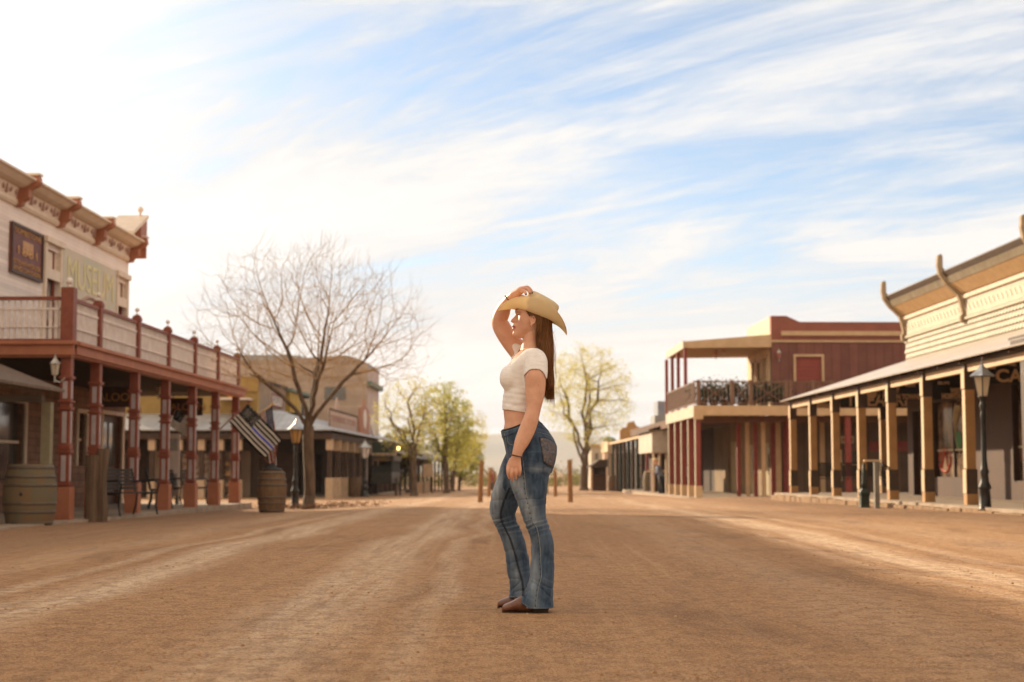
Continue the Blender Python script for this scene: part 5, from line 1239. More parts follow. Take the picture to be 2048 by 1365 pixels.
# tuft of grass by the kerb
GR = leafmat('grass_blade', (0.20, 0.26, 0.03), (0.30, 0.32, 0.05)); gr = MB(); rg = random.Random(12); c0 = W(1658, 999, 44)
for _ in range(900):
    x = c0.x + rg.gauss(0, .35); y = c0.y + rg.gauss(0, .5); z_ = gz(x, y); a = rg.uniform(0, 6.3); h_ = rg.uniform(.04, .14)
    gr.add([(x - .006 * cos(a), y - .006 * sin(a), z_), (x + .006 * cos(a), y + .006 * sin(a), z_), (x + .04 * sin(a), y + .04 * cos(a), z_ + h_)], [(0, 1, 2)])
tag(gr.build('grass', GR), 'patch of bright green grass at the kerb near the far cafe posts', 'grass', kind='stuff')
# low leafy sprigs and grass along the tree foot
gr = MB(); c0 = W(640, 1008, 41)
for _ in range(500):
    x = c0.x + rg.gauss(0, .8); y = c0.y + rg.gauss(0, .3); z_ = gz(x, y); leaf_cloud(gr, (x, y, z_ + rg.uniform(.02, .12)), 2, .03, .035, rg)
tag(gr.build('leaf_litter', mat('dry_leaf', (.34, .2, .11), (.22, .12, .07), 6, .8)), 'dry leaves and stones heaped round the foot of the bare tree', 'leaf litter', kind='stuff')

# ==================================================================== RIGHT, beyond: the two-storey red building with a balcony
ZQ = -.18; UQ = (1392 - 965) * 57.5 / F; SQ = 57.5; AQ = (UQ, SQ, ZQ); SW2 = 60.6; UW2 = (1546 - 965) * SW2 / F
REDW = mat('red_board_wall', (0.205, 0.078, 0.062), (0.17, 0.062, 0.050), 2, .7, planks=(0, .34), pdepth=.55)
REDT = mat('red_parapet', (0.29, 0.098, 0.070), (0.24, 0.080, 0.058), 2, .65)
REDP = mat('red_post_paint', (0.26, 0.05, 0.042), (0.20, 0.038, 0.032), 5, .55)
CRB = mat('cream_board_wall', (0.74, 0.58, 0.36), (0.64, 0.48, 0.29), 3, .7, planks=(1, .24), pdepth=.55)
CRT = mat('cream_band_paint', (0.60, 0.42, 0.26), (0.52, 0.35, 0.21), 3, .65)
RAILQ = mat('brown_rail_paint', (0.22, 0.12, 0.08), (0.16, 0.09, 0.06), 5, .6)
zq = lambda py, s: RF.z(py, s)
red = fempty('balcony_house', RF, UQ, SQ, ZQ, 'two-storey dark red house with a cream balcony wrapped round its corner', 'building')
tag(MB().box(UQ - .35, 28, SQ - .4, 84, -1.4, ZQ).build('pavement', DECKC, None), kind='structure')
pv = [o for o in bpy.data.objects if o.name.startswith('pavement')][-1]; pv.location = RF.w(0, 0, 0); pv.rotation_euler = (0, 0, -RF.a)
zfl, zrl = zq(812, SQ), zq(763, SQ)
SF2 = 66.2; ztop = zq(632, SW2); zsh = zq(644, SW2)
# main box: camera-facing red wall and sunlit cream street wall
u1_, u2_ = RF.u(1577, SW2), RF.u(1604, SW2)
MB().prism([(UW2, SW2, zq(683, SW2)), (26, SW2, zq(683, SW2)), (26, SW2, zsh), (u2_, SW2, zsh), (u1_, SW2, ztop), (UW2, SW2, ztop)], (0, .3, 0)).build('parapet', REDT, red, AQ)
wx = [(RF.u(1595, SW2), RF.u(1647, SW2), zq(763, SW2), zq(714, SW2))]
MB().box(UW2, wx[0][0], SW2, SW2 + .3, zfl, zq(683, SW2)).box(wx[0][0], wx[0][1], SW2, SW2 + .3, wx[0][3], zq(683, SW2)).box(wx[0][1], 26, SW2, SW2 + .3, zfl, zq(683, SW2)).box(wx[0][0], wx[0][1], SW2, SW2 + .3, zfl, wx[0][2]).build('upper_wall', REDW, red, AQ)
MB().box(RF.u(1566, SW2), 26, SW2 - .10, SW2 - .002, zq(672, SW2), zq(663, SW2)).box(UW2, 26, SW2 - .05, SW2 - .002, zq(685, SW2), zq(681, SW2)).build('cornice_band', CRT, red, AQ)
a, b, c, d = wx[0]
wo_ = MB().box(a - .09, a, SW2 - .06, SW2 + .1, c, d + .09).box(b, b + .09, SW2 - .06, SW2 + .1, c, d + .09).box(a, b, SW2 - .06, SW2 + .099, d, d + .09).build('window', CRT, red, AQ)
MB().box(a, b, SW2 + .05, SW2 + .1, c, d).build('shutter', mat('red_shutter', (0.30, 0.065, 0.05), (0.25, .055, .045), 3, .65, planks=(2, .07), pdepth=.6), wo_, AQ)
# street-facing upper wall
uw = [(61.6, 62.25, zfl + .2, zq(712, SW2)), (64.2, 64.9, zfl + .2, zq(712, SW2)), (62.8, 63.6, zfl, zq(716, SW2))]
wall_street(UW2, SW2 + .3, SF2, zfl, zq(646, SW2) - .3, uw, th=.3, side=1).build('street_wall', CRB, red, AQ)
MB().prism([(UW2, SW2 + .301, zq(646, SW2) - .299), (UW2, SF2, zq(646, SW2) - .299), (UW2, SF2, ztop), (UW2, SW2 + .301, ztop)], (.3, 0, 0)).build('street_parapet', CREAM_L, red, AQ)
for i, (a, b, c, d) in enumerate(uw):
    fo = MB().box(UW2 - .05, UW2 + .04, a - .1, a, c, d + .1).box(UW2 - .05, UW2 + .04, b, b + .1, c, d + .1).box(UW2 - .05, UW2 + .039, a, b, d, d + .1).build('window' if i < 2 else 'door_frame', CRT, red, AQ)
    MB().box(UW2 + .1, UW2 + .12, a, b, c, d).build('pane', GLASS, fo, AQ)
# upper porch roof and its posts
zr0, zr1 = zq(684, SW2), zq(672, SW2); uro = (1370 - 965) * SW2 / F
MB().prism([(uro, SW2 - .05, zr0), (UW2, SW2 - .05, zr1 + .05), (UW2, SW2 - .05, zr1 - .45), (uro, SW2 - .05, zq(697, SW2))], (0, 5.6, 0)).build('porch_roof', CRT, red, AQ)
MB().box(uro - .05, uro - .001, SW2 - .1, SW2 + 5.6, zq(698, SW2), zr0 + .03).build('roof_fascia', CREAM_L, red, AQ)
for px in (1372.5, 1358, 1346, 1334.5):
    s_ = RF.s(px, uro + .06); MB().box(uro, uro + .13, s_, s_ + .13, zfl, zq(697, SW2)).build('upper_post', REDP, red, AQ)
# balcony floor, fascia, railings
MB().box(UQ + .1, UW2 - .002, SQ + .1, 66.3, zfl - .22, zfl - .02).box(UW2 - .0019, 26, SQ + .1, SW2 - .002, zfl - .22, zfl - .02).build('balcony_floor', CEIL, red, AQ)
MB().box(UQ - .06, UQ + .02, SQ, 66.4, zq(835, SQ), zfl).build('street_fascia', CREAM_L, red, AQ); MB().box(UQ + .021, 26, SQ, SQ + .08, zq(832, SQ), zfl).box(UQ - .08, UQ + .28, SQ - .04, SQ - .001, zq(840, SQ), zfl).build('fascia', CRT, red, AQ)
MB().box(UQ + .3, 26, SQ + .6, SQ + .7, zq(845, SQ), zq(832, SQ)).build('inner_beam', CEIL, red, AQ)
rl = MB(); zb_, zt2 = zfl + .06, zrl
rl.box(UQ, 26, SQ + .0, SQ + .06, zt2 - .05, zt2).box(UQ, 26, SQ + .01, SQ + .05, zb_, zb_ + .04)
xs_ = [RF.u(x, SQ) for x in (1398, 1466, 1503, 1575, 1584, 1630, 1668, 1720, 1760, 1800)]
for a, b in zip(xs_, xs_[1:]):
    rl.tube([(a + .03, SQ + .03, zb_), (b - .03, SQ + .03, zt2 - .05)], .018, 4).tube([(a + .03, SQ + .03, zt2 - .05), (b - .03, SQ + .03, zb_)], .018, 4)
ro_ = rl.build('railing', RAILQ, red, AQ)
for k, u_ in enumerate(xs_): MB().box(u_ - .06, u_ + .06, SQ - .01, SQ + .09, zfl, zt2 + .04).build('railing_post', RAILQ, red, AQ)
n_ = 54; bal = MB()
for k in range(n_): u_ = UQ + .2 + (xs_[-1] - UQ) * k / n_; bal.box(u_ - .012, u_ + .012, SQ + .07, SQ + .09, zb_, zt2 - .05)
bal.build('balusters', RAILQ, ro_, AQ)
rl = MB(); rl.box(UQ - .03, UQ + .03, SQ + .061, 66.3, zt2 - .05, zt2).box(UQ - .02, UQ + .02, SQ + .061, 66.3, zb_, zb_ + .04)
for k in range(60): s_ = SQ + .15 + 8.7 * k / 60; rl.box(UQ - .015, UQ + .015, s_, s_ + .035, zb_ + .041, zt2 - .051)
rl.build('street_railing', RAILQ, red, AQ)
# lattice-dark plants and chairs on the balcony
# lower posts
for px in (1392, 1377, 1363, 1350.5, 1338):
    s_ = RF.s(px, UQ); s_ = max(s_, SQ + .1)
    b_ = MB().box(UQ - .02, UQ + .24, s_ - .02, s_ + .24, ZQ - .3, ZQ + .42).build('post', CRT, red, AQ, bevel=.01)
    MB().box(UQ + .02, UQ + .20, s_ + .02, s_ + .20, ZQ + .42, zq(835, SQ) + .02).build('shaft', REDP, b_, AQ); MB().box(UQ - .01, UQ + .019, s_ + .02, s_ + .20, ZQ + .42, zq(836, SQ)).build('lit_street_face', CREAM_L, b_, AQ)
for px in (1584, 1700, 1790):
    u_ = RF.u(px, SQ); MB().box(u_ - .10, u_ + .10, SQ + .1, SQ + .3, ZQ - .2, zfl - .23).build('post', REDP, red, AQ)
# lower walls
lo_h = [(61.4, 62.6, ZQ + .02, 1.9), (65.0, 66.3, ZQ + .02, 1.9), (69.2, 71.5, ZQ, 2.1)]
MB().box(UW2, UW2 + .25, 76.01, 92, ZQ - .3, 3.4).build('dark_street_wall', SHOPW, red, AQ)
MB().box(UQ + .1, UW2 - .01, 66.31, 84, zfl - .30, zfl - .2).box(UQ + .1, UQ + .2, 66.31, 84, zfl - .55, zfl - .301).build('porch_ceiling', CEIL, red, AQ)
MB().box(UQ + 1.2, UW2 - .01, 83.9, 84, ZQ, zfl - .31).build('end_screen', DARKW, red, AQ)
wall_street(UW2, SW2 + .3, 76, ZQ - .3, zfl - .23, lo_h, th=.25, side=1).build('lower_street_wall', mat('shaded_cream_boards', (.28, .18, .095), (.19, .12, .062), 1.2, .75, planks=(1, .3), pdepth=.5), red, AQ)  # cream boards darkened for the shade under the balcony
for a, b, c, d in lo_h:
    dd = MB().box(UW2 + .08, UW2 + .13, a, b, c, d).build('door', mat('sage_door', (.42, .33, .19), (.33, .25, .14), 3, .6) if 'sage_door' not in MATS else MATS['sage_door'], red, AQ)
    MB().box(UW2 + .04, UW2 + .079, a + .2, a + .45, c + .8, d - .2).build('pane', GLASS, dd, AQ)
GREYB = mat('grey_brown_boards', (0.14, 0.088, 0.062), (0.105, 0.066, 0.046), 2, .8, planks=(0, .42), pdepth=.6)  # boards toned down for shade below the balcony
MB().box(UW2, 26, SW2, SW2 + .29, ZQ - .3, zfl - .23).build('lower_wall', GREYB, red, AQ)
MB().box(UW2 - .08, UW2 + .22, SW2 - .08, SW2 - .002, ZQ, zfl - .24).box(RF.u(1566, SW2), RF.u(1577, SW2), SW2 - .1, SW2 - .002, ZQ, zfl - .24).build('wall_pilaster', REDP, red, AQ)
MB().box(RF.u(1552, SW2 - .1), RF.u(1563, SW2 - .1), SW2 - .1, SW2 - .003, ZQ, zfl - .24).box(RF.u(1640, SW2), RF.u(1650, SW2), SW2 - .1, SW2 - .003, ZQ, zfl - .24).build('pale_pilaster', CRT, red, AQ)
MB().box(RF.u(1740, SW2), 26, SW2 - .06, SW2 - .004, 1.55, 1.95).build('red_band', REDP, red, AQ)
wl_ = MB().box(RF.u(1684, SW2), RF.u(1716, SW2), SW2 - .05, SW2 - .003, .45, 1.55).build('window', GLASS, red, AQ)
MB().box(RF.u(1681, SW2), RF.u(1684, SW2), SW2 - .1, SW2 - .051, .4, 1.6).box(RF.u(1716, SW2), RF.u(1719, SW2), SW2 - .1, SW2 - .051, .4, 1.6).box(RF.u(1699, SW2), RF.u(1701, SW2), SW2 - .1, SW2 - .051, .4, 1.6).box(RF.u(1684, SW2), RF.u(1716, SW2), SW2 - .1, SW2 - .052, .98, 1.04).build('window_frame', CRT, wl_, AQ)
# dark post row inside the ground-floor porch
for k, px in enumerate((1478, 1496, 1512, 1528)):
    s_ = SW2 - .6 - .25 * k; u_ = RF.u(px, s_); MB().box(u_ - .07, u_ + .07, s_, s_ + .14, ZQ, zfl - .23).build('inner_post', CRT if k % 2 else REDP, red, AQ)
# posters on the lower wall
for px, lab in ((1688, 'small cream poster left of its twin on the grey-brown wall under the balcony'), (1704, 'small cream poster right of its twin on the grey-brown wall under the balcony')):
    A = (RF.u(px, SW2), SW2, 2.0); t = fempty('poster', RF, A[0], SW2, 2.0, lab, 'poster')
    MB().box(A[0] - .1, A[0] + .1, SW2 - .05, SW2 - .004, 1.86, 2.14).build('sheet', CREAM_L, t, A); MB().sphere((A[0], SW2 - .052, 2.0), (.045, .006, .07), 8).build('print', PR_, t, A)
# wall lanterns glowing red
lantern(RF, RF.u(1561, SW2 - .12), SW2 - .15, zq(712, SW2), 'dark lantern with red glass on the upper red wall', glass=mat('red_lamp_glass', (.6, .12, .07), None, 5, .3, trans=.3), k=.8)
for px, py, lab in ((1434, 707, 'left orange lantern hanging under the balcony house roof'), (1450, 698, 'right orange lantern hanging under the balcony house roof')):
    lantern(RF, RF.u(px, 61.5), 61.5, zq(py, 61.5), lab, glass=mat('orange_lamp_glass', (.7, .2, .06), None, 5, .3, trans=.3) if 'orange_lamp_glass' not in MATS else MATS['orange_lamp_glass'], k=.9)
# plants in pots along the balcony
for k, px in enumerate((1408, 1428, 1450, 1490, 1530, 1556)):
    s_ = SQ + 1.3; u_ = RF.u(px, s_); p = RF.w(u_, s_, zfl - .02); t = empty('potted_plant', p, 0, ('first', 'second', 'third', 'fourth', 'fifth', 'sixth')[k] + ' dark leafy potted plant from the left on the cream balcony', 'plant', 'potted plants on the balcony')
    MB().lathe((0, 0, 0), [(.12, 0), (.16, .28), (.17, .30)], 12).build('pot', BROWNF, t, smooth=True); lf = MB(); rg = random.Random(k)
    for _ in range(900): leaf_cloud(lf, (rg.gauss(0, .26), rg.gauss(0, .15), .52 + rg.gauss(0, .20)), 1, .02, .055, rg)
    lf.tube([(0, 0, .28), (0, 0, .6)], .02, 5); lf.build('foliage', mat('deep_leaf', (.03, .045, .02), (.06, .08, .03), 3, .6) if 'deep_leaf' not in MATS else MATS['deep_leaf'], t)
# cafe chairs and tables on the balcony seen as dark shapes
for k, px in enumerate((1470, 1512, 1545)):
    s_ = SQ + 1.0; u_ = RF.u(px, s_); p = RF.w(u_, s_, zfl - .02); t = empty('balcony_chair', p, .6 * k, ('left', 'middle', 'right')[k] + ' dark chair on the cream balcony', 'chair', 'chairs on the balcony')
    MB().box(-.22, .22, -.22, .22, .42, .46).build('seat', IRON, t)
    MB().box(-.22, .22, .19, .22, .55, .92).build('backrest', IRON, t)
    for sx in (-.2, .2):
        for sy in (-.2, .2): MB().box(sx - .02, sx + .02, sy - .02, sy + .02, 0, .42 if sy < 0 else .92).build('leg', IRON, t)

# ==================================================================== RIGHT, far: shops beyond the balcony house
ZS = -.42
ws = fempty('white_front_shop', RF, 7.4, 78, ZS, 'narrow shop with a plain white upper front beside the balcony house', 'building'); A = (7.4, 78, ZS)
s_ = 70.0; MB().box(RF.u(1304, s_), RF.u(1345, s_), s_, s_ + 6, zq(906, s_), zq(862, s_)).build('white_front', mat('chalky_white', (.56, .49, .42), (.46, .39, .33), 3, .8), ws, A)
MB().prism([(RF.u(1297, s_), s_ - .2, zq(860, s_)), (RF.u(1345, s_), s_ - .2, zq(846, s_)), (RF.u(1345, s_), s_ - .2, zq(850, s_)), (RF.u(1297, s_), s_ - .2, zq(864, s_))], (0, 6.3, 0)).build('roof', BROWNF, ws, A)
for px in (1306, 1318, 1332): MB().box(RF.u(px, s_), RF.u(px + 4, s_), s_ + .1, s_ + .3, ZS - .3, zq(906, s_)).build('post', BEIGEP, ws, A)
MB().box(RF.u(1306, s_ + 4), RF.u(1350, s_ + 4), s_ + 4, s_ + 5.8, ZS - .3, zq(906, s_) - .01).build('back_wall', SHOPW, ws, A)
MB().box(RF.u(1310, 76), RF.u(1334, 76), 76.01, 78, zq(862, 76), zq(832, 76)).build('tower', mat('pale_blue_grey', (.26, .27, .29), (.33, .32, .31), 3, .7), ws, A); MB().box(RF.u(1317, 76), RF.u(1336, 76), 76.2, 78, zq(832, 76) + .001, zq(803, 76)).build('water_tank', mat('slate_blue', (.22, .25, .33), (.3, .3, .34), 3, .6), ws, A)
s0 = 80.0; us = RF.u(1300, s0)
pr = fempty('porch_row', RF, us, s0, ZS, 'row of dark porch shops with a brown stepped false front, right of the street', 'building'); A = (us, s0, ZS)
MB().box(us + 2.6, us + 9, s0, s0 + 44, ZS - .4, 2.5).build('wall', SHOPW, pr, A)
MB().prism([(us, s0 - .2, zq(868, s0)), (us + 2.7, s0 - .2, zq(868, s0) + .55), (us + 2.7, s0 - .2, zq(868, s0) + .45), (us, s0 - .2, zq(868, s0) - .12)], (0, 26, 0)).build('porch_roof', CRT, pr, A)
for k in range(10):
    s_ = s0 + .2 + 2.7 * k; MB().box(us + .1, us + .3, s_, s_ + .2, ZS - .4, zq(868, s0) - .12).build('post', REDP if k < 2 else DKGR if k % 2 else BROWNF, pr, A)
for k in range(8): MB().box(us + 2.5, us + 2.59, s0 + 1 + 3 * k, s0 + 3 + 3 * k, ZS + .4, 1.5).build('shop_window', GLASS, pr, A)
sf = 98.0
pf = [(1240, 872), (1240, 862), (1247, 856), (1253, 856), (1256, 847), (1268, 843), (1273, 853), (1282, 857), (1288, 866), (1296, 870), (1300, 880), (1240, 884)]
MB().prism([(RF.u(x, sf), sf, zq(y, sf)) for x, y in pf], (0, .4, 0)).build('false_front', mat('ochre_brown_boards', (.40, .24, .11), (.32, .18, .08), 3, .8), pr, A)
MB().box(RF.u(1216, 105), RF.u(1262, 105), 105, 105.3, -1.2, zq(908, 105)).build('dark_shop_front', DKB, pr, A)
for px in (1219, 1229, 1240, 1250): MB().box(RF.u(px, 104), RF.u(px + 2.5, 104), 103.9, 104, -1.2, zq(900, 104)).build('porch_post', BEIGEP if px % 2 else DKGR, pr, A)
MB().box(RF.u(1215, 106), RF.u(1250, 106), 106, 112, zq(905, 106), zq(884, 106)).build('pale_awning', EDGE, pr, A)
# kiosk with a brown roof
sk = 108.0; ks = fempty('kiosk', RF, RF.u(1198, sk), sk, -.6, 'small brown kiosk with a light window and a dark pitched roof', 'kiosk'); A = (RF.u(1198, sk), sk, -.6)
MB().prism([(RF.u(1176, sk), sk - 1, zq(936, sk)), (RF.u(1218, sk), sk - 1, zq(936, sk)), (RF.u(1214, sk), sk - 1, zq(920, sk)), (RF.u(1196, sk), sk - 1, zq(921, sk))], (0, 3, 0)).build('roof', BROWNF, ks, A)
for px in (1179, 1214): MB().box(RF.u(px, sk), RF.u(px + 4, sk), sk - .9, sk - .7, -1.1, zq(936, sk)).build('post', BEIGEP, ks, A)
MB().box(RF.u(1184, sk), RF.u(1212, sk), sk, sk + 1.8, -1.1, zq(950, sk)).box(RF.u(1184, sk), RF.u(1187, sk), sk, sk + 1.8, zq(950, sk) + .001, zq(936, sk)).box(RF.u(1209, sk), RF.u(1212, sk), sk, sk + 1.8, zq(950, sk) + .001, zq(936, sk)).build('counter', WOODD, ks, A)
MB().box(RF.u(1187, sk) + .01, RF.u(1209, sk) - .01, sk + 1.5, sk + 1.6, zq(950, sk), zq(936, sk)).build('back_panel', EDGE, ks, A)
# cream building and clock-like tower with a green cap farther away
sf = 150.0; ct = fempty('green_capped_tower', RF, RF.u(1222, sf), sf, -.9, 'far pale tower with a green cap and a dark round window', 'tower'); A = (RF.u(1222, sf), sf, -.9)
MB().box(RF.u(1208, sf), RF.u(1232, sf), sf, sf + 2, -1.5, zq(884, sf)).build('wall', mat('pale_peach_wall', (.58, .42, .31), (.5, .36, .26), 3, .8), ct, A)
MB().lathe(((RF.u(1208, sf) + RF.u(1232, sf)) / 2, sf + 1, zq(884, sf)), [(.62, 0), (.62, .28), (.35, .42), (.05, .48)], 16).build('cap', TEAL, ct, A)
MB().prism([(RF.u(1219, sf) + .26 * cos(q), sf - .05, zq(898, sf) + .36 * sin(q)) for q in [2 * pi * k / 16 for k in range(16)]], (0, .045, 0)).build('round_window', GLASS, ct, A)
cb = fempty('cream_hall', RF, RF.u(1195, 160), 160, -.9, 'far cream building left of the green-capped tower', 'building'); A = (RF.u(1195, 160), 160, -.9)
MB().box(RF.u(1182, 160), RF.u(1214, 160), 160, 170, -1.5, zq(893, 160)).build('wall', CREAM_L, cb, A); MB().box(RF.u(1180, 160), RF.u(1214, 160), 159.7, 170.2, zq(893, 160), zq(890, 160)).build('roof', CRT, cb, A); MB().box(RF.u(1190, 160), RF.u(1196, 160), 159.9, 159.99, zq(925, 160), zq(908, 160)).build('window', GLASS, cb, A)
# barrels and planters of the right porch
p = W(1226, 984, 103); barrel(p.x, p.y, .95, .36, 'brown barrel before the shop porch beside the kiosk', zoff=.05)
p = W(1303, 990, 76); barrel(p.x, p.y, 1.05, .42, 'dark green-brown barrel by the white front shop', zoff=.05, wood=GREENISH)
p = W(1318, 990, 72); z_ = gz(p.x, p.y); t = empty('hitching_rail', (p.x, p.y, z_), 0, 'short wooden hitching rail in front of the white front shop', 'rail')
MB().box(-.35, -.25, -.05, .05, -.05, 1.05).box(.3, .4, -.05, .05, -.05, 1.05).build('post', BEIGEP, t); MB().box(-.5, .55, -.06, .06, 1.05, 1.15).build('rail', EDGE, t)
# ------------------------------------------------------------------ the woman
YC = 8.48                                   # distance of her middle; camera side is smaller Y
SKIN = mat('skin', (0.70, 0.405, 0.285), (0.62, 0.33, 0.225), 14, 0.48, bump=0.0003, bscale=260, sss=0.22, spec=0.35)
LIP = mat('lip', (0.36, 0.10, 0.085), None, 40, 0.35, spec=0.5)
HAIR = mat('hair', (0.16, 0.068, 0.028), (0.30, 0.14, 0.058), 24, 0.5, stretch=(1, 1, 0.08), spec=0.22, trans=0.22)
HAIR_TIP_GLOW = mat('hair_tip_glow', (0.55, 0.27, 0.10), (0.34, 0.16, 0.06), 24, 0.5, stretch=(1, 1, 0.08), spec=0.25, trans=0.55)  # golden ends, with sun glow along the back put into the colour
BLACK = mat('black_band', (0.012, 0.012, 0.014), (0.02, 0.02, 0.02), 20, 0.6)
BEADM = mat('mole', (.08, .03, .02), None, 10, .6)
NAIL = mat('nail', (0.03, 0.035, 0.03), (0.02, 0.02, 0.02), 20, 0.2, spec=0.7)
WHITE_SHIRT = None

def ring(cx, cz, hx, yc, hy, n=28, e=2.2, sh=0.0):
    """horizontal ring; hx, hy half sizes in metres; sh pushes the widest depth towards the back (+x)"""
    out = []
    for k in range(n):
        q = 2 * pi * k / n; c, s_ = cos(q), sin(q)
        x = math.copysign(abs(c) ** (2 / e), c); y = math.copysign(abs(s_) ** (2 / e), s_)
        out.append((cx + hx * x, yc + hy * y * (1 + sh * c), cz))
    return out
def loft(mb, rings, cap=True):
    n = len(rings[0]); vs = [p for r in rings for p in r]; k = len(rings)
    fs = [(i * n + j, i * n + (j + 1) % n, (i + 1) * n + (j + 1) % n, (i + 1) * n + j) for i in range(k - 1) for j in range(n)]
    if cap: fs += [tuple(range(n))[::-1], tuple(range((k - 1) * n, k * n))]
    return mb.add(vs, fs)
def interp(rows, t):
    """smooth (Catmull-Rom) interpolation of rows keyed by their first value"""
    ks = [r[0] for r in rows]
    if t <= ks[0]: return rows[0][1:]
    if t >= ks[-1]: return rows[-1][1:]
    i = max(j for j in range(len(ks)) if ks[j] <= t); i = min(i, len(ks) - 2)
    a, b = rows[i], rows[i + 1]; h = b[0] - a[0]; u = (t - a[0]) / h
    p, q = rows[max(i - 1, 0)], rows[min(i + 2, len(rows) - 1)]
    out = []
    for c in range(1, len(a)):
        ma = (b[c] - p[c]) / max(b[0] - p[0], 1e-6) * h; mb_ = (q[c] - a[c]) / max(q[0] - a[0], 1e-6) * h
        out.append((2 * u ** 3 - 3 * u ** 2 + 1) * a[c] + (u ** 3 - 2 * u ** 2 + u) * ma + (-2 * u ** 3 + 3 * u ** 2) * b[c] + (u ** 3 - u ** 2) * mb_)
    return out
def slices(mb, rows, n=28, e=2.2, step=3.0, sh=0.0, grow=0.0):
    """rows (py, x_left, x_right, half depth, depth centre) in photo pixels and metres"""
    rs = []; a, b = rows[0][0], rows[-1][0]; k = max(2, int((b - a) / step))
    for i in range(k + 1):
        py = a + (b - a) * i / k; xl, xr, hy, yc = interp(rows, py)
        A = W(xl, py, yc); B = W(xr, py, yc)
        rs.append(ring((A.x + B.x) / 2, A.z, (B.x - A.x) / 2 + grow, yc, hy + grow, n, e, sh))
    return loft(mb, rs)
def limb(mb, rows, n=18, grow=0.0, sub=5):
    """rows (px, py, depth, r_px, r_depth): a tapering limb along its joints, rounded at both ends"""
    rr = [[i] + list(r) for i, r in enumerate(rows)]; P = []
    k = (len(rows) - 1) * sub
    for i in range(k + 1):
        px, py, yc, rp_, rd = interp(rr, i / sub); p = W(px, py, yc)
        P.append((p, rp_ / F * yc + grow, rd + grow))
    rings = []
    def one(p, t, r1, r2):
        a = Vector((t.z, 0, -t.x)); 
        if a.length < 1e-4: a = Vector((1, 0, 0))
        a.normalize(); b = t.cross(a).normalized()
        return [tuple(p + a * cos(2 * pi * j / n) * r1 + b * sin(2 * pi * j / n) * r2) for j in range(n)]
    for i, (p, r1, r2) in enumerate(P):
        t = (P[min(i + 1, k)][0] - P[max(i - 1, 0)][0]).normalized()
        if i == 0:
            for q in (80, 55, 28): rings.append(one(p - t * r1 * sin(R(q)), t, r1 * cos(R(q)), r2 * cos(R(q))))
        rings.append(one(p, t, r1, r2))
        if i == k:
            for q in (28, 55, 80): rings.append(one(p + t * r1 * sin(R(q)), t, r1 * cos(R(q)), r2 * cos(R(q))))
    return loft(mb, rings)

def remesh(mb, voxel, smooth_it=3, fac=0.5):
    me = bpy.data.meshes.new('tmp'); me.from_pydata([tuple(v) for v in mb.v], [], mb.f); me.update()
    bm = bmesh.new(); bm.from_mesh(me); bmesh.ops.recalc_face_normals(bm, faces=bm.faces); bm.to_mesh(me); bm.free()
    o = bpy.data.objects.new('tmp', me); COL.objects.link(o)
    r = o.modifiers.new('r', 'REMESH'); r.mode = 'VOXEL'; r.voxel_size = voxel
    if smooth_it:
        s = o.modifiers.new('s', 'SMOOTH'); s.iterations = smooth_it; s.factor = fac
    dg = bpy.context.evaluated_depsgraph_get(); out = bpy.data.meshes.new_from_object(o.evaluated_get(dg))
    bpy.data.objects.remove(o); bpy.data.meshes.remove(me)
    return out
def put(me, name, mats, parent, anchor, smooth=True):
    if anchor: me.transform(Matrix.Translation(-Vector(anchor)))
    me.name = name; me.materials.clear()
    for m in (mats if isinstance(mats, (list, tuple)) else [mats]): me.materials.append(m)
    me.polygons.foreach_set('use_smooth', [smooth] * len(me.polygons)); me.update()
    o = bpy.data.objects.new(name, me); COL.objects.link(o); o.parent = parent
    return o
def bvh_of(me): 
    bm = bmesh.new(); bm.from_mesh(me); t = BVHTree.FromBMesh(bm); bm.free(); return t
CAMP = Vector((0, 0, CH))
def hit(t, px, py, off=0.0):
    """first point of a surface met from the photographer's side"""
    d = (W(px, py, 8.0) - CAMP).normalized(); loc, nrm, i, ds = t.ray_cast(CAMP, d)
    if loc is None: return None
    if nrm.dot(d) > 0: nrm = -nrm
    return loc + nrm * off

PA = (0.065, YC, 0.0)
person = empty('person', PA, 0, 'woman in a straw cowboy hat, white crop top and flared jeans standing in the street', 'person')

def smoothstep(a, b, x):
    t = min(1, max(0, (x - a) / (b - a))); return t * t * (3 - 2 * t)
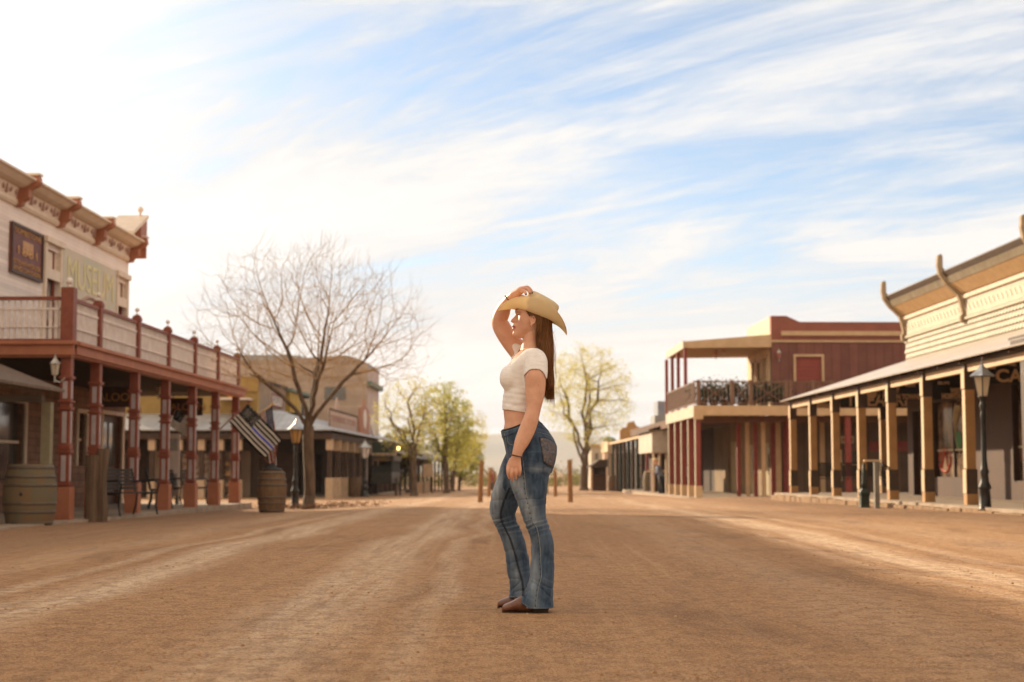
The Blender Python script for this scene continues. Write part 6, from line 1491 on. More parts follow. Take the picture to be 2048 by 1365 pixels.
# ---- body
body = MB()
def head(mb):
    NZ, NT = 96, 72
    prof = [(594, 1046, 1050, 1086, .018), (597, 1038, 1042, 1092, .044), (603, 1033.5, 1037, 1097, .060), (611, 1031.2, 1034, 1099.5, .070), (619, 1030.3, 1033.5, 1100, .0745), (623, 1029.8, 1033.8, 1100, .0750),
            (626.5, 1030.0, 1036.0, 1099.5, .0745), (629.5, 1031.2, 1037.0, 1099, .0735), (632, 1029.2, 1036.6, 1098, .0725), (636, 1025.3, 1036.0, 1096.5, .0715), (639.5, 1021.9, 1035.6, 1095, .0705), (642.3, 1020.3, 1035.4, 1094, .070),
            (644.4, 1021.3, 1035.2, 1093, .069), (646.4, 1025.0, 1035.0, 1092, .068), (648.5, 1025.6, 1035.0, 1091, .067), (650.6, 1024.0, 1034.8, 1090, .065), (652.8, 1023.2, 1034.6, 1089, .064), (654.6, 1024.6, 1034.4, 1088, .063),
            (655.6, 1026.2, 1034.4, 1087, .062), (656.8, 1024.6, 1034.4, 1086, .061), (658.8, 1023.9, 1034.4, 1085, .059), (661, 1025.8, 1034.4, 1083, .056), (663.5, 1026.6, 1034.4, 1080, .052), (666, 1025.4, 1034.2, 1076, .047),
            (669, 1024.9, 1034.4, 1071, .041), (672, 1026.3, 1036.5, 1065, .034), (674.5, 1029.5, 1039.5, 1058, .026), (676.5, 1034, 1042, 1051, .016)]
    wn_ = [(594, .05), (620, .05), (626, .020), (632, .0095), (640, .0125), (643, .0145), (646, .012), (648, .018), (652, .023), (656, .021), (660, .020), (663, .020), (668, .020), (676, .02)]
    rs = []
    for i in range(NZ + 1):
        py = 594 + (676.5 - 594) * i / NZ; xp, xs, xb, hy = interp(prof, py); (wy,) = interp(wn_, py)
        P, S, B = (W(x, py, YC).x for x in (xp, xs, xb)); z = W(xp, py, YC).z; xc = S + (B - S) * 0.48; out = []
        for k in range(NT):
            q = 2 * pi * k / NT; c, s_ = cos(q), sin(q); y = hy * math.copysign(abs(s_) ** 0.86, s_); t = min(1, abs(y) / hy)
            if c >= 0: x = xc + (B - xc) * abs(c) ** 0.9
            else: x = xc - (xc - S) * abs(c) ** 0.78 + (P - S) * math.exp(-(y / wy) ** 2)
            # eye socket
            e = math.exp(-((py - 627.6) / 3.0) ** 2 - ((abs(y) - 0.031) / 0.013) ** 2)
            if c < 0: x += 0.0055 * e
            # cheekbone
            e2 = math.exp(-((py - 641) / 8.0) ** 2 - ((abs(y) - 0.047) / 0.016) ** 2)
            if c < 0: x -= 0.004 * e2
            out.append((x, YC + y, z))
        rs.append(out)
    loft(mb, rs)
head(body)
# neck, leaning forward a little
limb(body, [(1066, 655, YC, 15, .052), (1062, 672, YC, 15.5, .052), (1060, 688, YC, 16.5, .055), (1060, 702, YC, 20, .066), (1061, 716, YC, 25, .085)], 24)
# torso and hips
TORSO = [(697, 1048, 1072, .060, YC), (702, 1040, 1081, .105, YC), (709, 1032, 1087, .132, YC), (718, 1024, 1091, .150, YC), (729, 1016, 1092, .152, YC), (742, 1006.5, 1091.5, .144, YC), (755, 1002, 1090, .136, YC), (766, 1003.5, 1088, .132, YC),
         (780, 1008, 1085, .130, YC), (795, 1006, 1081, .128, YC), (808, 1005, 1078, .126, YC), (819, 1004.5, 1077, .125, YC), (833, 1005.5, 1078, .126, YC), (846, 1006.8, 1082.5, .131, YC), (858, 1007.5, 1090, .141, YC), (872, 1008.5, 1101, .155, YC),
         (890, 1013, 1109, .168, YC), (908, 1018, 1110, .172, YC), (926, 1022, 1106, .170, YC), (940, 1026, 1100, .150, YC)]
slices(body, [(a, b + (2.4 if 745 < a < 850 else 1.2 if a < 740 else 0), c - 1.5, h_ - .006, y) for a, b, c, h_, y in TORSO], 36, 2.15, 2.5)
# near arm hanging in front of the hip (her left)
YA = YC - 0.168
YN = YC - 0.212
ARM_N = [(1071, 720, YC - .128, 20, .048), (1072, 738, YC - .150, 21, .050), (1070.8, 756, YA, 21, .048), (1070.5, 778, YA, 20.3, .045), (1069, 800, YA - .006, 17.6, .041), (1066.8, 820, YA - .014, 14.6, .038), (1061, 841, YA - .022, 15.6, .038), (1053.3, 862, YC - .198, 16.2, .035),
         (1043.6, 884, YC - .206, 14.6, .031), (1035.8, 903, YN, 10.8, .025), (1032.5, 915, YN, 9.8, .021)]
limb(body, ARM_N)
# hand: palm, five fingers, the back of the hand towards the camera
limb(body, [(1032.5, 914, YN, 9.6, .019), (1030.5, 923, YN, 12.0, .0165), (1029, 932, YN - .001, 14.0, .0150), (1028.5, 938.5, YN, 13.6, .0125)], 18)
for row in ([(1018.0, 933, YN, 3.9, .0100), (1016.0, 941, YN - .009, 3.5, .0090), (1016.4, 948.5, YN - .003, 3.2, .0082), (1018.6, 956, YN + .012, 2.8, .0072)],
            [(1025.2, 935, YN - .002, 3.9, .0100), (1023.9, 944.5, YN - .013, 3.5, .0090), (1023.6, 953, YN - .008, 3.2, .0082), (1024.8, 960.5, YN + .008, 2.8, .0072)],
            [(1032.6, 935, YN - .002, 3.8, .0098), (1032.2, 943.5, YN - .012, 3.4, .0088), (1031.6, 951, YN - .006, 3.1, .0080), (1031.6, 957.5, YN + .010, 2.7, .0070)],
            [(1039.6, 932, YN, 3.4, .0088), (1040.4, 940, YN - .008, 3.1, .0080), (1039.6, 946.5, YN - .003, 2.8, .0074), (1038.6, 951.5, YN + .010, 2.5, .0064)],
            [(1022.5, 920, YN + .012, 4.6, .0115), (1018.5, 928, YN + .024, 4.3, .0105), (1015.8, 936, YN + .028, 3.8, .0095), (1015.8, 942, YN + .030, 3.1, .0078)]):
    limb(body, row, 12)
# far arm raised (her right): shoulder, elbow forward, forearm up behind the brim
ARM_F = [(1064, 722, YC + .135, 18, .050), (1045, 709, YC + .165, 21, .052), (1027, 690, YC + .175, 19.5, .050), (1012, 670, YC + .178, 18.5, .047), (1002, 652, YC + .176, 17.8, .044), (999.5, 640, YC + .170, 15.8, .041), (1003.5, 628, YC + .160, 16.0, .040),
         (1009.5, 614, YC + .130, 13.6, .036), (1015.5, 603, YC + .075, 10.6, .029), (1022, 594.5, YC + .034, 8.6, .023), (1027, 590, YC + .012, 7.8, .021)]
limb(body, ARM_F)
YH = YC - .022
limb(body, [(1026, 590.5, YH + .02, 7.8, .022), (1033, 586.5, YH + .01, 8.2, .028), (1041, 581.5, YH, 8.0, .034), (1047.5, 578.5, YH, 6.2, .034)], 18)
for row in ([(1044, 583.5, YH - .034, 3.6, .0082), (1048.5, 582.5, YH - .046, 3.5, .0082), (1051.0, 586.0, YH - .052, 3.1, .0075), (1051.8, 589.5, YH - .052, 2.6, .0066)],
            [(1046, 579.0, YH - .017, 3.9, .0090), (1053.0, 577.8, YH - .026, 3.7, .0088), (1057.8, 582.3, YH - .032, 3.3, .0080), (1059.8, 587.6, YH - .034, 2.8, .0070)],
            [(1047, 576.6, YH + .003, 4.0, .0092), (1055.0, 575.2, YH - .002, 3.8, .0090), (1061.5, 580.6, YH - .006, 3.4, .0082), (1064.6, 586.8, YH - .008, 2.9, .0072)],
            [(1047, 577.2, YH + .023, 3.9, .0090), (1054.5, 576.6, YH + .022, 3.7, .0086), (1060.5, 582.0, YH + .020, 3.3, .0080), (1063.5, 588.0, YH + .018, 2.8, .0070)],
            [(1032, 590, YH + .036, 4.6, .0115), (1038, 592, YH + .050, 4.2, .0105), (1045, 593.5, YH + .056, 3.8, .0095), (1050, 595.5, YH + .052, 3.2, .008)]):
    limb(body, row, 12)
# bust
for sgn in (-1, 1):
    c = W(1021, 756, YC + sgn * .066); body.sphere(tuple(c), (.055, .058, .064), 20)
# near ear
# ear drawn as a curled rim round a shallow bowl
def ear(mb, sgn):
    y = YC + sgn * .0775; pts = []
    for k in range(15):
        q = R(-215 + 285 * k / 14); pts.append(W(1065.2 + 5.2 * cos(q) - 0.6 * sin(q), 640 - 8.0 * sin(q), y + sgn * (.006 + .004 * sin(q * .5))))
    mb.tube([tuple(p) for p in pts], [.0034] * 15, 8)
    mb.sphere(tuple(W(1062.4, 649.3, y + sgn * .003)), (.0075, .0045, .0085), 10)
    mb.sphere(tuple(W(1065.2, 641, y - sgn * .001)), (.011, .004, .017), 12)
    mb.sphere(tuple(W(1060.6, 643, y + sgn * .003)), (.004, .004, .005), 8)
ear(body, -1); ear(body, 1)
# legs inside the jeans, and feet
LEG_N = [(905, 1030, 1108, .095, YC - .09), (930, 1024, 1105, .094, YC - .092), (955, 1019, 1098.5, .090, YC - .094), (982, 1025, 1094.3, .085, YC - .096), (1005, 1034, 1092.5, .079, YC - .098), (1026, 1041, 1091.8, .072, YC - .10), (1042, 1047, 1095, .069, YC - .10),
         (1057, 1053, 1100, .069, YC - .10), (1074, 1059.5, 1105, .070, YC - .10), (1092, 1062.3, 1108, .070, YC - .10), (1115, 1062, 1109, .069, YC - .10), (1140, 1059.5, 1109, .072, YC - .10), (1163, 1057, 1108, .076, YC - .10), (1180, 1049.5, 1107, .082, YC - .10), (1197, 1041, 1106.5, .086, YC - .10), (1216, 1035.5, 1107.5, .089, YC - .10)]
LEG_F = [(905, 1012.5, 1085, .092, YC + .085), (930, 1001.5, 1072, .090, YC + .09), (955, 994, 1062, .086, YC + .10), (980, 985.5, 1050, .082, YC + .11), (1000, 981, 1041, .077, YC + .125), (1018, 979, 1035, .072, YC + .135), (1032, 981, 1031, .069, YC + .145),
         (1047, 987, 1036.5, .067, YC + .155), (1063, 995.3, 1043.5, .067, YC + .16), (1087, 1004.5, 1051.8, .068, YC + .165), (1110, 1010.5, 1057, .069, YC + .17), (1130, 1012, 1060, .070, YC + .17), (1155, 1016, 1061.5, .073, YC + .17), (1172, 1019.5, 1061.5, .078, YC + .17), (1187, 1018, 1060, .083, YC + .17), (1202, 1016.5, 1059, .087, YC + .17)]
def thin(rows, k): return [(a, (b + c) / 2 - (c - b) / 2 * k, (b + c) / 2 + (c - b) / 2 * k, h * k, y) for a, b, c, h, y in rows]
slices(body, thin(LEG_N, 0.66), 20); slices(body, thin(LEG_F, 0.66), 20)
bme = remesh(body, 0.0026, 2, 0.5)
BV = bvh_of(bme)
# lips and eye paint as materials by place
lip_c = W(1024.5, 655.3, YC)
LEGACY = None
ca = bme.color_attributes.new('tint', 'FLOAT_COLOR', 'POINT'); tv = []
zt = W(1024, 651.2, YC).z; zb = W(1024, 660.0, YC).z; mid = (zt + zb) / 2
ELB = W(1069, 818, YA); KN = W(1029, 941, YN); ELF = W(993, 640, YC + .17); NOS = W(1023, 642, YC); CHK = W(1040, 645, YC - .05); HK = W(1051, 577, YH)
for v in bme.vertices:
    c = v.co; f_ = 0.0
    if c.z > 1.0 and c.x < W(1031, 655, YC).x and abs(c.y - YC) < .027:
        q = ((c.z - mid) / ((zt - zb) / 2)) ** 2 + ((c.y - YC) / .0235) ** 2
        f_ = .95 * smoothstep(1.12, .80, q)
    for ctr_, rad, am in ((ELB, .045, .16), (KN, .035, .22), (ELF, .05, .20), (NOS, .016, .18), (CHK, .03, .14), (HK, .03, .22)):
        dd_ = (c - ctr_).length / rad
        if dd_ < 2: f_ = max(f_, am * math.exp(-dd_ * dd_))
    f_ += max(0, mnoise.noise(c * 28)) * .07
    tv += [f_, f_, f_, 1.0]
ca.data.foreach_set('color', tv)
nt = SKIN.node_tree; at = nt.nodes.new('ShaderNodeAttribute'); at.attribute_name = 'tint'; mx = nt.nodes.new('ShaderNodeMix'); mx.data_type = 'RGBA'; bs_ = nt.nodes['Principled BSDF']
src = bs_.inputs['Base Color'].links[0].from_socket; nt.links.new(at.outputs['Fac'], mx.inputs[0]); nt.links.new(src, mx.inputs[6]); mx.inputs[7].default_value = (0.40, 0.105, 0.085, 1); nt.links.new(mx.outputs[2], bs_.inputs['Base Color'])
put(bme, 'body', SKIN, person, PA)

# eyes, brows
EYEW = mat('eye_white', (0.7, 0.66, 0.62), (0.6, 0.55, 0.5), 10, 0.2, spec=0.6)
IRIS = mat('iris', (0.05, 0.03, 0.02), (0.03, 0.02, 0.01), 10, 0.1, spec=0.7)
for sgn in (-1, 1):
    e = MB(); c = W(1038.9, 628.3, YC + sgn * .0290); e.sphere(tuple(c), (.0098, .0090, .0092), 16)
    eo = e.build('eye', EYEW, person, PA, smooth=True)
    e = MB(); e.sphere(tuple(c + Vector((-.0062, sgn * .0015, -.0018))), (.0050, .0044, .0050), 12); e.build('iris', IRIS, eo, PA, smooth=True).matrix_parent_inverse = Matrix.Identity(4)
    ld = MB()
    for j in range(9):
        for i in range(15):
            aa = R(-100 + 200 * i / 14); bb = R(-14 + 104 * j / 8); tl_ = R(-12)
            q_ = Vector((-cos(aa) * cos(bb), sgn * sin(aa) * cos(bb), sin(bb))) * .0104
            ld.v.append(tuple(c + q_))
    ld.f = [(j * 15 + i, j * 15 + i + 1, (j + 1) * 15 + i + 1, (j + 1) * 15 + i) for j in range(8) for i in range(14)]; ld.mi = [0] * len(ld.f)
    lo_ = ld.build('eyelid', SKIN, eo, PA, smooth=True); m_ = lo_.modifiers.new('t', 'SOLIDIFY'); m_.thickness = .001; m_.offset = 1
    l = MB()
    arc = [c + Vector((-.0104 * cos(a), sgn * (.012 * sin(a) + .001), -.0034 - .001 * (a / 1.2) ** 2)) for a in [-.7 + .15 * k for k in range(13)]]
    l.tube([tuple(p) for p in arc], [.0011 + .0006 * (k / 12) for k in range(13)], 5)
    for k in range(0, 13):
        p = arc[k]; d = Vector((-.0075 + .001 * (k % 3), sgn * .002 * (k - 4) / 4, -.0010)); l.tube([tuple(p), tuple(p + d * .6 + Vector((0, 0, -.0012))), tuple(p + d)], [.0006, .0005, .0002], 4)
    l.build('eyelashes', BLACK, eo, PA)
    b = MB(); bc = [W(1031.6 + t * 12.5, 621.8 - 3.0 * sin(min(1, t * 1.35) * pi * .5) + 3.4 * max(0, t - .55), YC) for t in [k / 9 for k in range(10)]]
    pts = []
    for k, q in enumerate(bc):
        y = YC + sgn * (.014 + .044 * (k / 9) ** 1.1); loc, nr, i_, ds = BV.ray_cast(Vector((q.x - .08, y + sgn * .03, q.z)), Vector((1, -sgn * .25, 0)).normalized())
        if loc is not None and loc.x < q.x + .03: pts.append(tuple(loc + nr * .0004 * (1 if nr.x < 0 else -1)))
    if len(pts) > 3: b.tube(pts, [.0018 + .0009 * sin(pi * k / (len(pts) - 1)) for k in range(len(pts))], 6); b.build('eyebrow', HAIR, person, PA, smooth=True)

m_ = hit(BV, 1076.3, 770.5, .0002); mm_ = MB(); mm_.sphere(tuple(m_), .0018, 8); mm_.build('mole', BEADM, person, PA)
# nails
nl = []
for px, py, y in ((1052.0, 589.6, YH - .0585), (1060.0, 587.8, YH - .041), (1064.8, 587.0, YH - .015)):
    h = hit(BV, px, py - .5, .0002)
    if h is None: h = W(px, py, y)
    n_ = MB(); n_.sphere(tuple(h), (.0042, .0022, .0058), 10); n_.build('fingernail', NAIL, person, PA, smooth=True)

# ---- shirt: the torso and sleeve roots, grown outward, cut at neckline, hems
sh = MB()
g_ = 0.0005
sT = [r for r in TORSO if r[0] <= 846]
slices(sh, sT, 36, 2.15, 2.5, grow=g_)
for sgn in (-1, 1):
    c = W(1021, 757, YC + sgn * .064); sh.sphere(tuple(c), (.060, .064, .074), 20)
limb(sh, [(1062, 716, YC - .10, 17, .050)] + ARM_N[:4], 20, grow=0.0075)
limb(sh, [(1060, 716, YC + .10, 17, .050)] + ARM_F[:3], 20, grow=0.0065)
limb(sh, [(1061, 690, YC, 18, .062), (1061, 702, YC, 22, .072), (1062, 716, YC, 27, .092)], 24, grow=.004)
sme = remesh(sh, 0.0040, 14, 0.5)
bm = bmesh.new(); bm.from_mesh(sme)
# folds of the cloth
for v in bm.verts:
    c = v.co; zt, zb = W(1040, 775, YC).z, W(1040, 819, YC).z
    k = smoothstep(zt + .03, zt - .02, c.z)
    w_ = sin(c.z * 210 + 3.0 * mnoise.noise(Vector((c.x * 9, c.y * 6, c.z * 5))) + c.x * 26) * .0007 * k
    w_ += mnoise.noise(Vector((c.x * 14, c.y * 14, c.z * 34))) * .0030 * (0.35 + .65 * k)
    v.co = c + v.normal * w_
def cutf(c):
    """True where the shirt does not exist"""
    hem = W(1040, 820.5 + (c.x - W(1003, 820, YC).x) * 60, YC).z
    if c.z < hem: return True
    # neckline: a deep V in front rising to the nape
    ppx, ppy = pix(Vector((c.x, YC, c.z)))
    if abs(c.y - YC) < .112 and ppy < nline(ppx): return True
    if c.y < YC and c.z > W(1062, 697, YC).z: return True
    # near sleeve hem, from the front low edge up over the arm and down behind
    if c.y < YC - .125:
        m = hemcurve(c.x)
        if m is not None and c.z < m and c.y < YC - (.150 if c.x < W(1051, 750, YA).x else .140): return True
    # far sleeve
    if c.y > YC + .12:
        ax = W(1036, 700, YC + .17); d = Vector((ax.x - W(1064, 722, YC + .135).x, 0, ax.z - W(1064, 722, YC + .135).z)).normalized()
        if (Vector((c.x, 0, c.z)) - Vector((ax.x, 0, ax.z))).dot(d) > 0.0: return True
    return False
def nline(x):
    pts = ((1000, 731), (1020.5, 731), (1026, 727), (1036, 719), (1048, 710.5), (1060, 703.5), (1070, 699), (1078, 697), (1120, 697))
    for (x0, y0), (x1, y1) in zip(pts, pts[1:]):
        if x0 <= x <= x1: return y0 + (y1 - y0) * (x - x0) / (x1 - x0)
    return 600
def pix(c):
    """photo pixel of a point (for placing folds)"""
    d = c - CAMP; f_ = d.y * cos(TILT) + d.z * sin(TILT); up = -d.y * sin(TILT) + d.z * cos(TILT)
    return 1024 + F * d.x / f_, 682.5 - F * up / f_
HC = [(W(x, y, YA - .05).x, W(x, y, YA - .05).z) for x, y in ((1040, 757), (1048.5, 750.5), (1052, 746), (1058, 741), (1064, 738.7), (1072, 738.7), (1080, 739.6), (1086, 744), (1090, 750), (1093, 757), (1100, 762))]
def hemcurve(x):
    if x < HC[0][0] or x > HC[-1][0]: return None
    for (x0, z0), (x1, z1) in zip(HC, HC[1:]):
        if x0 <= x <= x1: return z0 + (z1 - z0) * (x - x0) / (x1 - x0)
dead = [v for v in bm.verts if cutf(v.co)]
bmesh.ops.delete(bm, geom=dead, context='VERTS')
# smooth the cut edges
for _ in range(18):
    ed = {v for e in bm.edges if e.is_boundary for v in e.verts}
    new = {}
    for v in ed:
        nb = [e.other_vert(v) for e in v.link_edges if e.is_boundary]
        if len(nb) == 2: new[v] = v.co * .4 + (nb[0].co + nb[1].co) * .3
    for v, c in new.items(): v.co = c
# keep the biggest island
seen = set(); best = []
bm.verts.ensure_lookup_table()
for v in bm.verts:
    if v in seen: continue
    st = [v]; isl = []; seen.add(v)
    while st:
        q = st.pop(); isl.append(q)
        for e in q.link_edges:
            w_ = e.other_vert(q)
            if w_ not in seen: seen.add(w_); st.append(w_)
    if len(isl) > len(best):
        best = isl
bs = set(best); bmesh.ops.delete(bm, geom=[v for v in bm.verts if v not in bs], context='VERTS')
bm.to_mesh(sme); bm.free()
SHIRT = mat('white_knit', (0.93, 0.90, 0.90), (0.82, 0.78, 0.78), 22, 0.85, bump=0.0012, bscale=90, stretch=(1, 1, 3.2), trans=0.10, lo=0.45, hi=0.7)
so = put(sme, 'shirt', SHIRT, person, PA)
sol = so.modifiers.new('thick', 'SOLIDIFY'); sol.thickness = 0.0028; sol.offset = -1
tag(so, 'white cropped top with cap sleeves')

# ---- jeans
jn = MB()
JT = [(850, 1006, 1085.5, .134, YC), (858, 1003.5, 1092, .143, YC), (863, 1001.5, 1097, .149, YC), (872, 1003.5, 1103.5, .158, YC), (882, 1006.5, 1109.3, .164, YC), (895, 1010, 1113.6, .172, YC), (908, 1012, 1113.6, .175, YC), (921, 1014, 1111, .172, YC), (936, 1018, 1107.8, .160, YC), (948, 1024, 1103.5, .130, YC)]
slices(jn, JT, 36, 2.2, 2.5)
def shift(rows, g): return [(a, b, c, h + g, y) for a, b, c, h, y in rows]
slices(jn, shift(LEG_N, .001), 32, 2.15, 2.5); slices(jn, shift(LEG_F, .001), 32, 2.15, 2.5)
jme = remesh(jn, 0.0042, 4, 0.5)
bm = bmesh.new(); bm.from_mesh(jme)
lay = bm.verts.layers.float_color.new('fade')
def gs(x, m, s): return math.exp(-((x - m) / s) ** 2)
def pix(c):
    """photo pixel of a point (for placing folds)"""
    d = c - CAMP; f_ = d.y * cos(TILT) + d.z * sin(TILT); up = -d.y * sin(TILT) + d.z * cos(TILT)
    return 1024 + F * d.x / f_, 682.5 - F * up / f_
bm.normal_update()
for v in bm.verts:
    c = v.co; px, py = pix(c); near = c.y < YC + .03
    n = mnoise.noise(Vector((c.x * 10, c.y * 10, c.z * 10))); w_ = 0.0
    ctr = 1070 if near else 1012
    tl = py + (px - ctr) * (.32 if near else .22) + n * 5
    def ridge(fx, fz, sl, sd_):
        """thin irregular creases, running across the leg with slope sl"""
        q = mnoise.noise(Vector(((px + 300 * sd_) * fx, (py + (px - ctr) * sl) * fz, sd_ * 7.3 + c.y * 6))); return (1 - min(1, abs(q) * 3.2)) ** 2
    if near:      # knee creases, hem folds, seat creases
        w_ += -.0052 * gs(py, 1054, 17) * ridge(.020, .085, .30, 1) + .0018 * gs(py, 1052, 12) * sin(tl * .45) - .0030 * gs(py, 1000, 40) * ridge(.016, .050, .25, 2) - .0065 * gs(py, 1178, 26) * ridge(.025, .055, -.45, 3) - .0040 * gs(py, 940, 16) * ridge(.02, .10, -.25, 4)
        w_ += -.0040 * gs(py, 1118, 34) * ridge(.03, .035, .15, 5)
    else:
        w_ += -.0055 * gs(py, 1050, 20) * ridge(.022, .075, .30, 6) + .0016 * gs(py, 1050, 12) * sin(tl * .4) - .0032 * gs(py, 985, 45) * ridge(.02, .050, .25, 7) - .0068 * gs(py, 1170, 28) * ridge(.028, .055, .4, 8) - .0045 * gs(py, 1110, 30) * ridge(.03, .04, .2, 9)
    w_ += .0016 * mnoise.noise(Vector((c.x * 34, c.y * 34, c.z * 22)))
    v.co = c + v.normal * w_
    # worn pale areas: front of thighs, knees, seat, shins
    f = 0.0
    if near: f = .75 * gs(px, 1034 + (py - 960) * .42, 15) * smoothstep(925, 965, py) * smoothstep(1062, 1030, py) + .35 * gs(py, 938, 7) * smoothstep(1045, 1075, px) * smoothstep(1112, 1090, px) + .28 * gs(px, 1070, 9) * smoothstep(1060, 1090, py) + .30 * gs(py, 1165, 26) * gs(px, 1066, 14)
    else: f = .70 * gs(px, 1000 - (py - 930) * .17, 15) * smoothstep(915, 950, py) * smoothstep(1060, 1030, py) + .38 * gs(px, 1018 + (py - 1060) * .18, 11) * smoothstep(1050, 1080, py)
    f = f * (.70 + .55 * n + .35 * mnoise.noise(Vector((c.x * 60, c.y * 60, c.z * 16)))) + .10 * max(0, mnoise.noise(Vector((c.x * 22, c.y * 22, c.z * 9)))) + .18 * max(0, sin(tl * .62)) * gs(py, 1052, 15)
    v[lay] = (max(0, min(1, f)),) * 3 + (1,)
def jcut(c):
    px, py = pix(c)
    top = 863 - 20 * smoothstep(1001, 1078, px) - 0 * px + 9 * smoothstep(1078, 1100, px)
    if py < top: return True
    if c.y < YC + .035:
        if py > 1180:
            hem = 1204.5 + (px - 1037) * .66 if px < 1060 else 1220.6 + (px - 1060) * .015
            return py > hem
    elif py > 1197.5 + (px - 1017) * .01: return True
    return False
bmesh.ops.delete(bm, geom=[v for v in bm.verts if jcut(v.co)], context='VERTS')
for _ in range(5):
    ed = {v for e in bm.edges if e.is_boundary for v in e.verts}; new = {}
    for v in ed:
        nb = [e.other_vert(v) for e in v.link_edges if e.is_boundary]
        if len(nb) == 2: new[v] = v.co * .4 + (nb[0].co + nb[1].co) * .3
    for v, c in new.items(): v.co = c
bm.to_mesh(jme); bm.free(); JV = bvh_of(jme)
DEN = mat('denim', (0.024, 0.044, 0.082), (0.065, 0.102, 0.16), 34, 0.9, bump=0.0006, bscale=420, stretch=(1, 1, 0.35), spec=0.12, sheen=0.15)
nt = DEN.node_tree; at = nt.nodes.new('ShaderNodeAttribute'); at.attribute_name = 'fade'
mx = nt.nodes.new('ShaderNodeMix'); mx.data_type = 'RGBA'; bs_ = nt.nodes['Principled BSDF']; src = bs_.inputs['Base Color'].links[0].from_socket
nt.links.new(at.outputs['Fac'], mx.inputs[0]); nt.links.new(src, mx.inputs[6]); mx.inputs[7].default_value = (0.42, 0.475, 0.54, 1); nt.links.new(mx.outputs[2], bs_.inputs['Base Color'])
jo = put(jme, 'jeans', DEN, person, PA); sol = jo.modifiers.new('thick', 'SOLIDIFY'); sol.thickness = 0.003; sol.offset = -1
tag(jo, 'faded blue flared jeans')
SEAM_D = mat('seam_thread_dark', (0.018, 0.022, 0.032), (0.03, 0.035, 0.05), 40, 0.8)
SEAM_L = mat('seam_thread_pale', (0.27, 0.29, 0.31), (0.16, 0.18, 0.20), 60, 0.8)
def path_on(t, pts, step=2.0, off=.0012):
    out = []
    rr = [(i, *p) for i, p in enumerate(pts)]; n = (len(pts) - 1) * 10
    for i in range(n + 1):
        x, y = interp(rr, i / 10); h = hit(t, x, y, off)
        if h is not None and h.y < YC + .3: out.append(h)
    return out
def dashes(mb, P, on, off_, r):
    acc = 0; seg = [P[0]]
    state = True
    for a, b in zip(P, P[1:]):
        L_ = (b - a).length; k = max(1, int(L_ / .0015))
        if L_ > .05: seg = [b]; continue
        for i in range(1, k + 1):
            q = a + (b - a) * i / k; acc += L_ / k
            if state: seg.append(q)
            if acc > (on if state else off_):
                if state and len(seg) > 1: mb.tube([tuple(s) for s in seg[::max(1, len(seg) // 4)]] + [tuple(seg[-1])], r, 4)
                state = not state; acc = 0; seg = [q]
SIDE = [(1044, 905), (1046, 920), (1047.2, 932), (1050, 960), (1052.8, 987), (1059.6, 1013), (1066, 1042), (1074.8, 1060), (1080, 1091), (1081.6, 1124), (1083, 1152), (1077, 1177), (1073.5, 1203), (1073, 1214)]
s_ = MB(); P = path_on(JV, SIDE); s_.tube([tuple(p) for p in P], .0016, 5); s_.build('side_seam', SEAM_L, jo, PA, smooth=True)
s_ = MB(); dashes(s_, path_on(JV, [(x - 2.6, y) for x, y in SIDE], off=.0004), .007, .019, .0019); s_.build('side_stitching', SEAM_D, jo, PA)
INS = [(1019.5, 976), (1007.5, 1005), (1001.8, 1027), (1004.5, 1045), (1012.5, 1061), (1022.6, 1084), (1031, 1111), (1037.8, 1138), (1044, 1161), (1046.5, 1180), (1047.5, 1194)]
P = path_on(JV, INS); s_ = MB(); s_.tube([tuple(p) for p in P], .0015, 5); s_.build('inner_seam', SEAM_D, jo, PA, smooth=True)
s_ = MB(); dashes(s_, path_on(JV, [(x - 1.6, y) for x, y in INS], off=.0018), .0052, .0042, .0028)
P = path_on(JV, [(x + 1.6, y) for x, y in INS]); s_.tube([tuple(p) for p in P], .0011, 4); s_.build('inner_stitching', SEAM_D, jo, PA)
for pts in ([(1038.5, 1201), (1048, 1208), (1060, 1215.5), (1075, 1216.6), (1090, 1216.6), (1104, 1217)], [(1019, 1193.5), (1030, 1194), (1041, 1194)]):
    s_ = MB(); P = path_on(JV, pts); 
    if len(P) > 3: dashes(s_, P, .008, .004, .0011); s_.build('hem_stitching', SEAM_L, jo, PA)
# crease lines across the thigh and the back yoke
for pts in ([(1014.8, 873), (1015, 880), (1017, 886), (1022.6, 889.8), (1029, 891)], [(1009, 867), (1012, 880), (1014.5, 895)], [(1075, 866), (1088, 868), (1100, 873), (1106, 879)]):
    P = path_on(JV, pts)
    if len(P) > 3: s_ = MB(); s_.tube([tuple(p) for p in P], .0013, 5); s_.build('pocket_seam', SEAM_L, jo, PA, smooth=True)
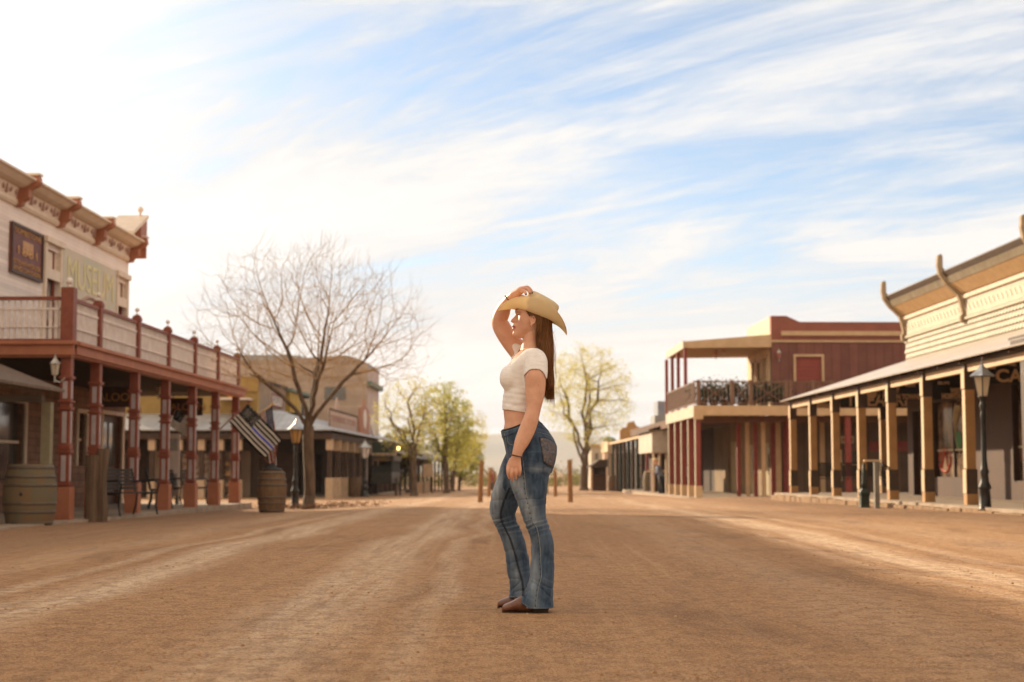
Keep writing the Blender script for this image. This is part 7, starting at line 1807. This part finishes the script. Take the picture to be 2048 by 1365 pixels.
# waistband of the jeans and the black band above it
wb = MB(); P1 = []; P2 = []
for mm, name, up, lo, off in ((DEN, 'waistband', 0.5, 12.5, .0030), (BLACK, 'black_waistband', -3.4, 0.8, .0016)):
    b_ = MB(); top = []; bot = []
    n = 64
    for k in range(n):
        q = 2 * pi * k / n
        for lst, dpy in ((top, up), (bot, lo)):
            A = W(1001.5, 863, YC).x - .002; B = W(1096, 855, YC).x
            c, s1 = cos(q), sin(q)
            x = (A + B) / 2 + (B - A) / 2 * math.copysign(abs(c) ** .93, c)
            pxx = 1024 + (x) * F / YC
            py = 863 - 20 * smoothstep(1001, 1078, pxx) + 9 * smoothstep(1078, 1100, pxx) + dpy
            z = W(1040, py, YC).z
            o = Vector(((A + B) / 2, YC, z)); d = Vector((x - o.x, .165 * s1, 0)).normalized()
            loc, nr, i_, ds = JV.ray_cast(o, d)
            if loc is None or ds > .3:
                loc, nr, i_, ds = BV.ray_cast(o, d); e_ = off + .006
            else: e_ = off
            if loc is None or ds > .3: loc = o + Vector((x - o.x, .14 * s1, 0)); e_ = 0
            lst.append(loc + d * e_)
    rr = lambda L_: [tuple(sum((L_[(i + j) % n] for j in range(-2, 3)), Vector()) / 5) for i in range(n)]
    top, bot = rr(top), rr(bot)
    b_.add(top + bot, [(i, (i + 1) % n, n + (i + 1) % n, n + i) for i in range(n)])
    o_ = b_.build(name, mm, jo, PA, smooth=True); m_ = o_.modifiers.new('t', 'SOLIDIFY'); m_.thickness = .0035; m_.offset = 0
# back pocket with sequins
POL = [(1078, 876), (1094.7, 878), (1110.5, 889), (1111.5, 908), (1104.5, 935), (1086.8, 924), (1083, 900)]
def inside(x, y, P):
    c = False; j = len(P) - 1
    for i in range(len(P)):
        if ((P[i][1] > y) != (P[j][1] > y)) and x < (P[j][0] - P[i][0]) * (y - P[i][1]) / (P[j][1] - P[i][1]) + P[i][0]: c = not c
        j = i
    return c
pk = MB(); idx = {}
for iy in range(0, 64):
    for ix in range(0, 38):
        x, y = 1076 + ix, 875 + iy
        if inside(x, y, POL):
            h = hit(JV, x, y, .0028)
            if h is not None: idx[(ix, iy)] = len(pk.v); pk.v.append(tuple(h))
for (ix, iy), a in list(idx.items()):
    if all(k in idx for k in ((ix + 1, iy), (ix + 1, iy + 1), (ix, iy + 1))): pk.f.append((a, idx[(ix + 1, iy)], idx[(ix + 1, iy + 1)], idx[(ix, iy + 1)])); pk.mi.append(0)
POCK = mat('pocket_denim', (0.05, 0.065, 0.10), (0.15, 0.115, 0.11), 70, 0.7, bump=.001, bscale=300)
po = pk.build('back_pocket', POCK, jo, PA, smooth=True); m_ = po.modifiers.new('t', 'SOLIDIFY'); m_.thickness = .003
s_ = MB(); P = path_on(JV, POL + [POL[0]], off=.0035); s_.tube([tuple(p) for p in P], .0014, 4); s_.build('pocket_edge', SEAM_D, po, PA)
SEQ = mat('sequin', (0.75, 0.42, 0.22), (0.55, 0.6, 0.7), 90, 0.2, metal=0.9, lo=.45, hi=.55)
sq = MB(); rg = random.Random(2)
for _ in range(900):
    x, y = rg.uniform(1080, 1111), rg.uniform(880, 934)
    if not inside(x, y, POL): continue
    d = min(math.hypot(x - 1094, y - 899), math.hypot(x - 1093, y - 917), math.hypot(x - 1103, y - 908))
    if rg.random() > math.exp(-(d / 9) ** 2) + .16: continue
    h = hit(JV, x, y, .0048)
    if h is not None: sq.sphere(tuple(h), .0008 + .0012 * rg.random() ** 3, 6)
sq.build('sequins', SEQ, po, PA)
h = hit(JV, 1083, 881, .006); s_ = MB(); s_.sphere(tuple(h), .0035, 8); s_.build('rivet', SEQ, po, PA, smooth=True)

# ---- boots
LEATHER = mat('boot_leather', (0.115, 0.040, 0.024), (0.21, 0.098, 0.060), 14, 0.36, bump=0.001, spec=0.4)
SOLE = mat('boot_sole', (0.035, 0.022, 0.016), (0.06, 0.04, 0.03), 9, 0.8)
for dx_, yc, ypx in ((0, YC - .10, 0), (-9, YC + .17, -7.5)):
    bt = MB(); prof = [(0, .006, .005, .018), (2, .020, .012, .032), (7, .033, .020, .042), (14, .042, .024, .048), (24, .047, .030, .060), (36, .047, .040, .082), (50, .043, .046, .10), (66, .040, .046, .11), (80, .038, .044, .11), (90, .030, .038, .09), (94, .012, .02, .05)]
    rs = []; x0 = W(1003.5 + dx_, 1218, yc).x; z0 = gh(0, yc) + .007
    for d, hw, lo_, h_ in prof:
        x = x0 + d * yc / F; z1 = h_; r_ = []
        for k in range(20):
            q = 2 * pi * k / 20; yy = hw * cos(q); zz = (z1 / 2) * sin(q)
            zz = max(zz, -z1 * .46)
            r_.append((x, yc + yy, z0 + z1 * .46 + zz))
        rs.append(r_)
    loft(bt, rs); sb = bt.build('boot', LEATHER, person, PA, smooth=True); m_ = sb.modifiers.new('s', 'SUBSURF'); m_.levels = m_.render_levels = 1
    sl = MB(); rs = []
    for d, hw, lo_, h_ in [(1, .010, 0, 0), (4, .026, 0, 0), (10, .034, 0, 0), (18, .041, 0, 0), (28, .046, 0, 0), (40, .044, 0, 0), (52, .038, 0, 0), (64, .036, 0, 0), (80, .038, 0, 0), (92, .030, 0, 0)]:
        x = x0 - .003 + d * yc / F; rs.append([(x, yc - hw, z0 - .008), (x, yc + hw, z0 - .008), (x, yc + hw, z0 - .001), (x, yc - hw, z0 - .001)])
    loft(sl, rs); x1 = x0 + 62 * yc / F; sl.box(x1, x1 + .08, yc - .034, yc + .034, z0 - .008, z0 + .022); sl.build('sole', SOLE, sb, PA)

# ---- cowboy hat
STRAW = mat('hat_straw', (0.90, 0.78, 0.55), (0.86, 0.72, 0.48), 7, 0.75, bump=0.0003, bscale=300, trans=0.42)
HP = R(20.5); hc = W(1072.5, 632, YC)          # centre of the band plane
ex = Vector((cos(HP), 0, -sin(HP))); ez = Vector((sin(HP), 0, cos(HP))); ey = Vector((0, 1, 0))
def HL(x, y, z): return hc + ex * x + ey * y + ez * z
PXM = YC / F
hb = MB(); NA, NR = 96, 16
A0, B0 = .100, .083
def brim_pt(q, t):
    c, s1 = cos(q), sin(q)
    A1 = .203 if c < 0 else .190; B1 = .172
    x0_, y0_ = A0 * c, B0 * s1; x1_ = A1 * c; y1_ = B1 * s1
    sd_ = abs(s1) ** 1.5
    # sides curl up and in, front and back dip
    x = x0_ + (x1_ - x0_) * t
    y = y0_ + (y1_ - y0_) * (t - .34 * sd_ * t ** 2.2)
    z = sd_ * (.004 * t + .070 * t ** 1.9) - (1 - sd_) ** 1.2 * (.046 if c < 0 else .040) * t ** 1.4 
    z += .012 * sd_ * c * t * -1
    return x, y, z
for j in range(NR + 1):
    for i in range(NA):
        hb.v.append(tuple(HL(*brim_pt(2 * pi * i / NA, j / NR))))
hb.f = [(j * NA + i, j * NA + (i + 1) % NA, (j + 1) * NA + (i + 1) % NA, (j + 1) * NA + i) for j in range(NR) for i in range(NA)]; hb.mi = [0] * len(hb.f)
cr = MB(); rows = 18
def crown_pt(q, t):
    c, s1 = cos(q), sin(q)
    if t <= .72:
        u = t / .72; rd = .10 * max(0, (u - .8) / .2) ** 2; a = A0 * (1 - .09 * u - rd); b = B0 * (1 - .18 * u - rd)
        zt = .110 - .013 * c; z = zt * (u if u < .8 else .8 + .2 * sin((u - .8) / .2 * pi / 2) * .9)
        # pinch in the front sides
        p = math.exp(-((q_d(q, pi * .78)) / .35) ** 2) + math.exp(-((q_d(q, -pi * .78)) / .35) ** 2)
        b *= 1 - .16 * p * u; a *= 1 - .04 * p * u
        return a * c + .011 * u, b * s1, z
    u = (t - .72) / .28; e = 1 - u
    a = A0 * .81 * (e ** .8 if e > 0 else 0); b = B0 * .72 * (e ** .8 if e > 0 else 0)
    zt = (.110 - .013 * c * e) * .98
    dent = .034 * smoothstep(.15, .95, u)      # cattleman crease
    return a * c + .011, b * s1, zt + .005 * sin(pi * min(1, u * 2.4)) - dent + .012 * (1 - abs(s1)) * 0
def q_d(a, b): return (a - b + pi) % (2 * pi) - pi
for j in range(rows + 1):
    for i in range(NA): cr.v.append(tuple(HL(*crown_pt(2 * pi * i / NA, j / rows))))
cr.f = [(j * NA + i, j * NA + (i + 1) % NA, (j + 1) * NA + (i + 1) % NA, (j + 1) * NA + i) for j in range(rows) for i in range(NA)]; cr.mi = [0] * len(cr.f)
hat = empty('cowboy_hat', (0, 0, 0)); hat.parent = person; tag(hat, 'pale straw cowboy hat with curled brim')
o_ = hb.build('brim', STRAW, hat, PA, smooth=True); m_ = o_.modifiers.new('t', 'SOLIDIFY'); m_.thickness = .0028; m_.offset = 0
bevel_edge = [HL(*brim_pt(2 * pi * i / NA, 1.0)) for i in range(NA + 1)]
e_ = MB(); e_.tube([tuple(p) for p in bevel_edge], .0024, 6, cap=False); e_.build('brim_edge', STRAW, hat, PA, smooth=True)
o_ = cr.build('crown', STRAW, hat, PA, smooth=True); m_ = o_.modifiers.new('t', 'SOLIDIFY'); m_.thickness = .0025; m_.offset = -1
e_ = MB()
for zz in (.008, .020):
    e_.tube([tuple(HL(*crown_pt(2 * pi * i / 48, zz / .128 * .72))) for i in range(49)], .0042, 6, cap=False)
e_.build('hat_band', mat('hat_band', (0.50, 0.33, 0.16), (0.36, 0.22, 0.10), 30, 0.6), hat, PA, smooth=True)

# ---- hair: a shaped mass under many strands
hr = MB()
HM = [(612, 1048, 1101, .077, YC), (620, 1051, 1102, .078, YC), (630, 1058, 1102.5, .079, YC), (638, 1070, 1102.5, .079, YC), (648, 1073, 1102.5, .076, YC), (660, 1072, 1103, .072, YC), (675, 1071, 1104, .070, YC - .005), (692, 1074, 1105.5, .072, YC - .01), (708, 1080, 1105.5, .074, YC - .012), (724, 1084, 1105, .072, YC - .012), (745, 1086, 1105.5, .064, YC - .01), (768, 1087, 1107.5, .056, YC - .008), (780, 1089, 1105, .040, YC - .006), (788, 1094, 1101, .020, YC - .006)]
slices(hr, HM, 30, 2.2, 3)
hme = remesh(hr, .004, 2, .5)
bm = bmesh.new(); bm.from_mesh(hme)
for v in bm.verts:
    c = v.co; v.co = c + v.normal * (.0028 * sin(c.y * 420 + c.x * 300 + 3 * mnoise.noise(Vector((c.x * 20, c.y * 20, c.z * 3)))) + .002 * mnoise.noise(Vector((c.x * 90, c.y * 90, c.z * 5))))
bm.to_mesh(hme); bm.free()
ho = put(hme, 'hair', HAIR, person, PA)
st = MB(); rg = random.Random(8)
hm = [list(r) for r in HM]
for k in range(3000):
    q = rg.uniform(0, 2 * pi); tip = rg.random() < .85
    s0 = rg.choice((618, 622, 630, 640, 655, 668)) if rg.random() < .8 else rg.uniform(640, 720)
    e0 = rg.uniform(762, 800) if tip else rg.uniform(700, 780)
    out = rg.uniform(.94, 1.05); ph = rg.uniform(0, 6); amp = rg.uniform(.4, 1.8); pts = []; n = 11
    for i in range(n):
        py = s0 + (e0 - s0) * i / (n - 1); xl, xr, hy, yc = interp(hm, min(py, 790))
        if py > 800: pass
        cx = (xl + xr) / 2; hx = (xr - xl) / 2; c, s1 = cos(q), sin(q)
        px = cx + hx * c * out + amp * sin(py * .035 + ph) + (py - 780) * .0
        pts.append(tuple(W(px, py, yc + hy * out * s1)))
    lo = rg.uniform(.0005, .0012)
    st.tube(pts, [lo * (1 - .75 * (i / (n - 1)) ** 2) for i in range(n)], 3, cap=False, m=0 if rg.random() < (.60 if cos(q) < .4 else .25) else 1)
# fine flyaway strands
def smooth_path(pts, n=5):
    rr = [(i, *p) for i, p in enumerate(pts)]
    return [tuple(interp(rr, i / n)) for i in range((len(pts) - 1) * n + 1)]
for k in range(150):     # loose wisps down the back edge and below the ends
    s0 = rg.uniform(660, 770); e0 = s0 + rg.uniform(30, 60); x_ = interp(hm, min(s0, 790))[1]; a_ = rg.uniform(-1.5, 3.0); yy = YC + rg.uniform(-.045, .03)
    pts = smooth_path([W(x_ - 2, s0, yy), W(x_ + a_ * .5, (s0 + e0) / 2, yy), W(x_ + a_ + rg.uniform(-1, 1), e0, yy)]); n = len(pts)
    st.tube(pts, [.0007 * (1 - .8 * i / n) for i in range(n)], 3, cap=False, m=1)
for k in range(420):
    x_ = rg.uniform(1087, 1108); s0 = rg.uniform(760, 785); e0 = rg.uniform(786, 811) - abs(x_ - 1100) * rg.uniform(.2, 1.3); yy = YC + rg.uniform(-.05, .03)
    pts = smooth_path([W(x_, s0, yy), W(x_ + rg.uniform(-1, 1), (s0 + e0) / 2, yy), W(x_ + rg.uniform(-2.5, 2), e0, yy)]); n = len(pts)
    st.tube(pts, [.0011 * (1 - .85 * i / n) for i in range(n)], 3, cap=False, m=1)
for k in range(26):
    s0 = rg.uniform(650, 730); x0_ = interp(hm, s0)[1]; side = rg.random() < .8
    if side:
        pts = [W(x0_ + 0, s0, YC - .06), W(x0_ + rg.uniform(0, 6), s0 + 14, YC - .075), W(x0_ + rg.uniform(2, 10), s0 + 34, YC - .08), W(x0_ + rg.uniform(2, 9), s0 + 60, YC - .07)]
        pts = smooth_path(pts); st.tube(pts, [.0005] * len(pts), 3, cap=False, m=1)
    elif False:
        e1 = rg.uniform(0, 5); s0 = rg.uniform(700, 790)
        pts = [W(1102, s0 - 40, YC), W(1105 + e1, s0 - 15, YC), W(1106 + e1 * 1.5, s0 + 10, YC), W(1105 + e1, s0 + 30, YC)]
        st.tube([tuple(p) for p in pts], [.0004, .0004, .0003, .0002], 3, cap=False, m=1)
for pts in ([(1076, 676), (1084, 679), (1095, 673), (1104, 667), (1111, 663)], [(1074, 660), (1080, 674), (1090, 678), (1100, 670), (1108, 664)], [(1082, 714), (1090, 717), (1097, 715), (1101, 710)], [(1080, 700), (1080, 712), (1083, 720), (1089, 722)]):
    q_ = smooth_path([W(x, y, YC - .08) for x, y in pts]); st.tube(q_, .0006, 3, cap=False, m=1)
for k in range(240):      # strands falling just behind the ear
    x0_ = rg.uniform(1070, 1080); y0_ = rg.uniform(622, 640); yy = YC - .080 - .003 * rg.random(); e1 = rg.uniform(700, 790)
    n = 9; pts = []
    for i in range(n):
        py = y0_ + (e1 - y0_) * i / (n - 1); xl, xr, hy, yc = interp(hm, max(min(py, 790), 655)); u = (x0_ - 1068) / 34
        pts.append(tuple(W(xl + (xr - xl) * u + 1.0 * sin(py * .03 + k), py, yc - hy * (1.02 if py > 650 else 1.0) * math.sqrt(max(0.05, 1 - (2 * u - 1) ** 2)) if py > 665 else yy)))
    st.tube(pts, [.0010, .0012, .0012, .0012, .0012, .0011, .0010, .0008, .0004], 3, cap=False, m=0 if rg.random() < .7 else 1)
# hair swept from the temple under the hat
for k in range(260):
    y0 = rg.uniform(.050, .079); t = rg.random()
    p0 = W(1048.5 + 9 * t + 3 * rg.random(), 616 + 17 * t, YC - .0755 - .003 * rg.random()); 
    x1 = 1072 + 6 * rg.random()
    pts = [p0, W(1058 + 3 * rg.random(), 619 + 12 * t, YC - .0800), W(1067, 622 + 9 * t, YC - .083), W(x1 + 1, 632 + 12 * t, YC - .082), W(x1 + 3, 655 + 10 * t, YC - .076)]
    st.tube([tuple(p) for p in pts], [.0007, .0012, .0013, .0012, .0009], 3, cap=False, m=0)
st.build('hair_strands', [HAIR, HAIR_TIP_GLOW], ho, PA, smooth=True)

# ---- jewellery
GOLD = mat('gold', (0.75, 0.45, 0.2), (0.6, 0.33, 0.14), 30, 0.25, metal=1.0)
BEAD = mat('bead', (0.05, 0.022, 0.012), (0.10, 0.05, 0.03), 60, 0.3, spec=0.6)
for (x, y) in ((1060.6, 651.0), (1062.8, 652.5)):
    e_ = MB(); c = W(x, y, YC - .079); e_.tube([tuple(c + Vector((.0052 * cos(q), -.001, .0075 * sin(q)))) for q in [2 * pi * k / 16 for k in range(17)]], .0011, 6); e_.build('earring', GOLD, person, PA, smooth=True)
e_ = MB()
for k in range(26):
    q = 2 * pi * k / 26; c = W(1034.0, 912.6, YN); e_.sphere((c.x + .0315 * cos(q), c.y + .0275 * sin(q), c.z - .22 * .0315 * cos(q)), .0038, 8)
e_.build('bracelet', BEAD, person, PA, smooth=True)
e_ = MB(); c = W(1018.5, 599, YC + .055); ax = Vector((.62, -.25, .75)).normalized(); u_ = ax.cross(Vector((0, 1, 0))).normalized(); v_ = ax.cross(u_)
e_.tube([tuple(c + (u_ * cos(q) * .0300 + v_ * sin(q) * .0310)) for q in [2 * pi * k / 24 for k in range(25)]], .0026, 6, cap=False); e_.build('bracelet', BLACK, person, PA, smooth=True)
for dd in (0, .004):
    P = []
    for k in range(40):
        q = 2 * pi * k / 40; d = Vector((cos(q), sin(q), 0)); o = W(1061, 696 + 2.6 * (1 - cos(q)) * 1.2 + dd * 700, YC)
        loc, nr, i_, ds = BV.ray_cast(o + d * .13, -d)
        if loc is not None: P.append(tuple(loc + d * .0012))
    if len(P) > 10: e_ = MB(); e_.tube(P + [P[0]], .0008, 4, cap=False); e_.build('necklace', GOLD, person, PA, smooth=True)
# ------------------------------------------------------------------ people far down the street
def far_person(label, px, pb, Y, hp, facing, shirt, legs, hat=None, hair=None, lean=0.0, arms='down', stride=3.0):
    """small standing figure; px, pb = feet in the photo, hp = height in photo pixels at distance Y; facing -1 left, 1 right"""
    base = W(px, pb, Y); z0 = base.z; A = (base.x, base.y, z0); t = empty('person', A, 0, label, 'person', None)
    k = hp / 70.0; f = facing
    def P(dx, up, dy, r, rd=None): return (px + (dx * f + lean * max(0, up - 34) * f) * k, pb - up * k, Y + dy, r * k, (rd if rd is not None else r * k / F * Y))
    m = k / F * Y
    body = MB()
    limb(body, [P(0, 58, 0, 2.3), P(.2, 61.5, 0, 3.7), P(.2, 65.5, 0, 4.3), P(0, 68.5, 0, 3.0)], 14)      # head
    body.sphere(tuple(W(*P(4.2, 63, 0, 1)[:3])), (.8 * m, .7 * m, 1.0 * m), 6)                              # nose
    limb(body, [P(-.3, 54, 0, 2.2), P(0, 59, 0, 2.1)], 10)
    TOR = [P(0, 35, 0, 5.6, 7.2 * m), P(0, 41, 0, 5.0, 6.4 * m), P(0, 48, 0, 5.4, 7.4 * m), P(0, 54, 0, 4.4, 8.0 * m), P(0, 56, 0, 2.6, 5 * m)]
    limb(body, TOR, 18)
    LG = []
    for sg in (-1, 1):
        LG.append([P(0, 34, sg * 3.6 * m, 4.3), P(stride * sg * .5, 18, sg * 3.8 * m, 3.0), P(stride * sg * .8 - .6, 4, sg * 4 * m, 2.1)]); limb(body, LG[-1], 12)
        limb(body, [P(stride * sg * .8 - 1.2, 1.4, sg * 4 * m, 1.7), P(stride * sg * .8 + 3.6, 1.1, sg * 4 * m, 1.3)], 10)
    AR_ = []
    for sg in (-1, 1):
        if arms == 'down': a = [P(-.4, 53, sg * 8.2 * m, 2.5), P(-1.4, 43, sg * 9.2 * m, 1.9), P(1.2, 34, sg * 9 * m, 1.5)]; hnd = [P(1.2, 34, sg * 9 * m, 1.4), P(1.9, 30.5, sg * 9 * m, 1.5)]
        else: a = [P(0, 53, sg * 8.0 * m, 2.5), P(3.5, 44.5, sg * 8 * m, 1.9), P(11, 43.5, sg * 5 * m, 1.5)]; hnd = [P(11, 43.5, sg * 5 * m, 1.4), P(14, 43.0, sg * 4 * m, 1.5)]
        AR_.append(a); limb(body, a, 10); limb(body, hnd, 8)
        for q in range(5): e_ = hnd[1]; limb(body, [(e_[0], e_[1], e_[2] + (q - 2) * .55 * m, .62 * k, .62 * m), (e_[0] + f * (.3 if arms == 'down' else 2.2) * k, e_[1] + (2.6 - .2 * abs(q - 2) if arms == 'down' else .3) * k, e_[2] + (q - 2) * .65 * m, .5 * k, .5 * m)], 6)
    put(remesh(body, .014, 1), 'body', SKIN, t, A)
    sh = MB(); limb(sh, TOR, 18, grow=.02)
    for a in AR_: limb(sh, a[:2] + [a[2]], 10, grow=.016)
    put(remesh(sh, .02, 2), 'shirt', shirt, t, A)
    tr = MB(); limb(tr, [P(0, 33, 0, 5.2, 7.4 * m), P(0, 37.5, 0, 5.2, 7.0 * m)], 16, grow=.02)
    for L_ in LG: limb(tr, L_, 12, grow=.022)
    put(remesh(tr, .02, 2), 'trousers', legs, t, A)
    if hair: h_ = MB(); h_.sphere(tuple(W(*P(-1.0, 66, 0, 1)[:3])), (4.6 * m, 4.3 * m, 4.4 * m), 12); h_.build('hair', hair, t, A, smooth=True)
    if hat:
        c = W(*P(.2, 68.2, 0, 1)[:3]); MB().lathe(tuple(c), [(4.7 * m, -.2 * m), (4.6 * m, 2.5 * m), (3.6 * m, 4.4 * m), (.5 * m, 4.0 * m)], 14).lathe((c.x, c.y, c.z), [(4.6 * m, 0), (8.6 * m, .7 * m), (8.6 * m, .95 * m), (4.6 * m, .3 * m)], 18).build('hat', hat, t, A, smooth=True)
    return t
SH_B = mat('blue_grey_shirt', (.22, .25, .34), (.17, .20, .28), 8, .85); SH_P = mat('blue_plaid_shirt', (.20, .28, .45), (.42, .44, .48), 60, .85, lo=.45, hi=.55)
SH_W = mat('pale_shirt', (.60, .58, .55), (.5, .48, .46), 8, .85); SH_R = mat('red_shirt', (.42, .10, .09), (.35, .08, .07), 8, .85)
JB = mat('black_trousers', (.015, .016, .02), (.03, .03, .035), 9, .8); JD = mat('blue_trousers', (.06, .085, .14), (.09, .12, .18), 9, .85)
far_person('man in a straw hat leaning on the hitching rail by the white front shop', 1323, 992, 68, 73, -1, SH_B, JB, hat=STRAW, lean=.34, arms='front', stride=4)
far_person('person in a blue plaid shirt standing behind the posts of the balcony house', 1370.5, 991, 62.5, 72, -1, SH_P, JB, hair=HAIR, stride=2)
far_person('person in a pale shirt walking on the shop porch beyond the balcony house', 1279, 984, 92, 55, -1, SH_W, JD, hair=HAIR, stride=5)
far_person('tiny person in a red shirt far down the road left of the woman', 985, 983, 120, 44, -1, SH_R, JD, hair=HAIR, stride=4)
# ------------------------------------------------------------------ dusty evening air
hz = MB().box(-2790, 2790, -110, 2790, -12, 185).build('haze', [], None); hz.data.materials.clear()
hm_ = bpy.data.materials.new('haze'); hm_.use_nodes = True; t_ = hm_.node_tree; t_.nodes.clear()
pv_ = t_.nodes.new('ShaderNodeVolumePrincipled'); pv_.inputs['Color'].default_value = (0.93, 0.95, 1.0, 1); pv_.inputs['Density'].default_value = 0.00016
ou_ = t_.nodes.new('ShaderNodeOutputMaterial'); t_.links.new(pv_.outputs[0], ou_.inputs['Volume']); hz.data.materials.append(hm_); tag(hz, kind='stuff')
SC.cycles.volume_bounces = 1
